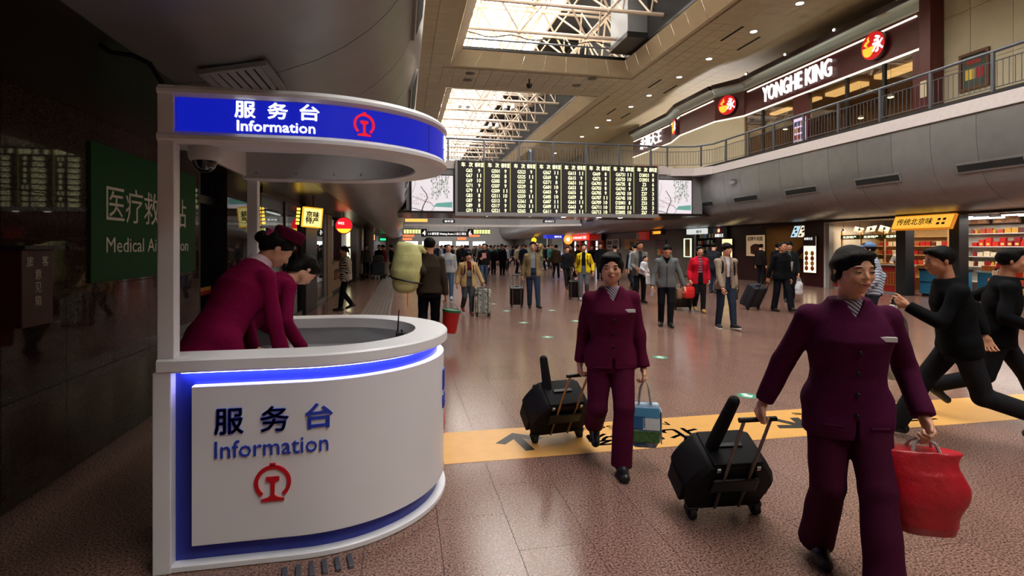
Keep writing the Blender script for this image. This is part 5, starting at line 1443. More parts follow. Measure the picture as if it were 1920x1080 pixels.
# far information kiosk
k2 = empty('far_kiosk', (12.1, 43.4, 0), 'small white information kiosk far down the hall', 'kiosk')
MB().box((11.6, 43.2, .1), (13.0, 44.4, 1.0), .03).build('counter', mat('kiosk_white', (216, 216, 220), .35), k2)
MB().box((11.62, 43.22, 0), (12.98, 44.38, .1)).build('plinth', mat('kiosk_blue', (20, 50, 128), .4), k2)
MB().box((11.6, 43.18, .9), (13.0, 43.2, 1.0)).build('glow_strip', glow('blue_strip_far', (150, 150, 235), 1.5), k2)
for x in (11.65, 12.95): MB().box((x - .04, 43.25, 1.0), (x + .04, 43.33, 2.3)).build('post', mat('kiosk_white', (216, 216, 220), .35), k2)
MB().box((11.6, 43.2, 2.25), (13.0, 44.4, 2.55), .02).build('canopy', glow('far_blue_sign', (40, 50, 190), 1.0), k2)
t = MB(); text_on(t, '服务台', (12.25, 43.2, 2.32), (1, 0, 0), (0, 0, 1), .6, .16, bold=.02); t.build('lettering', M_wht, k2, fix=False)

# ------------------------------------------------------------------ lower left: door, shop front, signs
dr = empty('door_1', (XL, 7.47, 0), 'dark glass door with yellow and red stripe in the granite wall', kind='structure')
MB().box((XL - .3, 6.95, 0), (XL - .2, 7.98, ZS)).build('leaf', mat('dark_glass', (20, 23, 28), .08), dr)
for z, m in ((1.02, mat('stripe_yellow', (206, 150, 40), .4)), (.97, mat('stripe_red', (150, 30, 30), .4))): MB().box((XL - .2, 6.97, z), (XL - .195, 7.96, z + .05)).build('stripe', m, dr)
MB().box((XL - .2, 7.44, 0), (XL - .17, 7.5, ZS)).build('stile', M_darkmetal, dr)
MB().box((XL - .2, 6.95, 2.15), (XL - .15, 7.98, 2.25)).build('transom', M_darkmetal, dr)

M_dglass = glass('dark_shop_glass', (176, 184, 182), .42, .01)
gs = struct('wall_left', MB().box((XL - 5.2, 9.6, 0), (XL - 5.0, 28, ZS)).box((XL - 5, 9.7, 0), (XL - .2, 9.8, ZS)).box((XL - 5, 28, 0), (XL - .2, 28.1, ZS)), mat('shop_dim_wall', (120, 116, 108), .6), 'inner walls of the glass fronted shop on the kiosk side')
MB().box((XL - 5, 9.8, ZS), (XL, 28, ZS + .05)).build('shop_ceiling', M_shopwall, gs)
w1 = empty('window_1', (XL, 11.6, 0), 'glass shop front behind the kiosk staff', kind='structure')
for y0, y1 in ((9.85, 11.6), (11.66, 13.45)): MB().box((XL - .02, y0, .1), (XL, y1, 2.5)).build('pane', M_dglass, w1)
MB().box((XL - .04, 11.6, 0), (XL + .02, 11.66, 2.55)).build('mullion', M_darkmetal, w1)
MB().box((XL - .05, 9.8, 2.5), (XL + .02, 13.5, ZS)).build('head', M_darkmetal, w1); MB().box((XL - .05, 9.8, 0), (XL + .02, 13.5, .1)).build('sill', M_grey, w1)
MB().box((XL - .004, 9.86, 1.02), (XL + .004, 13.45, 1.07)).build('stripe', mat('stripe_yellow', (206, 150, 40), .4), w1); MB().box((XL - .004, 9.86, .97), (XL + .004, 13.45, 1.02)).build('stripe', mat('stripe_red', (150, 30, 30), .4), w1)
struct('pillar', MB().box((XL - .3, 13.5, 0), (XL + .1, 15.2, ZS), .01), M_darkmetal, 'charcoal pillar between the glass shop fronts')
w2 = empty('window_2', (XL, 16.4, 0), 'glass shop front beyond the charcoal pillar', kind='structure')
MB().box((XL - .02, 15.2, .1), (XL, 17.1, 2.5)).build('pane', M_dglass, w2)
MB().box((XL - .05, 15.2, 2.5), (XL + .02, 17.6, ZS)).build('head', M_darkmetal, w2); MB().box((XL - .06, 15.2, 0), (XL + .05, 17.6, .1)).build('sill', M_grey, w2)
MB().box((XL - .05, 17.1, 0), (XL + .03, 17.6, ZS)).build('jamb', M_grey, w2)
struct('pillar', MB().box((XL - .3, 17.6, .12), (XL + .06, 18.7, ZS), .01).box((XL - .31, 17.6, 0), (XL + .07, 18.7, .12)), mat('beige_pillar', (176, 156, 126), .5, var=.05), 'beige pillar beside the fast food counter')
for y in (10.2, 12.2, 15.4): 
    t = empty('tube_lamp', (XL - 1.2, y + .8, 2.5), 'white ceiling tube behind the shop glass, %s' % {10.2: 'nearest the door', 12.2: 'beside the charcoal pillar', 15.4: 'beyond the charcoal pillar'}[y], 'lamp', 'shop glass tube lamps')
    MB().box((XL - 1.25, y, 2.54), (XL - 1.15, y + 1.6, ZS - .003)).build('holder', M_grey, t); MB().cyl((XL - 1.2, y + .03, 2.52), (XL - 1.2, y + 1.57, 2.52), .02, n=8).build('tube', M_tube, t, smooth=True)
for i, (y0, y1) in enumerate(((10.0, 13.2), (15.3, 17.4))):
    shelf_unit(XL - 3.4, y0, y1, (.4, .8, 1.2, 1.6), .4, 2.0, ('shop shelves behind the first glass front', 'shop shelves behind the far glass front')[i], M_wood2)
    for z in (.8, 1.2, 1.6): fill(XL - 3.4, y0 + .05, y1 - .05, z, ('the %s shelf behind the first glass front', 'the %s shelf behind the far glass front')[i], 'goods behind the glass fronts', (3, 4, 6, 0, 2), gap=.08)
area('glass_shop_light', (XL - 1.6, 13, 2.45), 1.2, 6, 14, (1, .95, .85))
# fast food counter with red wall
ff = empty('fast_food_counter', (XL + .1, 20.2, 0), 'beige fast food counter beside the beige pillar', 'counter')
MB().box((XL - .4, 18.75, .1), (XL + .05, 21.9, 1.0), .01).build('front', mat('counter_beige', (190, 168, 136), .5, var=.06), ff)
MB().box((XL - .4, 18.75, 0), (XL + .06, 21.9, .1)).build('plinth', M_dark, ff); MB().box((XL - .45, 18.72, 1.0), (XL + .1, 21.95, 1.05), .01).build('worktop', mat('counter_beige', (190, 168, 136), .5), ff)
MB().box((XL + .05, 19.3, .45), (XL + .06, 21.3, .8)).build('picture', M_food, ff)
for n, y in enumerate((19.2, 19.6)): MB().lathe([(.05, 0), (.06, .1), (.03, .2), (.03, .3), (.001, .3)], (XL - .1, y, 1.05), 12).thing('bottle', mat('amber_bottle', (150, 70, 30), .2), (XL - .1, y, 1.05), 'amber bottle on the beige counter, %s the beige pillar' % ('beside', 'farther from')[n], 'bottle', 'bottles on the beige counter', smooth=True)
MB().box((XL - 1.0, 18.75, 0), (XL - .9, 22, ZS)).build('rear_wall', M_warmwall, ff)
struct('wall_left', MB().box((XL - .3, 22.0, 0), (XL, 25.0, ZS)), M_maroon, 'maroon wall panel beyond the fast food counter')
struct('pillar', MB().box((XL - .3, 25.0, 0), (XL + .08, 28.0, ZS)), M_dark, 'black pillar far along the kiosk side')
struct('wall_left', MB().box((XL - .06, 28, 0), (XL - .02, 60, ZS)), mat('left_far_wall', (74, 64, 56), .4, var=.1), 'dim brown wall far along the kiosk side')
MB().cyl((XL + .35, 33.5, 0), (XL + .35, 33.5, ZS), .3, n=24).thing('round_column', mat('pale_column', (150, 148, 142), .3), (XL + .35, 33.5, 0), 'pale round column far along the kiosk side', 'column', smooth=True)
for n, (y, z0, z1) in enumerate(((24.0, 1.6, 2.35), (24.2, .55, 1.5))):
    p = empty('light_strip', (XL, y, z0), ('upper white and yellow light panel on the maroon wall', 'lower white and yellow light panel on the maroon wall')[n], 'light box')
    MB().box((XL + .002, y, z0), (XL + .06, y + .9, z1), .01).build('face', glow('panel_white_yellow', (255, 248, 200), 2.0), p); MB().box((XL + .01, y + .3, z0 + .1), (XL + .065, y + .6, z0 + .4)).build('patch', M_yel, p)
# hanging yellow box sign
ys = empty('hanging_sign', (-1.9, 12.0, 2.15), 'glowing yellow square sign hanging before the charcoal pillar', 'sign')
c = Vector((-1.75, 11.3, 2.17)); r_ = Vector((1, .25, -.08)).normalized(); u_ = Vector((.25, 0, 1)).normalized(); u_ = (u_ - r_ * u_.dot(r_)).normalized(); n_ = r_.cross(u_)
MB().obox(c, r_, u_, n_, (.19, .2, .06), .015).build('box', mat('sign_box_amber', (190, 130, 40), .4, emit=(255, 190, 40), es=1.0), ys)
MB().obox(c + n_ * .061, r_, u_, n_, (.165, .175, .004)).build('face', glow('sign_face_cream', (255, 236, 150), 1.2), ys)
t = MB(); text_on(t, '京味\n特产', c + n_ * .066 - r_ * .12 - u_ * .12, r_, u_, .24, .24, bold=.03, line=.9); t.build('lettering', M_dark, ys, fix=False)
for k in range(5): MB().obox(c - r_ * .26 + u_ * (.14 - .07 * k) - n_ * .02, r_, u_, n_, (.03, .022, .03), .005).build('bulb_block', glow('sign_bulb_amber', (255, 206, 60), 3.5), ys)
MB().cyl(c + u_ * .2, c + u_ * .2 + Vector((0, 0, .24)), .012, n=6).build('hanger', M_dark, ys)
# round red light box
rd = empty('round_sign', (-1.75, 17.0, 2.2), 'round red and yellow glowing sign beyond the yellow square sign', 'sign')
c = Vector((-1.72, 16.9, 2.22)); n_ = Vector((.15, -1, 0)).normalized(); r_ = Vector((1, .15, 0)).normalized()
MB().lathe([(.24, -.05), (.255, 0), (.24, .05), (.001, .05)], c, 32, n_).build('box', M_grey, rd, smooth=True)
MB().lathe([(.235, .052), (.235, .056), (.001, .056)], c, 32, n_).build('face', glow('round_red_face', (230, 24, 36), 1.5), rd)
poly = [(.225 * math.cos(a), .225 * math.sin(a)) for a in [math.radians(205 + 13 * k) for k in range(11)]]
MB().prism(poly, lambda u, v: c + r_ * u + Vector((0, 0, v)) + n_ * .056, lambda u, v: c + r_ * u + Vector((0, 0, v)) + n_ * .06).build('lower_field', glow('round_yellow_field', (250, 214, 50), 1.6), rd)
t = MB(); text_on(t, '李先生', c + n_ * .06 + r_ * -.17 + Vector((0, 0, .03)), r_, (0, 0, 1), .18, .08, bold=.03); t.build('lettering', M_wht, rd, fix=False)
MB().cyl(c + Vector((0, 0, .25)), c + Vector((0, 0, .38)), .015, n=6).build('hanger', M_dark, rd)
ex = empty('exit_sign', (-1.5, 44, 2.1), 'small green glowing exit sign far along the kiosk side', 'sign')
MB().box((-1.85, 44, 2.0), (-1.2, 44.1, 2.3), .01).build('box', M_dark, ex); MB().cyl((-1.5, 44.05, 2.3), (-1.5, 44.05, 2.62), .012, n=6).build('hanger', M_dark, ex); MB().box((-1.75, 43.99, 2.07), (-1.3, 44, 2.23)).build('face', glow('exit_green', (40, 220, 120), 2.2), ex)
am = empty('amber_sign', (-1.9, 36, 2.1), 'small amber glowing poster far along the kiosk side', 'sign')
MB().box((-2.2, 36, 1.95), (-1.7, 36.06, 2.4), .01).build('frame', M_dark, am); MB().cyl((-1.95, 36.03, 2.4), (-1.95, 36.03, 2.62), .012, n=6).build('hanger', M_dark, am); MB().box((-2.15, 35.99, 2.0), (-1.75, 36, 2.35)).build('face', glow('amber_poster', (240, 180, 120), 1.4), am)

# ------------------------------------------------------------------ gate signs hanging in the distance
def board_sign(x0, x1, z0, z1, y, m, lab, lines=0, txt=None, tm=None):
    b = empty('gate_sign', ((x0 + x1) / 2, y, z0), lab, 'sign')
    MB().box((x0, y, z0), (x1, y + .15, z1), .01).build('box', m, b)
    for k in range(lines):
        z = z1 - .1 - k * (z1 - z0 - .1) / lines; n = int((x1 - x0) / .24)
        for j in range(n):
            MB().box((x0 + .08 + j * .24, y - .01, z - .05), (x0 + .26 + j * .24, y, z + .03)).build('led_block', tm, b)
    if txt:
        t = MB(); text_on(t, txt, (x0 + .1, y - .002, z0 + (z1 - z0) * .2), (1, 0, 0), (0, 0, 1), (x1 - x0) - .2, (z1 - z0) * .6, bold=.02); t.build('lettering', tm or M_wht, b, fix=False)
    for x in (x0 + .1, x1 - .1): MB().cyl((x, y + .07, z1), (x, y + .07, 3.36 if y > 40 else 4.95), .012, n=5).build('hanger', M_dark, b)
    return b
M_navy = mat('sign_navy', (14, 20, 44), .4); M_lem = glow('led_lemon', (250, 250, 150), 2.4); M_orl = glow('sign_orange_pink', (250, 120, 70), 1.6)
board_sign(0.0, 1.5, 2.62, 3.06, 46, M_dark, 'lemon lit train list on the kiosk side under the far bridge', 3, None, M_lem)
board_sign(5.85, 7.3, 2.62, 3.08, 46, M_dark, 'lemon lit train list on the shop side under the far bridge', 3, None, M_lem)
board_sign(1.52, 1.98, 2.4, 3.06, 46, M_navy, 'navy sign with a large white four under the far bridge', 0, '4')
board_sign(5.4, 5.83, 2.4, 3.08, 46, M_navy, 'navy sign with a large white six under the far bridge', 0, '6')
board_sign(2.0, 5.38, 2.44, 2.86, 46, M_navy, 'long navy direction sign with white text under the far bridge', 0, '1-3 候车室 Waiting Room 2 出口 到达')
board_sign(0.0, .95, 2.40, 2.58, 45.8, M_orl, 'wide orange lit strip under the train list on the kiosk side'); board_sign(0.0, .75, 2.1, 2.3, 45.4, M_orl, 'short orange lit strip hanging lowest on the kiosk side')
board_sign(5.5, 6.4, 2.42, 2.58, 45.8, M_orl, 'wide orange lit strip under the train list on the shop side'); board_sign(4.5, 5.2, 2.14, 2.36, 45.4, M_orl, 'short orange lit strip hanging lowest on the shop side')
b3 = struct('trim_3', MB().box((EL - .1, 33.9, 4.9), (ER + .1, 34.2, 5.1)), M_grey, 'grey tie beam between the balconies that carries small signs')
for a in ((.15, 1.5, 3.12, 3.3, 'orange and green light strip just under the near bridge', glow('strip_orange', (250, 150, 70), 2.2), None), (2.45, 3.2, 3.06, 3.27, 'small navy sign with white text just under the near bridge, kiosk side', M_navy, '候车室'), (8.9, 9.7, 3.12, 3.33, 'small navy sign with white text just under the near bridge, shop side', M_navy, '出站口')):
    board_sign(a[0], a[1], a[2], a[3], 34, a[5], a[4], 0, a[6])
for n, x in enumerate((1.2, 3.6, 6.0, 8.4, 10.8)):
    q = empty('far_light_panel', (x, Y1 - .1, 1.9), 'bright white light panel on the far end wall, %s from the kiosk side' % ('first', 'second', 'third', 'fourth', 'fifth')[n], 'lamp', 'far end light panels')
    MB().box((x - .9, Y1 - .12, 1.7), (x + .9, Y1 - .02, 2.3), .02).build('face', glow('far_panel_white', (240, 246, 250), 2.5), q); MB().box((x - .95, Y1 - .1, 1.65), (x + .95, Y1, 2.35)).build('frame', M_grey, q)

# ------------------------------------------------------------------ floor markings
st = empty('floor_stripe', (4, 4.35, 0), 'yellow floor stripe with black arrows and upside-down lettering', 'floor marking')
MB().box((.30, 4.01, 0), (7.6, 4.69, .0015)).build('band', mat('stripe_amber', (226, 170, 92), .32, var=.04), st)
M_ink = mat('floor_black_ink', (34, 32, 32), .4)
def flat(mb, poly, z=.0016): mb.prism(poly, lambda u, v: (u, v, z), lambda u, v: (u, v, z + .0008))
def arrow(cx, cy, a, s):
    P_ = [(0, .5), (.5, .06), (.34, -.06), (.09, .16), (.09, -.5), (-.09, -.5), (-.09, .16), (-.34, -.06), (-.5, .06)]
    m = MB(); flat(m, [(cx + s * (u * math.cos(a) - v * math.sin(a)), cy + s * (u * math.sin(a) + v * math.cos(a))) for u, v in P_]); m.build('arrow', M_ink, st)
arrow(.95, 4.36, 0.15, .42); arrow(3.42, 4.36, math.pi + .55, .44)
m = MB(); text_on(m, '北广场', (2.52, 4.40, .0016), (-1, 0, 0), (0, -1, 0), 1.02, .27, bold=.02, thick=.0008); m.build('lettering', M_ink, st, fix=False)
m = MB(); text_on(m, 'North Square', (2.35, 4.62, .0016), (-1, 0, 0), (0, -1, 0), 1.0, .13, bold=.005, thick=.0008); m.build('lettering', M_ink, st, fix=False)
m = MB(); text_on(m, '南广场', (4.85, 4.40, .0016), (-1, 0, 0), (0, -1, 0), 1.02, .27, bold=.02, thick=.0008); m.build('lettering', M_ink, st, fix=False)
m = MB(); text_on(m, 'South Square', (4.75, 4.62, .0016), (-1, 0, 0), (0, -1, 0), 1.1, .13, bold=.005, thick=.0008); m.build('lettering', M_ink, st, fix=False)
M_stk = mat('sticker_green', (60, 150, 122), .35); M_stw = mat('sticker_white', (214, 230, 222), .35)
ordn = ('first', 'second', 'third', 'fourth', 'fifth', 'sixth', 'seventh', 'eighth')
stk = [(3.62, 5.22, 0, 'shop'), (3.64, 7.27, 1, 'shop'), (3.64, 9.2, 2, 'shop'), (3.64, 11.16, 3, 'shop'), (3.66, 13.14, 4, 'shop'), (2.49, 7.28, 0, 'kiosk'), (2.51, 9.29, 1, 'kiosk'), (2.49, 11.14, 2, 'kiosk'), (2.53, 13.25, 3, 'kiosk'), (2.47, 14.92, 4, 'kiosk'), (2.1, 3.15, 9, 'x')]
for x, y, n, s in stk:
    lab = 'green oval floor sticker with white arrow, %s in the %s side row' % (ordn[n], s) if n < 9 else 'green oval floor sticker half under the nearest black case'
    o = empty('floor_sticker', (x, y, 0), lab, 'floor sticker', 'green floor stickers')
    MB().lathe([(.105, 0), (.105, .0012), (.001, .0012)], (x, y, 0), 24).build('disc', M_stk, o)
    m = MB(); m.prism([(.0, -.08), (.07, .0), (.032, .0), (.032, .08), (-.032, .08), (-.032, .0), (-.07, .0)], lambda u, v: (x + u, y + v, .0012), lambda u, v: (x + u, y + v, .002)); m.build('arrow', M_stw, o)
ta = empty('tactile_strip', (-.63, 16, 0), 'strip of steel tactile studs running down the hall', 'tactile strip')
MB().box((-.98, 5.0, 0), (-.28, 30, .001)).build('base', mat('tactile_base', (110, 96, 88), .4), ta)
sm = MB()
for j in range(190):
    for i in range(7):
        x, y = -.93 + i * .1, 10.5 + j * .1
        sm.add([(x - .03, y, .001), (x, y - .03, .001), (x + .03, y, .001), (x, y + .03, .001), (x, y, .007)], [(0, 1, 4), (1, 2, 4), (2, 3, 4), (3, 0, 4)])
tag(sm.build('studs', mat('steel_stud', (176, 176, 176), .3, .9), ta, fix=False), kind='stuff')
# ------------------------------------------------------------------ information kiosk (D-shaped, flat open side to the granite wall)
KX, KY, KR, KL = -.53, 3.745, .815, .64
M_kw = mat('kiosk_white_lacquer', (240, 241, 246), .32, var=.015, scale=3)
M_kb = mat('kiosk_blue_recess', (40, 54, 160), .3)
M_ki = mat('kiosk_inner_grey', (186, 188, 192), .5)
M_kled = glow('kiosk_led_strip', (176, 176, 255), 22)
M_ktxt = mat('kiosk_blue_letter', (36, 66, 190), .4)
M_kred = mat('kiosk_red_mark', (206, 16, 36), .4)
SLEN = 2 * KL + math.pi * KR
def dpt(s, off):
    if s <= KL: return (KX - KL + s, KY - KR - off)
    s2 = s - KL
    if s2 <= math.pi * KR:
        a = -math.pi / 2 + s2 / KR; return (KX + (KR + off) * math.cos(a), KY + (KR + off) * math.sin(a))
    return (KX - (s2 - math.pi * KR), KY + KR + off)
def dband(mb, z0, z1, o0, o1, s0=0.0, s1=SLEN, step=.05, bev=0.0):
    """solid that follows the D: between offsets o0 < o1 and heights z0 < z1, with softened outer edges"""
    prof = [(o0, z0), (o1 - bev, z0), (o1, z0 + bev), (o1, z1 - bev), (o1 - bev, z1), (o0, z1)] if bev else [(o0, z0), (o1, z0), (o1, z1), (o0, z1)]
    n = max(2, int((s1 - s0) / step)); k = len(prof); vs = []; fs = []
    for i in range(n + 1):
        s = s0 + (s1 - s0) * i / n
        for o, z in prof: vs.append((*dpt(s, o), z))
    for i in range(n):
        for j in range(k): fs.append((i*k+j, i*k+(j+1) % k, (i+1)*k+(j+1) % k, (i+1)*k+j))
    fs += [tuple(range(k)), tuple(n*k + j for j in reversed(range(k)))]
    return mb.add(vs, fs)
ks = empty('information_kiosk', (-.6, KY, 0), 'white curved information kiosk with blue lit header and red railway emblem', 'kiosk')
dband(MB(), 0, .035, -.14, 0.0, bev=.006).build('plinth', M_kw, ks, smooth=True)
dband(MB(), .035, .985, -.14, -.055, .06, SLEN - .06).build('recess', M_kb, ks, smooth=True)
pnl = dband(MB(), .118, .908, -.055, -.012, .150, SLEN - .150, bev=.004).build('front_panel', M_kw, ks, smooth=True)
for y0, y1 in ((KY - KR - .002, KY - KR + .14), (KY + KR - .14, KY + KR + .002)):
    MB().box((KX - KL - .02, y0, 0), (KX - KL + .062, y1, .985), .005).build('end_frame', M_kw, ks)
dband(MB(), .98, 1.05, -.20, .012, -.0, SLEN, bev=.01).build('countertop', M_kw, ks, smooth=True)
dband(MB(), .1, .98, -.17, -.145).build('inner_wall', M_ki, ks, smooth=True)
dband(MB(), .9735, .9795, -.045, -.02, .1, SLEN - .1).build('led_strip', M_kled, ks)
for y in (KY - KR, KY + KR - .075):
    MB().box((KX - KL, y, 1.05), (KX - KL + .075, y + .075, 2.39), .006).build('post', M_kw, ks)
# header ring
for z0, z1 in ((2.105, 2.168), (2.332, 2.392)): dband(MB(), z0, z1, -.20, .01, bev=.022).build('header_band', M_kw, ks, smooth=True)
M_head = glow('header_blue_light', (16, 28, 176), .95)
hd = dband(MB(), 2.168, 2.332, -.03, -.006, .085, SLEN - .02).build('header_light_box', M_head, ks, smooth=True)
dband(MB(), 2.112, 2.385, -.208, -.19, .02, SLEN - .02).build('header_lining', M_ki, ks, smooth=True)
for s in (KL + 1.55, KL + .82): dband(MB(), 2.169, 2.331, -.006, -.0045, s, s + .012).build('header_joint', M_kb, ks) 
MB().box((KX - KL + .002, KY - KR + .08, 2.125), (KX - KL + .03, KY + KR - .08, 2.375), .006).build('header_rear_bar', M_kw, ks)
bolt = MB().lathe([(.009, 0), (.007, .004), (.001, .005)], (0, 0, 0), 8).mesh('bolt', smooth=True); bolt.materials.append(M_grey)
for i in range(14):
    s = .1 + i * (SLEN - .2) / 13; x, y = dpt(s, -.210); b = link_mesh('bolt', bolt, None, ks, Vector((x, y, 2.15)) - Vector(ks.location))
    x2, y2 = dpt(s, -.3); d = Vector((x2 - x, y2 - y, 0)).normalized(); b.rotation_mode = 'QUATERNION'; b.rotation_quaternion = Vector((0, 0, 1)).rotation_difference(d)
MB().prism([dpt(SLEN * i / 30, -.20) for i in range(31)], lambda u, v: (u, v, .0), lambda u, v: (u, v, .2)).build('raised_floor', M_darkmetal, ks)
# lettering and the emblem wrapped onto the curve
def wrap(off):
    return lambda s0, z0: (lambda u, v, w: (*dpt(s0 + u, off + w), z0 + v))
def kiosk_text(parent, body, s0, z0, w, h, off, m, bold, thick=.008):
    t = MB(); text_on(t, body, None, None, None, w, h, bold=bold, thick=thick, fn=wrap(off)(s0, z0)); return t.build('lettering', m, parent, fix=False)
def spaced(parent, s0, z0, w, h, off, m, bold):
    cw_ = w * .235
    for k, ch in enumerate('服务台'): kiosk_text(parent, ch, s0 + k * (w - cw_) / 2, z0, cw_, h, off, m, bold)
def emblem(parent, s, z, r, off, m):
    f = wrap(off)(s, z); b = MB(); th = .008
    ring = [(r * math.cos(a), r * math.sin(a)) for a in [math.radians(-50 + 280 * k / 28) for k in range(29)]]
    inn = [(.78 * u, .78 * v) for u, v in ring]
    vs = [f(u, v, .0005) for u, v in ring] + [f(u, v, .0005) for u, v in inn] + [f(u, v, th) for u, v in ring] + [f(u, v, th) for u, v in inn]; n = len(ring); fs = []
    for i in range(n - 1): fs += [(i, i+1, n+i+1, n+i), (2*n+i, 3*n+i, 3*n+i+1, 2*n+i+1), (i, 2*n+i, 2*n+i+1, i+1), (n+i, n+i+1, 3*n+i+1, 3*n+i)]
    fs += [(0, n, 3*n, 2*n), (n-1, 3*n-1, 4*n-1, 2*n-1)]
    b.add(vs, fs)
    b.prism([(-.16 * r, .95 * r), (.16 * r, .95 * r), (.16 * r, 1.12 * r), (-.16 * r, 1.12 * r)], lambda u, v: f(u, v, .0005), lambda u, v: f(u, v, th))
    b.prism([(-.36*r, .34*r), (.36*r, .34*r), (.36*r, .12*r), (.12*r, .0), (.1*r, -.72*r), (.28*r, -.84*r), (.62*r, -.93*r), (.62*r, -1.06*r), (-.62*r, -1.06*r), (-.62*r, -.93*r), (-.28*r, -.84*r), (-.1*r, -.72*r), (-.12*r, 0), (-.36*r, .12*r)], lambda u, v: f(u, v, .0005), lambda u, v: f(u, v, th))
    return b.build('railway_emblem', m, parent)
S0 = .255      # starts about X = -0.91
spaced(pnl, S0, .665, .56, .125, -.012, M_ktxt, .018)
kiosk_text(pnl, 'Information', S0, .545, .54, .085, -.012, M_ktxt, 0.0)
emblem(pnl, S0 + .27, .405, .088, -.012, M_kred)
spaced(pnl, 1.735, .665, .56, .125, -.012, M_ktxt, .018); kiosk_text(pnl, 'Information', 1.735, .545, .54, .085, -.012, M_ktxt, 0.0); emblem(pnl, 2.0, .405, .088, -.012, M_kred)
M_hw = glow('header_white_letter', (250, 250, 255), 1.5)
spaced(hd, .35, 2.245, .40, .080, -.006, M_hw, .014); kiosk_text(hd, 'Information', .36, 2.178, .37, .052, -.006, M_hw, .012)
emblem(hd, .35 + .63, 2.25, .058, -.006, glow('header_red_emblem', (226, 20, 44), 1.0))
spaced(hd, 1.76, 2.245, .40, .080, -.006, M_hw, .02); kiosk_text(hd, 'Information', 1.77, 2.178, .37, .052, -.006, M_hw, .02)
# dome camera under the header
dc = empty('dome_camera', (-.99, 3.03, 2.0), 'white dome camera with dark lens under the kiosk header', 'camera')
MB().lathe([(.001, 0), (.07, 0), (.075, -.01), (.075, -.055), (.066, -.07), (.001, -.07)], (-.99, 3.03, 2.105), 28).build('housing', mat('camera_white', (190, 190, 192), .4), dc, smooth=True)
MB().lathe([(.055, 0), (.055, -.012), (.045, -.038), (.025, -.055), (.001, -.06)], (-.99, 3.03, 2.036), 24).build('dome', mat('smoked_dome', (14, 14, 18), .06, coat=.6), dc, smooth=True)
# walkie-talkie on the counter, monitor of the desk inside
wk = empty('walkie_talkie', (-.05, 3.95, 1.05), 'black walkie-talkie with a long aerial lying behind the kiosk counter', 'radio')
wk.location = (-.02, 3.86, .86)
MB().obox((-.02, 3.86, .93), (1, 0, 0), (0, 1, 0), (0, 0, 1), (.028, .018, .075), .006).build('body', M_dark, wk)
MB().cyl((-.035, 3.86, 1.0), (-.025, 3.86, 1.16), .006, .004, 8).build('aerial', M_dark, wk, smooth=True)
MB().cyl((-.005, 3.86, 1.0), (-.005, 3.86, 1.02), .007, n=8).build('dial', M_darkmetal, wk, smooth=True)
ds = ks
dband(MB(), .82, .855, -.48, -.175, .3, SLEN - .1, .06).build('desk_top', M_ki, ds)
dband(MB(), .2, .82, -.46, -.44, .5, SLEN - .3, .06).build('desk_panel', M_ki, ds)
MB().tube([(-1.46, 3.02, 2.59), (-1.40, 3.0, 2.55), (-1.30, 2.99, 2.54), (-1.22, 2.98, 2.50), (-1.16, 2.97, 2.40)], .012, 7).thing('power_cable', M_dark, (-1.3, 3.0, 2.4), 'black power cable from the soffit to the kiosk header corner', 'cable', smooth=True)
# steel floor grate at the foot of the kiosk
gr = empty('floor_grate', (-.40, 2.77, 0), 'small steel bar grate at the foot of the kiosk', 'grate')
for k in range(6): MB().obox((-.56 + .06 * k, 2.80 + .012 * k, .008), (1, .2, 0), (-.2, 1, 0), (0, 0, 1), (.012, .06, .008), .003).build('bar', mat('grate_steel', (120, 124, 132), .35, .8), gr)

# ------------------------------------------------------------------ on the granite wall
ms = empty('medical_sign', (XL, 5.72, 1.32), 'dark green medical aid sign with white characters on the granite wall', 'sign')
M_med = mat('sign_deep_green', (16, 84, 44), .6, spec=.15)
MB().box((XL, 4.66, 1.32), (XL + .02, 6.78, 2.40), .004).build('panel', M_med, ms)
M_medw = mat('sign_soft_white', (226, 232, 220), .5)
t = MB(); text_on(t, '医疗救助站', (XL + .02, 4.87, 1.80), (0, 1, 0), (0, 0, 1), 1.62, .30, bold=-.004); t.build('lettering', M_medw, ms, fix=False)
t = MB(); text_on(t, 'Medical Aid Station', (XL + .02, 4.87, 1.55), (0, 1, 0), (0, 0, 1), 1.68, .125, bold=0); t.build('lettering', M_medw, ms, fix=False)
sb = empty('suggestion_box', (XL + .09, 3.80, 1.1), 'dark red suggestion box with white characters on the granite wall', 'box')
MB().box((XL, 3.66, 1.12), (XL + .16, 3.95, 1.58), .006).build('body', mat('suggestion_red', (70, 10, 18), .5), sb)
MB().box((XL, 3.62, 1.58), (XL + .2, 4.0, 1.605), .004).build('lid', M_dark, sb)
for k, (ch, y, z) in enumerate((('旅', 3.70, 1.48), ('客', 3.84, 1.48), ('意', 3.775, 1.40), ('见', 3.775, 1.32), ('箱', 3.775, 1.24))):
    t = MB(); text_on(t, ch, (XL + .16, y, z), (0, 1, 0), (0, 0, 1), .06, .062, bold=0, thick=.002); t.build('character', M_medw, sb, fix=False)
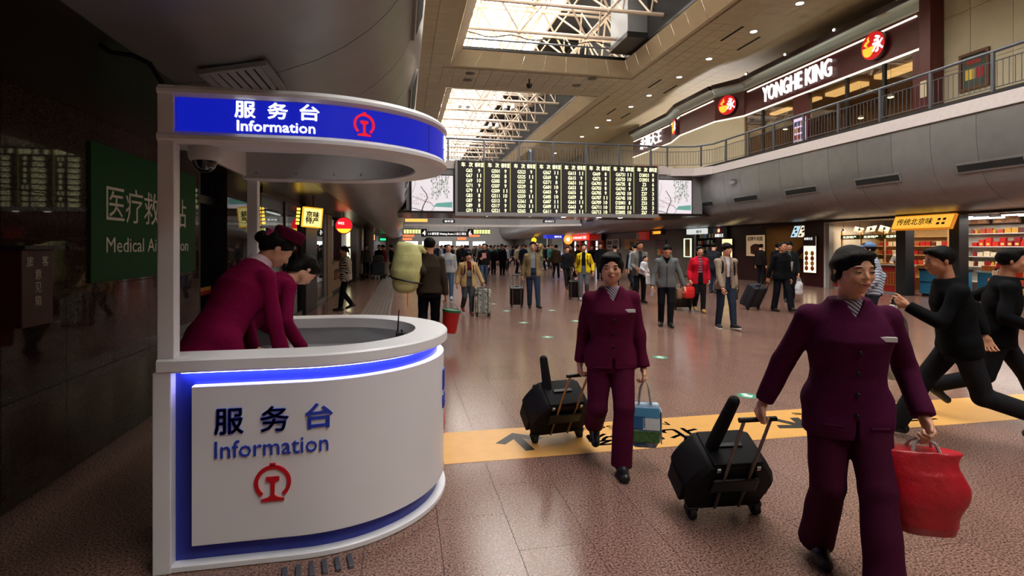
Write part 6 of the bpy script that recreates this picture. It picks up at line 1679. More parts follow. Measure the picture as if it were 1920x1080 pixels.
# ------------------------------------------------------------------ luggage and things people carry
M_blk = mat('case_black_nylon', (13, 13, 15), .6, spec=.2, bump=.3, bscale=400, var=.1, scale=40)
M_blk2 = mat('case_black_gloss', (12, 12, 14), .4, spec=.3)
M_chrome = mat('chrome_tube', (170, 168, 164), .2, .95)
M_tan = mat('tan_metal_tube', (150, 122, 92), .3, .8)
M_rub = mat('rubber_black', (14, 14, 14), .7)
def roller_case(label, x, y, heading, w, d, h, tilt, m, tube=M_chrome, hl=.45, bev=.03, grp=None, hw=.6, extra=None, kind='suitcase', prof=None):
    """wheeled case; local +y is the pulling side, tilt leans it that way; wheels stand on the floor"""
    e = empty('wheeled_case', (x, y, 0), label, kind, grp, rz=math.radians(heading - 90))
    T = math.radians(tilt); wr_ = .035
    def R_(p):   # tilt about the wheel axle on the pulling side
        px, py, pz = p; yy, zz = py, pz - wr_
        return (px, yy * math.cos(T) + zz * math.sin(T), wr_ - yy * math.sin(T) + zz * math.cos(T))
    ax, ay, az = Vector((1, 0, 0)), Vector((0, math.cos(T), -math.sin(T))), Vector((0, math.sin(T), math.cos(T)))
    def B(c, hx, hy, hz, b): return MB().obox(R_(c), ax, ay, az, (hx, hy, hz), b)
    if prof:      # soft bag with sloped shoulders: rounded prism through four rings
        poly = [(a * w / 2, .05 + b * h) for a, b in prof] + [(-a * w / 2, .05 + b * h) for a, b in reversed(prof)]; n_ = len(poly); sh = MB(); vs = []
        for yy, k_ in ((-d, .90), (-d + .03, 1.0), (-.03, 1.0), (0, .90)): vs += [R_((x_ * k_, yy, .05 + h / 2 + (z_ - .05 - h / 2) * k_)) for x_, z_ in poly]
        fs = [(q * n_ + i, q * n_ + (i + 1) % n_, (q + 1) * n_ + (i + 1) % n_, (q + 1) * n_ + i) for q in range(3) for i in range(n_)] + [tuple(range(n_)), tuple(3 * n_ + i for i in reversed(range(n_)))]
        sh.add(vs, fs).build('shell', m, e, smooth=True, local=True)
    else: B((0, -d / 2, .05 + h / 2), w / 2, d / 2, h / 2, bev).build('shell', m, e, smooth=True, local=True)
    for s in (-1, 1):
        MB().cyl(R_((s * (w / 2 - .05) - .018, 0, wr_)), R_((s * (w / 2 - .05) + .018, 0, wr_)), wr_, n=14).build('wheel', M_rub, e, smooth=True, local=True)
        B((s * (w / 2 - .05), -.02, .05), .03, .03, .03, .006).build('wheel_bracket', M_blk2, e, local=True)
        B((s * (w / 2 - .06), -d + .03, .035), .02, .02, .03, .005).build('foot', M_rub, e, local=True)
        MB().cyl(R_((s * w * hw / 2, .012, .08)), R_((s * w * hw / 2, .012, h + .05 + hl)), .009, n=8).build('handle_tube', tube, e, smooth=True, local=True)
    MB().cyl(R_((-w * hw / 2 - .03, .012, h + .05 + hl)), R_((w * hw / 2 + .03, .012, h + .05 + hl)), .014, n=8).build('grip', M_blk2, e, smooth=True, local=True)
    for z in (.3, .72):
        B((0, -d - .002 + .006, .05 + h * z), w * .40, .008, h * .17, .006).build('front_pocket', m, e, local=True)
    B((0, -d / 2, .05 + h + .012), w * .16, .014, .010, .004).build('carry_handle', M_blk2, e, local=True)
    if not prof: B((0, -d / 2, .05 + h * .5), w / 2 + .003, .006, h / 2 + .003, .004).build('zip_band', M_blk2, e, local=True)
    if extra: extra(e, R_, B)
    return e
def crew_extra(p0, p1, r):
    def f(e, R_, B):
        """flap, pockets, chrome clips and the long padded roll strapped on"""
        B((0, -.13, .402), .15, .125, .018, .012).build('flap', M_blk, e, smooth=True, local=True)
        B((0, .012, .27), .14, .014, .05, .01).build('tube_cover', M_blk2, e, local=True)
        for s in (-1, 1):
            B((s * .12, -.0, .385), .012, .012, .012, .003).build('clip', M_chrome, e, local=True)
            B((s * .262, -.13, .16), .018, .09, .065, .012).build('side_pocket', M_blk, e, smooth=True, local=True)
        MB().tube([p0, tuple(.5 * (a + b) for a, b in zip(p0, p1)), p1], [r, r * 1.05, r * .9], 14).ball(p1, r * .9, 14, 8).build('padded_roll', M_blk, e, smooth=True, local=True)
    return f
roller_case('plain black roller case pulled by the man on the phone', 2.95, 14.05, -99, .36, .22, .48, 18, M_blk2, M_chrome, .38)
roller_case('black roller case pulled by the person in yellow', 5.10, 15.75, -110, .36, .22, .50, 8, M_blk2, M_chrome, .42)
roller_case('navy wheeled suitcase pulled by the man in black', 8.70, 12.3, -75, .48, .28, .56, 28, mat('case_navy', (24, 28, 40), .5, bump=.3, bscale=300), M_blk2, .40)
roller_case('dark olive suitcase dragged behind the woman in the red cardigan', 6.95, 12.65, -100, .48, .26, .55, 25, mat('case_olive', (52, 46, 38), .6), M_blk2, .36)
M_camo = mat('case_camouflage', (206, 206, 190), .35, col2=(74, 76, 70), scale=16)
def camo_extra(e, R_, B):
    B((0, .002, .36), .035, .006, .27, .003).build('centre_band', mat('case_grey_band', (130, 134, 140), .4), e, local=True)
    B((0, -.24 - .002, .36), .035, .006, .27, .003).build('centre_band', mat('case_grey_band', (130, 134, 140), .4), e, local=True)
roller_case('grey camouflage hard suitcase standing beside the child in the tan jacket', 1.80, 12.32, -97, .38, .24, .58, 0, M_camo, M_chrome, .02, .05, extra=camo_extra)
for n, (x, y, h) in enumerate(((.3, 28.5, -90), (-1.5, 31, 0))): roller_case(('black case beside the sack carrier in the distance', 'black case far along the kiosk side')[n], x, y, h, .4, .25, .6, 0, M_blk2, M_chrome, .1)

# shopping bags
def tote(label, x, y, z, heading, w, d, h, m, m2, handle_top, soft_=.02, name='shopping_bag', hm_=None, taper=1.12, pw=3.0):
    e = empty(name, (x, y, z), label, 'bag', rz=math.radians(heading - 90))
    X_, Y_ = (1, 0, 0), (0, 1, 0)
    b = [loft((0, 0, 0), (0, 0, h), X_, Y_, [(0, w / 2 * .72, d / 2 * .8, 0, 0), (.12, w / 2 * .86, d / 2 * .98, 0, 0), (.4, w / 2 * .96, d / 2 * 1.05, 0, 0), (.75, w / 2 * taper * .95, d / 2 * .85, 0, 0), (1, w / 2 * taper * .88, d / 2 * .42, 0, 0)], .01, 1, pw)]
    soft('bag_body', b, .009, m, e, folds(int(x * 57), soft_))
    if m2 is not None: MB().box((-w / 2 * 1.02, -d / 2 * .9, h * .12), (-w / 2 * .97, d / 2 * .9, h * .85)).build('side_panel', m2, e, local=True)
    for s in (-1, 1):
        MB().tube([(-w * .2, s * d * .2, h * .93), (-w * .13, s * d * .12, h + (handle_top - h) * .6), (0, s * .012, handle_top), (w * .13, s * d * .12, h + (handle_top - h) * .6), (w * .2, s * d * .2, h * .93)], .008, 6).build('handle', hm_ or m, e, smooth=True, local=True)
    return e
M_redbag = mat('red_bag_fabric', (176, 22, 38), .32, var=.12, scale=9, bump=.3, bscale=25)

M_tote = mat('tote_blue_print', (196, 214, 226), .4, col2=(40, 104, 156), scale=11)
M_tote2 = mat('tote_silver_side', (176, 180, 186), .4)

# ------------------------------------------------------------------ the people
UNI = (88, 20, 50)
M_uni = cloth('burgundy_uniform', (82, 17, 46))
M_uni2 = cloth('plum_uniform', (70, 18, 50))
M_stripe = striped('striped_scarf', (176, 168, 176), (60, 48, 70), 70, (1, .3, .8))
M_tagw = mat('name_tag_white', (214, 210, 214), .35)
def uniform(D, coll=True, buttons=True):
    """name tag, buttons, pocket lines, cuff piping on a station uniform jacket"""
    tp = D['top_prims']; H, N, ax, rt, fw, P0 = D['H'], D['N'], D['axis'], D['rt'], D['fw'], D['P0']
    p = hitpoint(tp, N - ax * .085 * H - rt * .075 * H + fw * .4, -fw)
    if p is not None:
        MB().obox(p + fw * .010, rt, ax, fw, (.036, .011, .008), .001).build('name_tag', M_tagw, P0, local=True)
    for k in range(4):
        p = hitpoint(tp, N - ax * (.125 + .062 * k) * H + fw * .4, -fw)
        if p is not None: MB().lathe([(.010, -.006), (.010, .009), (.007, .012), (.001, .012)], p, 10, fw).build('button', M_blk2, P0, smooth=True, local=True)
    for s in (-1, 1):
        a = hitpoint(tp, N - ax * .345 * H + rt * s * .035 * H + fw * .4, -fw); b = hitpoint(tp, N - ax * .345 * H + rt * s * .085 * H + fw * .4, -fw)
        if a is not None and b is not None: MB().tube([a + fw * .003, (a + b) / 2 + fw * .007, b + fw * .003], .006, 6).build('pocket_welt', D['tc'], P0, smooth=True, local=True)
    for s0, e, w in D['arms']:
        d = unit(w - e); c = w - d * .055
        MB().lathe([(.0385 * D['H'] / 1.6, -.0015), (.040 * D['H'] / 1.6, 0), (.0385 * D['H'] / 1.6, .0015)], c, 20, d).build('cuff_piping', mat('piping_pink', (170, 120, 140), .5), P0, smooth=True, local=True)

UT = dict(col=M_uni, hem=.055, loose=.006, neck='v', vz=.80, vw=.5, slit=.10, fold=.006)
D1 = person('person in plum uniform with a large red bag and black case nearest the viewer', 2.15, 2.31, -115, H=1.62, vox=.0085, fine=.0052, male=False, stout=1.14, lean=3, hy=-16, hp=-4,
            feet=((.10, -.12, .0, -6), (-.06, .30, 0, 4)), hands=((.36, -.10, .78), (-.30, .08, .80)), curl=(75, 75), drop=.025,
            top=dict(UT, col=M_uni2, hem=.085, vz=.86), inner=M_stripe, bottom=(62, 16, 40), shoes=(18, 16, 17), hair='bangs', flare=.030, skin=mat('skin_face_a', (214, 158, 128), .45, var=.06, scale=30))
D1['tc'] = M_uni2; uniform(D1)
D2 = person('person in burgundy uniform with name tag carrying a blue shopping bag', 1.50, 3.78, -103, H=1.57, vox=.009, fine=.0055, male=False, stout=1.06, lean=2, hy=10, hp=-2,
            feet=((.09, -.26, .05, -38), (-.05, .17, 0, 0)), hands=((.215, -.10, .72), (-.23, .04, .72)), curl=(75, 70), drop=.02,
            top=UT, inner=M_stripe, bottom=(74, 16, 42), shoes=(16, 15, 16), hair='bangs', flare=.022, skin=mat('skin_face_a', (214, 158, 128), .45, var=.06, scale=30))
D2['tc'] = M_uni; uniform(D2)
def hand_world(D, i):
    s0, e, w = D['arms'][i]; d = unit(w - e); p = w + d * .055 * D['H']
    return D['P0'].matrix_basis @ Vector([float(c) for c in p])
h = hand_world(D1, 1); tote('big red fabric bag in the hand of the person nearest the viewer', h.x - .02, h.y + .03, h.z - .43, -112, .33, .20, .36, M_redbag, None, .425, .013, 'red_bag', mat('bag_handle_pale', (176, 160, 160), .4), 1.1)
h = hand_world(D2, 1); tt = tote('blue and white printed shopping bag in the hand of the name tag wearer', h.x + .02, h.y + .05, h.z - .50, -110, .23, .13, .32, M_tote, M_tote2, .495, .004, 'shopping_bag', mat('bag_cord', (176, 168, 160), .5), 1.0, 6.0)

for a, b, z0, z1, m in ((-.095, .095, .22, .30, mat('print_sky', (90, 160, 206), .4)), (-.10, .02, .14, .23, mat('print_peak', (226, 234, 240), .4)), (.0, .10, .15, .24, mat('print_lake', (44, 104, 160), .4)), (-.10, .10, .05, .13, mat('print_grass', (70, 110, 60), .4, var=.4, scale=60))):
    MB().box((a, .068, z0), (b, .074, z1), .002).build('print_patch', m, tt, local=True)
def crew_case(label, D, x, y, tube, p0, p1):
    h = hand_world(D, 0); d = Vector((h.x - x, h.y - y)).normalized()
    T = math.asin(min(.8, max(.3, (Vector((h.x - x, h.y - y)).length) / .875))); L = (h.z - .045) / math.cos(T)
    o = Vector((h.x, h.y)) - d * L * math.sin(T)
    return roller_case(label, o.x, o.y, math.degrees(math.atan2(d.y, d.x)), .50, .27, .36, math.degrees(T), M_blk, tube, L + .035 - .41, .05, hw=.30, extra=crew_extra(p0, p1, .036), prof=[(.80, 0), (.92, .05), (1.08, .45), (1.10, .52), (.98, .72), (.72, .98), (.66, 1.0)])
crew_case('black crew case with a short upright padded roll beside the blue shopping bag walker', D2, 1.24, 4.42, M_tan, (.10, .06, .36), (.13, .02, .68))
crew_case('black crew case with a long slanted padded roll nearest the viewer', D1, 1.87, 2.98, mat('dull_tube', (120, 112, 104), .3, .8), (.12, .02, .36), (.05, .20, .74))
# two passers-by in black at the picture edge
Db = person('person in black striding past behind the red bag, hand stretched forward', 4.44, 3.62, 150, H=1.68, vox=.012, fine=.007, lean=9, hy=-6, hp=-6,
            feet=((.08, .42, 0, 8), (-.08, -.50, .10, -40)), hands=((.12, -.22, .86), (-.12, .40, 1.12)), curl=(40, 50), drop=.075,
            top=dict(col=(16, 16, 18), hem=.05, loose=.012, fold=.007), bottom=(34, 33, 37), shoes=(16, 16, 16), hair='short', skin=SKIN2, flare=.014)
h = hand_world(Db, 1)
e = empty('garment_bag', (h.x - .02, h.y, h.z - .66), 'pale limp garment bag hanging from the hand of the striding person in black', 'bag')
soft('bag_body', [loft((0, 0, 0), (0, 0, .62), (1, 0, 0), (0, 1, 0), [(0, .10, .05, .06, 0), (.4, .14, .06, .03, 0), (.8, .10, .05, 0, 0), (1, .03, .03, 0, 0)], .01)], .011, mat('pale_cloth', (176, 180, 160), .7, var=.08, scale=12), e, folds(8, .012))
MB().tube([(0, -.02, .60), (0, 0, .665), (0, .02, .60)], .008, 6).build('loop', M_darkmetal, e, smooth=True, local=True)
person('person in black seen from the side at the picture edge', 5.40, 4.05, -42, H=1.64, vox=.012, fine=.007, lean=6, hy=4,
       feet=((.08, -.48, .10, -38), (-.08, .36, 0, 6)), hands=((.2, .22, .88), (-.2, -.1, .84)), drop=.06,
       top=dict(col=(15, 15, 17), hem=.06, loose=.014, fold=.007), bottom=(26, 26, 30), shoes=(15, 15, 15), hair='short', skin=SKIN2, flare=.014)
# person in a plaid shirt further behind
Dp = person('person in pale plaid shirt and blue cap behind the striding person in black', 7.9, 7.9, 140, H=1.66, vox=.016, lean=4, feet=((.08, .2, 0, 0), (-.08, -.2, .03, -20)), hands=((.2, -.1, .85), (-.2, .15, .85)),
            top=dict(col=striped('plaid_shirt', (196, 204, 216), (96, 108, 134), 22, (.3, .3, .9)), hem=.05, loose=.01), bottom=(40, 44, 54), hair='short')
soft('cap', [ell(Dp['at'](0, -.05, .25), A3((.40, .46, .30)) * Dp['hh'], Dp['hm'], .01), ell(Dp['at'](0, .42, .22), A3((.26, .24, .05)) * Dp['hh'], Dp['hm'], .01), func(lambda Q, D=Dp: -(((Q - D['at'](0, 0, .16)) @ D['hm'][2])) * -1, .01)], .010, mat('cap_blue', (92, 124, 168), .8), Dp['P0'])
h = hand_world(Dp, 1); tote('small dark red bag in the hand of the plaid shirt wearer', h.x, h.y, h.z - .42, 0, .3, .14, .3, mat('dark_red_bag', (120, 24, 30), .5), None, .41, .008, 'red_bag')

# kiosk staff
M_staff = cloth('crimson_staff_jacket', (124, 12, 62))
Ds = person('person in crimson jacket and pillbox hat bending over the kiosk desk', -1.08, 3.44, 50, z=.2, H=1.63, vox=.010, fine=.006, male=False, lean=34, hy=26, hp=-44,
            feet=((.09, 0, 0, 0), (-.09, .02, 0, 0)), hands=((.21, .34, .62), (-.20, .42, .70)), curl=(30, 30), elbow=(-1, -1),
            top=dict(col=M_staff, hem=.14, loose=.004, flare=.012, fold=.005), bottom=(18, 17, 20), hair='bun', shoes=(16, 15, 16))
at, hm, hh = Ds['at'], Ds['hm'], Ds['hh']
soft('hat', [loft(at(0, .02, .34), at(0, -.10, .66), hm[0], unit(hm[1] * .93 + hm[2] * .35), [(0, .385 * hh, .41 * hh, 0, 0), (.8, .40 * hh, .43 * hh, 0, 0), (1, .37 * hh, .40 * hh, 0, 0)], .01)], .006, cloth('hat_maroon', (84, 14, 44)), Ds['P0'])
soft('collar', [loft(Ds['N'] + Ds['axis'] * .0, Ds['N'] + Ds['axis'] * .075, Ds['rt'], Ds['fw'], [(0, .078, .078, 0, .004), (1, .066, .070, 0, .012)], .004)], .006, mat('collar_white', (226, 222, 228), .7, col2=(206, 120, 160), scale=9), Ds['P0'])
soft('hair_ribbon', [ell(at(.0, -.52, .24), A3((.3, .10, .07)) * hh, hm, .01), ell(at(.12, -.5, .16), A3((.12, .08, .12)) * hh, hm, .01)], .006, mat('ribbon_pink', (176, 70, 120), .6), Ds['P0'])
person('person in crimson jacket stooping low behind the hatted colleague', -1.16, 4.10, 40, z=.2, H=1.60, vox=.012, fine=.008, male=False, lean=52, hy=0, hp=-60,
       feet=((.09, 0, 0, 0), (-.09, 0, 0, 0)), hands=((.30, .36, .66), (-.05, .42, .70)), top=dict(col=M_staff, hem=.13, loose=.006, fold=.005), bottom=(18, 17, 20), hair='long', shoes=(16, 15, 16))

# hall, middle distance
V = .015
Dm = person('person in dark brown jacket carrying a pale yellow sack on the shoulder', 0.42, 8.75, 88, H=1.74, vox=.012, fine=.009, lean=4, feet=((.09, .2, 0, 0), (-.09, -.22, .04, -25)), hands=((.26, -.02, .80), (-.26, -.10, 1.38)), curl=(70, 60),
            top=dict(col=(56, 47, 38), hem=.035, loose=.012, fold=.007), bottom=(18, 18, 20), hair='short', skin=SKIN2)
e = empty('sack', (.10, 8.62, .87), 'pale yellow green sack slung over the shoulder of the brown jacket wearer', 'sack')
M_sack = mat('sack_cloth', (204, 204, 140), .75, var=.08, scale=9, bump=.3, bscale=60)
soft('sack_body', [loft((-.02, 0, .16), (.0, 0, .80), (1, 0, 0), (0, 1, 0), [(0, .20, .16, -.02, 0), (.3, .24, .19, -.03, 0), (.7, .215, .18, .0, 0), (.92, .16, .13, -.02, 0), (1, .09, .08, -.06, 0)], .05), ell((-.06, 0, .14), (.20, .16, .14), None, .03), cone((.16, .0, .70), (.24, .05, .64), .06, .03, .04)], .013, M_sack, e, folds(3, .008))
MB().tube([(.24 * math.cos(a) - .03, .2 * math.sin(a), .20 - .05 * math.cos(a)) for a in [2 * math.pi * k / 24 for k in range(25)]], .014, 6).build('strap', M_dark, e, smooth=True, local=True)
MB().tube([(-.02, -.12, .02), (-.03, -.13, -.08), (-.025, -.13, -.2)], .005, 5).build('cord_end', M_dark, e, smooth=True, local=True)
MB().tube([(.22, .02, .66), (.30, .08, .62), (.34, .14, .5)], .010, 6).build('shoulder_cord', M_dark, e, smooth=True, local=True)
h = hand_world(Dm, 0); e = empty('bucket', (h.x + .04, h.y, h.z - .50), 'red plastic bucket with a green rim in the hand of the sack carrier', 'bucket')
c = (0, 0, 0); tl = (.12, 0, 1)
MB().lathe([(.001, 0), (.105, 0), (.112, .02), (.135, .30), (.142, .31), (.142, .33), (.125, .33), (.10, .03), (.001, .03)], c, 28, tl).build('body', mat('bucket_red', (200, 30, 28), .35), e, smooth=True, local=True)
MB().lathe([(.146, .33), (.15, .34), (.15, .37), (.13, .375), (.12, .36)], c, 28, tl).build('rim', mat('bucket_green', (40, 110, 76), .4), e, smooth=True, local=True)
MB().tube([(-.10 + .04, 0, .36), (-.05, 0, .46), (.0, 0, .505), (.08, 0, .47), (.17, 0, .34)], .006, 6).build('bail', M_grey, e, smooth=True, local=True)

def backpack(D, m, lab=None):
    N, ax, fw, rt, H = D['N'], D['axis'], D['fw'], D['rt'], D['H']
    e = empty('backpack', tuple(place_local(D, N - ax * .28 * H - fw * .12 * H)), lab, 'backpack'); e.rotation_euler = D['P0'].rotation_euler
    o = N - ax * .28 * H - fw * .12 * H
    soft('bag', [ell(-o + N - ax * .14 * H - fw * .125 * H, (.14, .075, .22), None, .02)], .016, m, e)
    for s in (-1, 1):
        pts = [N - ax * .03 * H + rt * s * .055 * H - fw * .075 * H, N + ax * .005 * H + rt * s * .062 * H, N - ax * .05 * H + rt * s * .066 * H + fw * .066 * H, N - ax * .14 * H + rt * s * .072 * H + fw * .082 * H, N - ax * .2 * H + rt * s * .085 * H + fw * .05 * H]
        MB().tube([p - o for p in pts], .017, 6).build('strap', m, e, smooth=True, local=True)
    return e
def chest_print(D, w, hgt, dz, m, name='print'):
    p = hitpoint(D['top_prims'], D['N'] - D['axis'] * dz * D['H'] + D['fw'] * .4, -D['fw'])
    if p is not None: MB().ball((0, 0, 0), (1, 1, 1), 12, 6).mesh('x') if False else MB().obox(p, D['rt'], D['axis'], D['fw'], (w, hgt, .006), .005).build(name, m, D['P0'], local=True)

Dg = person('person in grey sweatshirt and jeans with a black shoulder strap', 1.36, 16.6, -92, H=1.66, vox=V, lean=2, feet=((.08, -.18, .03, -20), (-.08, .16, 0, 0)), top=dict(col=(166, 168, 168), hem=.04, loose=.014, name='sweatshirt'), bottom=(70, 90, 116), hair='crop', shoes=(170, 190, 210), hy=-4)
chest_print(Dg, .11, .09, .15, mat('print_blue', (90, 110, 150), .7, col2=(166, 168, 168), scale=22))
MB().tube([Dg['N'] + A3((.09, -.05, -.02)), Dg['N'] + A3((.11, .06, -.06)), Dg['N'] + A3((.13, .13, -.28)), Dg['N'] + A3((.16, .09, -.50))], .02, 6).build('shoulder_strap', M_dark, Dg['P0'], smooth=True, local=True)
Dt = person('child in tan jacket and maroon shirt beside the camouflage suitcase', 1.50, 12.72, -82, H=1.48, vox=.014, fine=.009, lean=2, feet=((.07, -.22, .04, -25), (-.05, .15, 0, 0)), hands=((.26, .0, .72), (-.34, .10, .74)), top=dict(col=(190, 158, 112), hem=.08, loose=.016, open=.055), inner=(92, 22, 30), bottom=(70, 74, 80), hair='mop', shoes=(150, 60, 66), stout=1.08)
p = Dt['N'] - Dt['axis'] * .17 * 1.48 + Dt['fw'] * .125
MB().lathe([(.075, -.01), (.07, .006), (.001, .012)], p, 20, Dt['fw']).build('shirt_print', mat('print_grey', (130, 134, 140), .7, col2=(40, 40, 46), scale=30), Dt['P0'], smooth=True, local=True)
backpack(Dt, M_dark, 'dark backpack on the child in the tan jacket')
Dk = person('person in black shirt with a red chest print and jeans', 3.36, 22.7, -95, H=1.72, vox=.018, lean=1, feet=((.09, .1, 0, 0), (-.09, -.12, .0, 0)), hands=((.16, .22, 1.08), (-.2, .02, None)), top=dict(col=(26, 22, 25), hem=.04, loose=.014, name='shirt'), bottom=(66, 84, 112), hair='short', hy=-6)
chest_print(Dk, .085, .11, .12, mat('print_red', (190, 40, 50), .7, col2=(220, 200, 200), scale=18))
Dph = person('person in khaki jacket talking on a phone while pulling a black case', 3.32, 13.75, -99, H=1.72, vox=.014, fine=.009, lean=1, hy=6, feet=((.08, -.12, .0, 0), (-.12, .22, 0, 0, -18)), hands=((.27, -.06, .82), (-.13, .13, 1.56)), curl=(70, 60),
             top=dict(col=(140, 122, 90), hem=.045, loose=.014, open=.06), inner=(140, 150, 160), bottom=(46, 58, 80), hair='short', shoes=(30, 26, 24), palms=(None, ((1, .2, 0), (0, 1, .4), (.05, .0, 1))))
h = hand_world(Dph, 1); MB().obox((h.x + .01, h.y, h.z - .01), (1, 0, 0), (0, 1, .3), (0, -.3, 1), (.006, .03, .065), .004).thing('phone', M_blk2, (h.x, h.y, h.z - .06), 'black mobile phone at the ear of the khaki jacket wearer', 'phone')
MB().lathe([(.128, -.015), (.132, 0), (.128, .015)], (0, .0, .515 * 1.72 + .02), 20).build('belt', M_blk2, Dph['P0'], smooth=True, local=True)
Dy = person('person in bright yellow jacket with black rucksack straps', 5.32, 15.55, -113, H=1.68, vox=.015, lean=2, hy=-14, hp=4, feet=((.08, .12, 0, 0), (-.08, -.14, .02, -15)), hands=((.22, -.08, .84), (-.28, .02, .84)), top=dict(col=(226, 198, 40), hem=.035, loose=.016, open=.06), inner=(24, 24, 28), bottom=(92, 96, 102), hair='short', shoes=(150, 150, 150), male=False)
backpack(Dy, M_dark, 'black rucksack on the person in the yellow jacket')
Db2 = person('person in grey coat holding a small child in front', 6.58, 14.4, -102, H=1.74, vox=.015, lean=0, hy=-10, feet=((.1, .02, 0, 0, 10), (-.1, .0, 0, 0, -20)), hands=((.15, .26, .98), (-.12, .26, .84)), curl=(60, 60), top=dict(col=(104, 102, 98), hem=.08, loose=.015, open=.05), inner=(46, 48, 58), bottom=(28, 28, 32), hair='short', skin=SKIN2)
person('small child in white top carried by the person in the grey coat', 6.53, 14.08, -50, H=.80, vox=.014, fine=.009, lean=12, z=.50, feet=((.09, .16, .06, 10), (-.09, .14, .06, 10)), hands=((.14, .12, .42), (-.15, .10, .38)), top=dict(col=(200, 204, 212), hem=.10, loose=.02), bottom=(196, 196, 204), hair='crop', shoes=(170, 176, 186), stout=1.3)
Dh = person('person in grey hooded top looking down with a phone in hand', 5.20, 10.12, -112, H=1.66, vox=.0135, fine=.009, lean=5, hy=-8, hp=-36, feet=((.10, -.06, 0, 0, 12), (-.06, .16, 0, 0, -12)), hands=((.28, .10, .80), (-.34, .04, .80)), curl=(60, 50), top=dict(col=(104, 108, 110), hem=.05, loose=.010, neck='v', vz=.72, vw=.5), inner=(22, 22, 24), bottom=(22, 22, 26), hair='crop', shoes=(24, 24, 28))
soft('hood', [loft(Dh['N'] - Dh['axis'] * .03 - Dh['fw'] * .03, Dh['N'] + Dh['axis'] * .05 - Dh['fw'] * .05, Dh['rt'], Dh['fw'], [(0, .12, .085, 0, 0), (1, .10, .07, 0, -.01)], .02)], .012, MATS['top_104_108_110'], Dh['P0'], folds(4, .006))
MB().tube([Dh['N'] + A3((0, .125, -.16)), Dh['N'] + A3((0, .125, -.28)), Dh['N'] + A3((0, .115, -.42)), Dh['N'] + A3((0, .118, -.56))], .005, 5).build('zip', M_dark, Dh['P0'], smooth=True, local=True)
h = hand_world(Dh, 0); MB().obox((h.x, h.y - .02, h.z - .05), (1, 0, 0), (0, 1, .4), (0, -.4, 1), (.03, .005, .06), .004).thing('phone', mat('phone_white', (190, 206, 220), .3), (h.x, h.y, h.z - .1), 'pale mobile phone in the lowered hand of the grey hooded person', 'phone')
Dr = person('person in red cardigan over a striped top with a bright red handbag', 7.08, 12.1, -103, H=1.60, vox=.014, fine=.009, male=False, stout=1.1, lean=2, hy=-6, feet=((.07, -.12, .02, -15), (-.06, .12, 0, 0)), hands=((.24, .08, .78), (-.24, .0, .78)), curl=(70, 70), top=dict(col=(190, 24, 44), hem=.09, loose=.012, open=.05), inner=striped('striped_top', (126, 30, 52), (150, 130, 150), 16, (0, 0, 1)), bottom=(28, 24, 26), hair='long', shoes=(176, 140, 70))
h = hand_world(Dr, 0); tote('bright red handbag in the hand of the red cardigan wearer', h.x - .04, h.y - .02, h.z - .34, -70, .36, .16, .26, mat('handbag_red', (206, 34, 34), .35), None, .335, .012, 'handbag')
e2 = tote('small brown paper bag beside the bright red handbag', h.x - .22, h.y + .10, h.z - .37, -70, .18, .10, .25, mat('paper_brown', (140, 110, 84), .6), None, .36, .003, 'paper_bag')
Dy2 = person('young person in taupe jacket with a scarf and black rucksack', 6.18, 9.6, -96, H=1.66, vox=.013, fine=.008, lean=2, hy=-14, feet=((.10, -.10, 0, 0, 8), (-.06, .22, 0, 6, -10)), hands=((.15, .18, .80), (-.22, .0, .82)), curl=(50, 50), top=dict(col=(150, 134, 118), hem=.05, loose=.012, open=.05), inner=(196, 196, 196), bottom=(38, 46, 62), hair='mop', shoes=(26, 26, 28), sole=True)
backpack(Dy2, M_blk2, 'black rucksack on the young person in the taupe jacket')
for s, c in ((-1, (120, 60, 60)), (1, (120, 60, 60))):
    N = Dy2['N']; MB().tube([N + A3((s * .055, -.03, .03)), N + A3((s * .062, .07, .0)), N + A3((s * .055, .125, -.14)), N + A3((s * .05, .13, -.3)), N + A3((s * .05, .12, -.44 + .08 * s))], .018, 6).build('scarf_end', mat('scarf_stripe', (150, 130, 120), .8, col2=(110, 44, 50), scale=40), Dy2['P0'], smooth=True, local=True)
e = empty('shoulder_bag', (6.35, 9.62, .56), 'dark green shoulder bag at the hip of the young person in taupe', 'bag')
MB().box((6.30, 9.50, .56), (6.40, 9.74, .82), .02).build('bag_body', mat('bag_green', (40, 42, 38), .6), e, smooth=True); MB().box((6.39, 9.49, .70), (6.41, 9.75, .83), .008).build('flap', mat('bag_green2', (48, 48, 42), .6), e)
Dbm = person('person in black suit jacket pulling the navy suitcase', 9.08, 11.75, -90, H=1.70, vox=.015, lean=2, hy=-4, feet=((.08, -.16, .0, 0), (-.08, .26, 0, 8)), hands=((.25, -.16, .82), (-.2, .05, None)), curl=(70, 40), top=dict(col=(17, 18, 22), hem=.06, loose=.015), bottom=(20, 21, 27), hair='crop', skin=SKIN2, flare=.016)
Dpl = person('person in dark coat holding white papers and a plastic bag', 11.0, 13.9, -122, H=1.74, vox=.016, lean=1, hy=10, feet=((.09, .04, 0, 0), (-.09, -.04, 0, 0)), hands=((.08, .27, 1.10), (-.24, .05, .82)), curl=(60, 70), top=dict(col=(30, 32, 34), hem=.07, loose=.016, open=.045), inner=(70, 84, 78), bottom=(24, 24, 28), hair='mop')
h = hand_world(Dpl, 0); MB().obox((h.x, h.y - .04, h.z - .08), (1, .2, 0), (-.2, 1, .2), (0, -.2, 1), (.11, .004, .14), .002).thing('paper_sheet', mat('paper_white', (196, 196, 196), .6), (h.x, h.y - .04, h.z - .22), 'white paper sheets held by the person in the dark coat', 'paper')
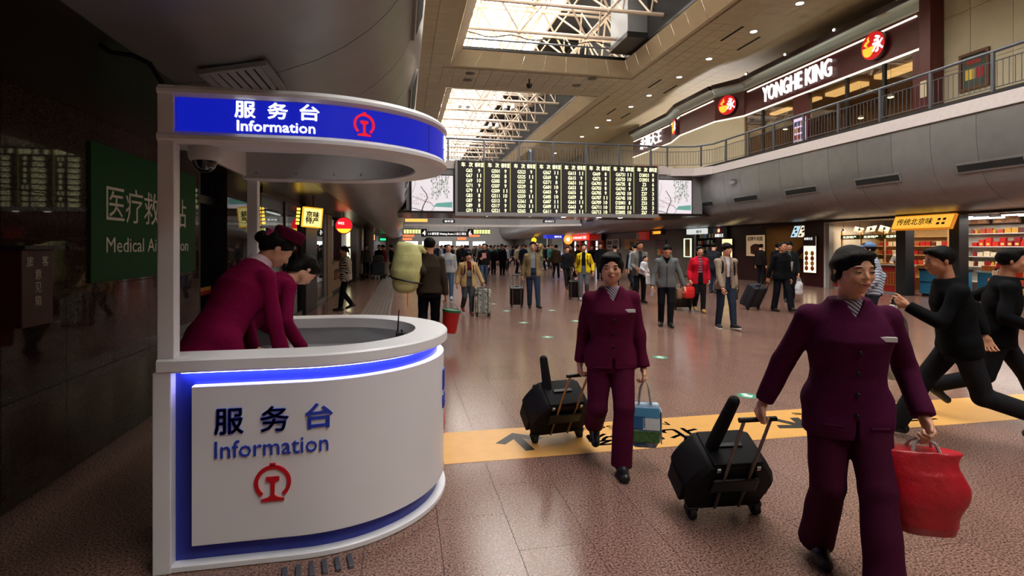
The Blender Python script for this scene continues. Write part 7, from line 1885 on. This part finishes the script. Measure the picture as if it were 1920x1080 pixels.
h = hand_world(Dpl, 1); tote('crumpled white plastic bag in the hand of the dark coat wearer', h.x, h.y, h.z - .50, -70, .26, .16, .38, mat('plastic_white', (206, 208, 214), .25, var=.1, scale=14), None, .49, .022, 'plastic_bag', None, .8)
person('person in dark jacket browsing by the bookshelf', 10.42, 16.9, 40, H=1.72, vox=.018, lean=4, hp=-15, feet=((.09, 0, 0, 0), (-.09, .05, 0, 0)), top=dict(col=(38, 40, 48), hem=.05, loose=.014), bottom=(44, 52, 70), hair='short')
Dst = person('person in striped blouse and black trousers facing the fast food counter', -1.38, 14.1, 186, H=1.60, vox=.014, fine=.009, male=False, lean=2, feet=((.07, -.14, .02, -20), (-.06, .14, 0, 0)), hands=((.08, .18, .88), (-.1, .14, .92)), top=dict(col=striped('striped_blouse', (214, 204, 186), (44, 38, 38), 30, (.3, .75, .6)), hem=.05, loose=.022, name='blouse'), bottom=(18, 18, 20), hair='pony', shoes=(16, 15, 15))
# lower restaurant queue and shop staff
for n, (x, y, hd_, c, lab) in enumerate(((14.9, 20.6, 20, (30, 24, 24), 'person in brown black coat waiting at the lower restaurant opening'), (15.2, 19.9, 60, (24, 24, 26), 'person in black coat half hidden at the restaurant menu light box'))):
    person(lab, x, y, hd_, H=1.7, vox=.020, low=True, top=dict(col=c, hem=.06, loose=.015), bottom=(24, 24, 28), hair='short')
for n, (x, y, hd_, lab) in enumerate(((17.35, 16.3, -120, 'shop assistant in maroon vest and white shirt behind the red counter'), (17.6, 14.35, 170, 'shop assistant in maroon vest and white shirt among the gift shelves'))):
    Dv = person(lab, x, y, hd_, H=1.60, vox=.017, low=True, male=False, hp=-15, lean=6, hands=((.2, .22, .95), (-.2, .22, .95)), top=dict(col=(206, 204, 206), hem=.06, loose=.006, name='shirt'), bottom=(30, 30, 34), hair='bun')
    soft('vest', [loft(Dv['Pp'] - Dv['axis'] * .05, Dv['N'] - Dv['axis'] * .02, Dv['rt'], Dv['fw'], [(0, .168, .125, 0, 0), (.5, .160, .122, 0, 0), (.85, .155, .112, 0, 0), (1, .10, .09, 0, 0)], .02)], .017, cloth('vest_maroon', (116, 24, 46)), Dv['P0'])
# luggage trolley and the people beside it, far along the kiosk side
tr = empty('luggage_trolley', (-1.5, 27.9, 0), 'loaded flat luggage trolley far along the kiosk side', 'trolley')
MB().box((-2.1, 27.6, .18), (-.75, 28.2, .24), .01).build('deck', M_darkmetal, tr)
for x in (-1.95, -.9):
    for y in (27.7, 28.1): MB().cyl((x, y - .03, .09), (x, y + .03, .09), .09, n=16).build('wheel', M_rub, tr, smooth=True)
MB().tube([(-.8, 27.65, .24), (-.72, 27.65, 1.0), (-.72, 28.15, 1.0), (-.8, 28.15, .24)], .02, 8).build('push_bar', M_grey, tr, smooth=True)
for n, (a, b, m, lab) in enumerate((((-1.5, 27.62, .24), (-.85, 28.15, .85), mat('bundle_navy', (44, 50, 64), .7, var=.2), 'navy luggage bundle on the flat trolley'), ((-1.45, 27.65, .85), (-.95, 28.1, 1.15), mat('bundle_grey', (70, 70, 76), .7, var=.2), 'grey luggage bundle on top of the navy bundle'))):
    o = MB().box(a, b, .09).thing('luggage_bundle', m, ((a[0] + b[0]) / 2, (a[1] + b[1]) / 2, a[2]), lab, 'luggage', smooth=True)
    MB().box((a[0] - .005, (a[1] + b[1]) / 2 - .03, a[2] + .004), (b[0] + .005, (a[1] + b[1]) / 2 + .03, b[2] + .004), .02).build('strap', M_dark, o)
for x, y, hd_, c, b, lab in ((-1.85, 28.75, -60, (106, 108, 108), (30, 30, 34), 'person in grey jacket standing behind the luggage trolley'), (-1.2, 29.3, -100, (34, 30, 34), (30, 30, 34), 'person in dark top beside the grey jacket wearer'), (-.95, 29.0, 180, (120, 34, 44), (30, 30, 34), 'person in red top behind the luggage trolley'), (-.55, 29.2, 175, (26, 26, 30), (22, 22, 26), 'person in black standing at the end of the luggage trolley')):
    person(lab, x, y, hd_, H=1.68, vox=.022, low=True, top=dict(col=c, hem=.06, loose=.015), bottom=b, hair='short')

# distant crowd: a few built figures, then copies
R = random.Random(21)
kinds = []
spec = [('black coat', (26, 26, 30), (28, 28, 32), 'short', True), ('grey jacket', (92, 94, 96), (40, 44, 56), 'short', True), ('navy coat', (34, 40, 58), (30, 30, 36), 'mop', True), ('brown jacket', (70, 54, 42), (34, 32, 32), 'short', True),
        ('red top', (140, 34, 40), (30, 30, 34), 'long', False), ('teal jacket', (60, 120, 112), (36, 36, 42), 'pony', False), ('pale blue shirt', (150, 166, 190), (44, 52, 70), 'crop', True), ('cream coat', (176, 162, 136), (36, 34, 36), 'long', False)]
FAR = [(9.31, 35.1, 170, 0), (7.3, 25.5, 60, 3), (8.0, 25.2, -150, 3), (8.6, 26.0, 200, 0), (6.0, 33.0, 80, 0), (5.4, 33.6, 85, 5), (6.5, 34.5, 70, 6), (4.6, 30.2, -90, 2), (5.1, 30.8, -80, 0), (6.1, 19.8, -90, 0), (9.0, 24.0, -100, 0), (7.4, 18.2, 90, 0), (7.9, 17.6, 100, 6), (8.4, 19.0, 95, 0),
       (10.2, 41, -90, 1), (11.0, 40.5, 100, 0), (9.6, 30.5, -120, 2)]
used = {}
def far_person(x, y, hd_, k, lab, grp):
    nm, c, b, hr, ml = spec[k]; st_ = R.randrange(2); key = (k, st_)
    if key not in used:
        f = ((.08, .22, 0, 0), (-.08, -.22, .03, -25)) if st_ else ((.09, .02, 0, 0), (-.09, -.02, 0, 0))
        D = person(lab, x, y, hd_, H=1.68, vox=.03, fine=.022, low=True, male=ml, feet=f, top=dict(col=c, hem=.06, loose=.014), bottom=b, hair=hr, group=grp)
        used[key] = D['P0']; return D['P0']
    s = R.uniform(.94, 1.05); o = copy_tree(used[key], (x, y, 0), math.radians(hd_ - 90), label=lab, group=grp); o.scale = (s, s, s); return o
def zone(x, y):
    a = 'below the lemon list on the kiosk side' if x < 1.6 else 'below the long navy sign' if x < 5.4 else 'below the lemon list on the shop side' if x < 7.5 else 'near the orange shop'
    return a, 'crowd front' if y < 38 else 'crowd middle' if y < 50 else 'crowd back'
taken = [(x, y) for x, y, _, _ in FAR] + [(3.36, 22.7), (-1.85, 28.75), (-1.2, 29.3), (-.95, 29.0), (-.55, 29.2), (.3, 28.5)]
for n, (x, y, hd_, k) in enumerate(FAR): far_person(x, y, hd_, k, 'distant person in %s, %s' % (spec[k][0], ('walking away before the far white kiosk', 'standing in the group before the far white kiosk', 'standing in the group before the far white kiosk', 'standing in the group before the far white kiosk', 'walking off ahead of the crowd', 'walking off ahead of the crowd', 'walking off ahead of the crowd', 'behind the black shirt wearer', 'behind the black shirt wearer', 'just behind the yellow jacket wearer', 'just behind the yellow jacket wearer', 'behind the grey coat wearer', 'behind the grey coat wearer', 'behind the grey coat wearer', 'beside the far white kiosk', 'beside the far white kiosk', 'before the framed pictures')[n]), 'people in front of the crowd')
n = 0
while n < 74:
    y = R.uniform(29, 62); x = R.uniform(-.2, 7.4) if n < 60 else R.uniform(7.5, 11)
    if (x < .6 and y < 33) or any(math.hypot(x - a, y - b) < .8 for a, b in taken) or (x > 11 and 42.5 < y < 45): continue
    taken.append((x, y)); k = R.choice((0, 0, 0, 0, 1, 2, 2, 3, 3, 4, 6, 7, 5)); a, b = zone(x, y)
    far_person(x, y, R.choice((-90, -80, -100, -95, 85, 0)) + R.uniform(-12, 12), k, 'person in %s, %s, %s' % (spec[k][0], b, a), 'distant crowd')
    n += 1
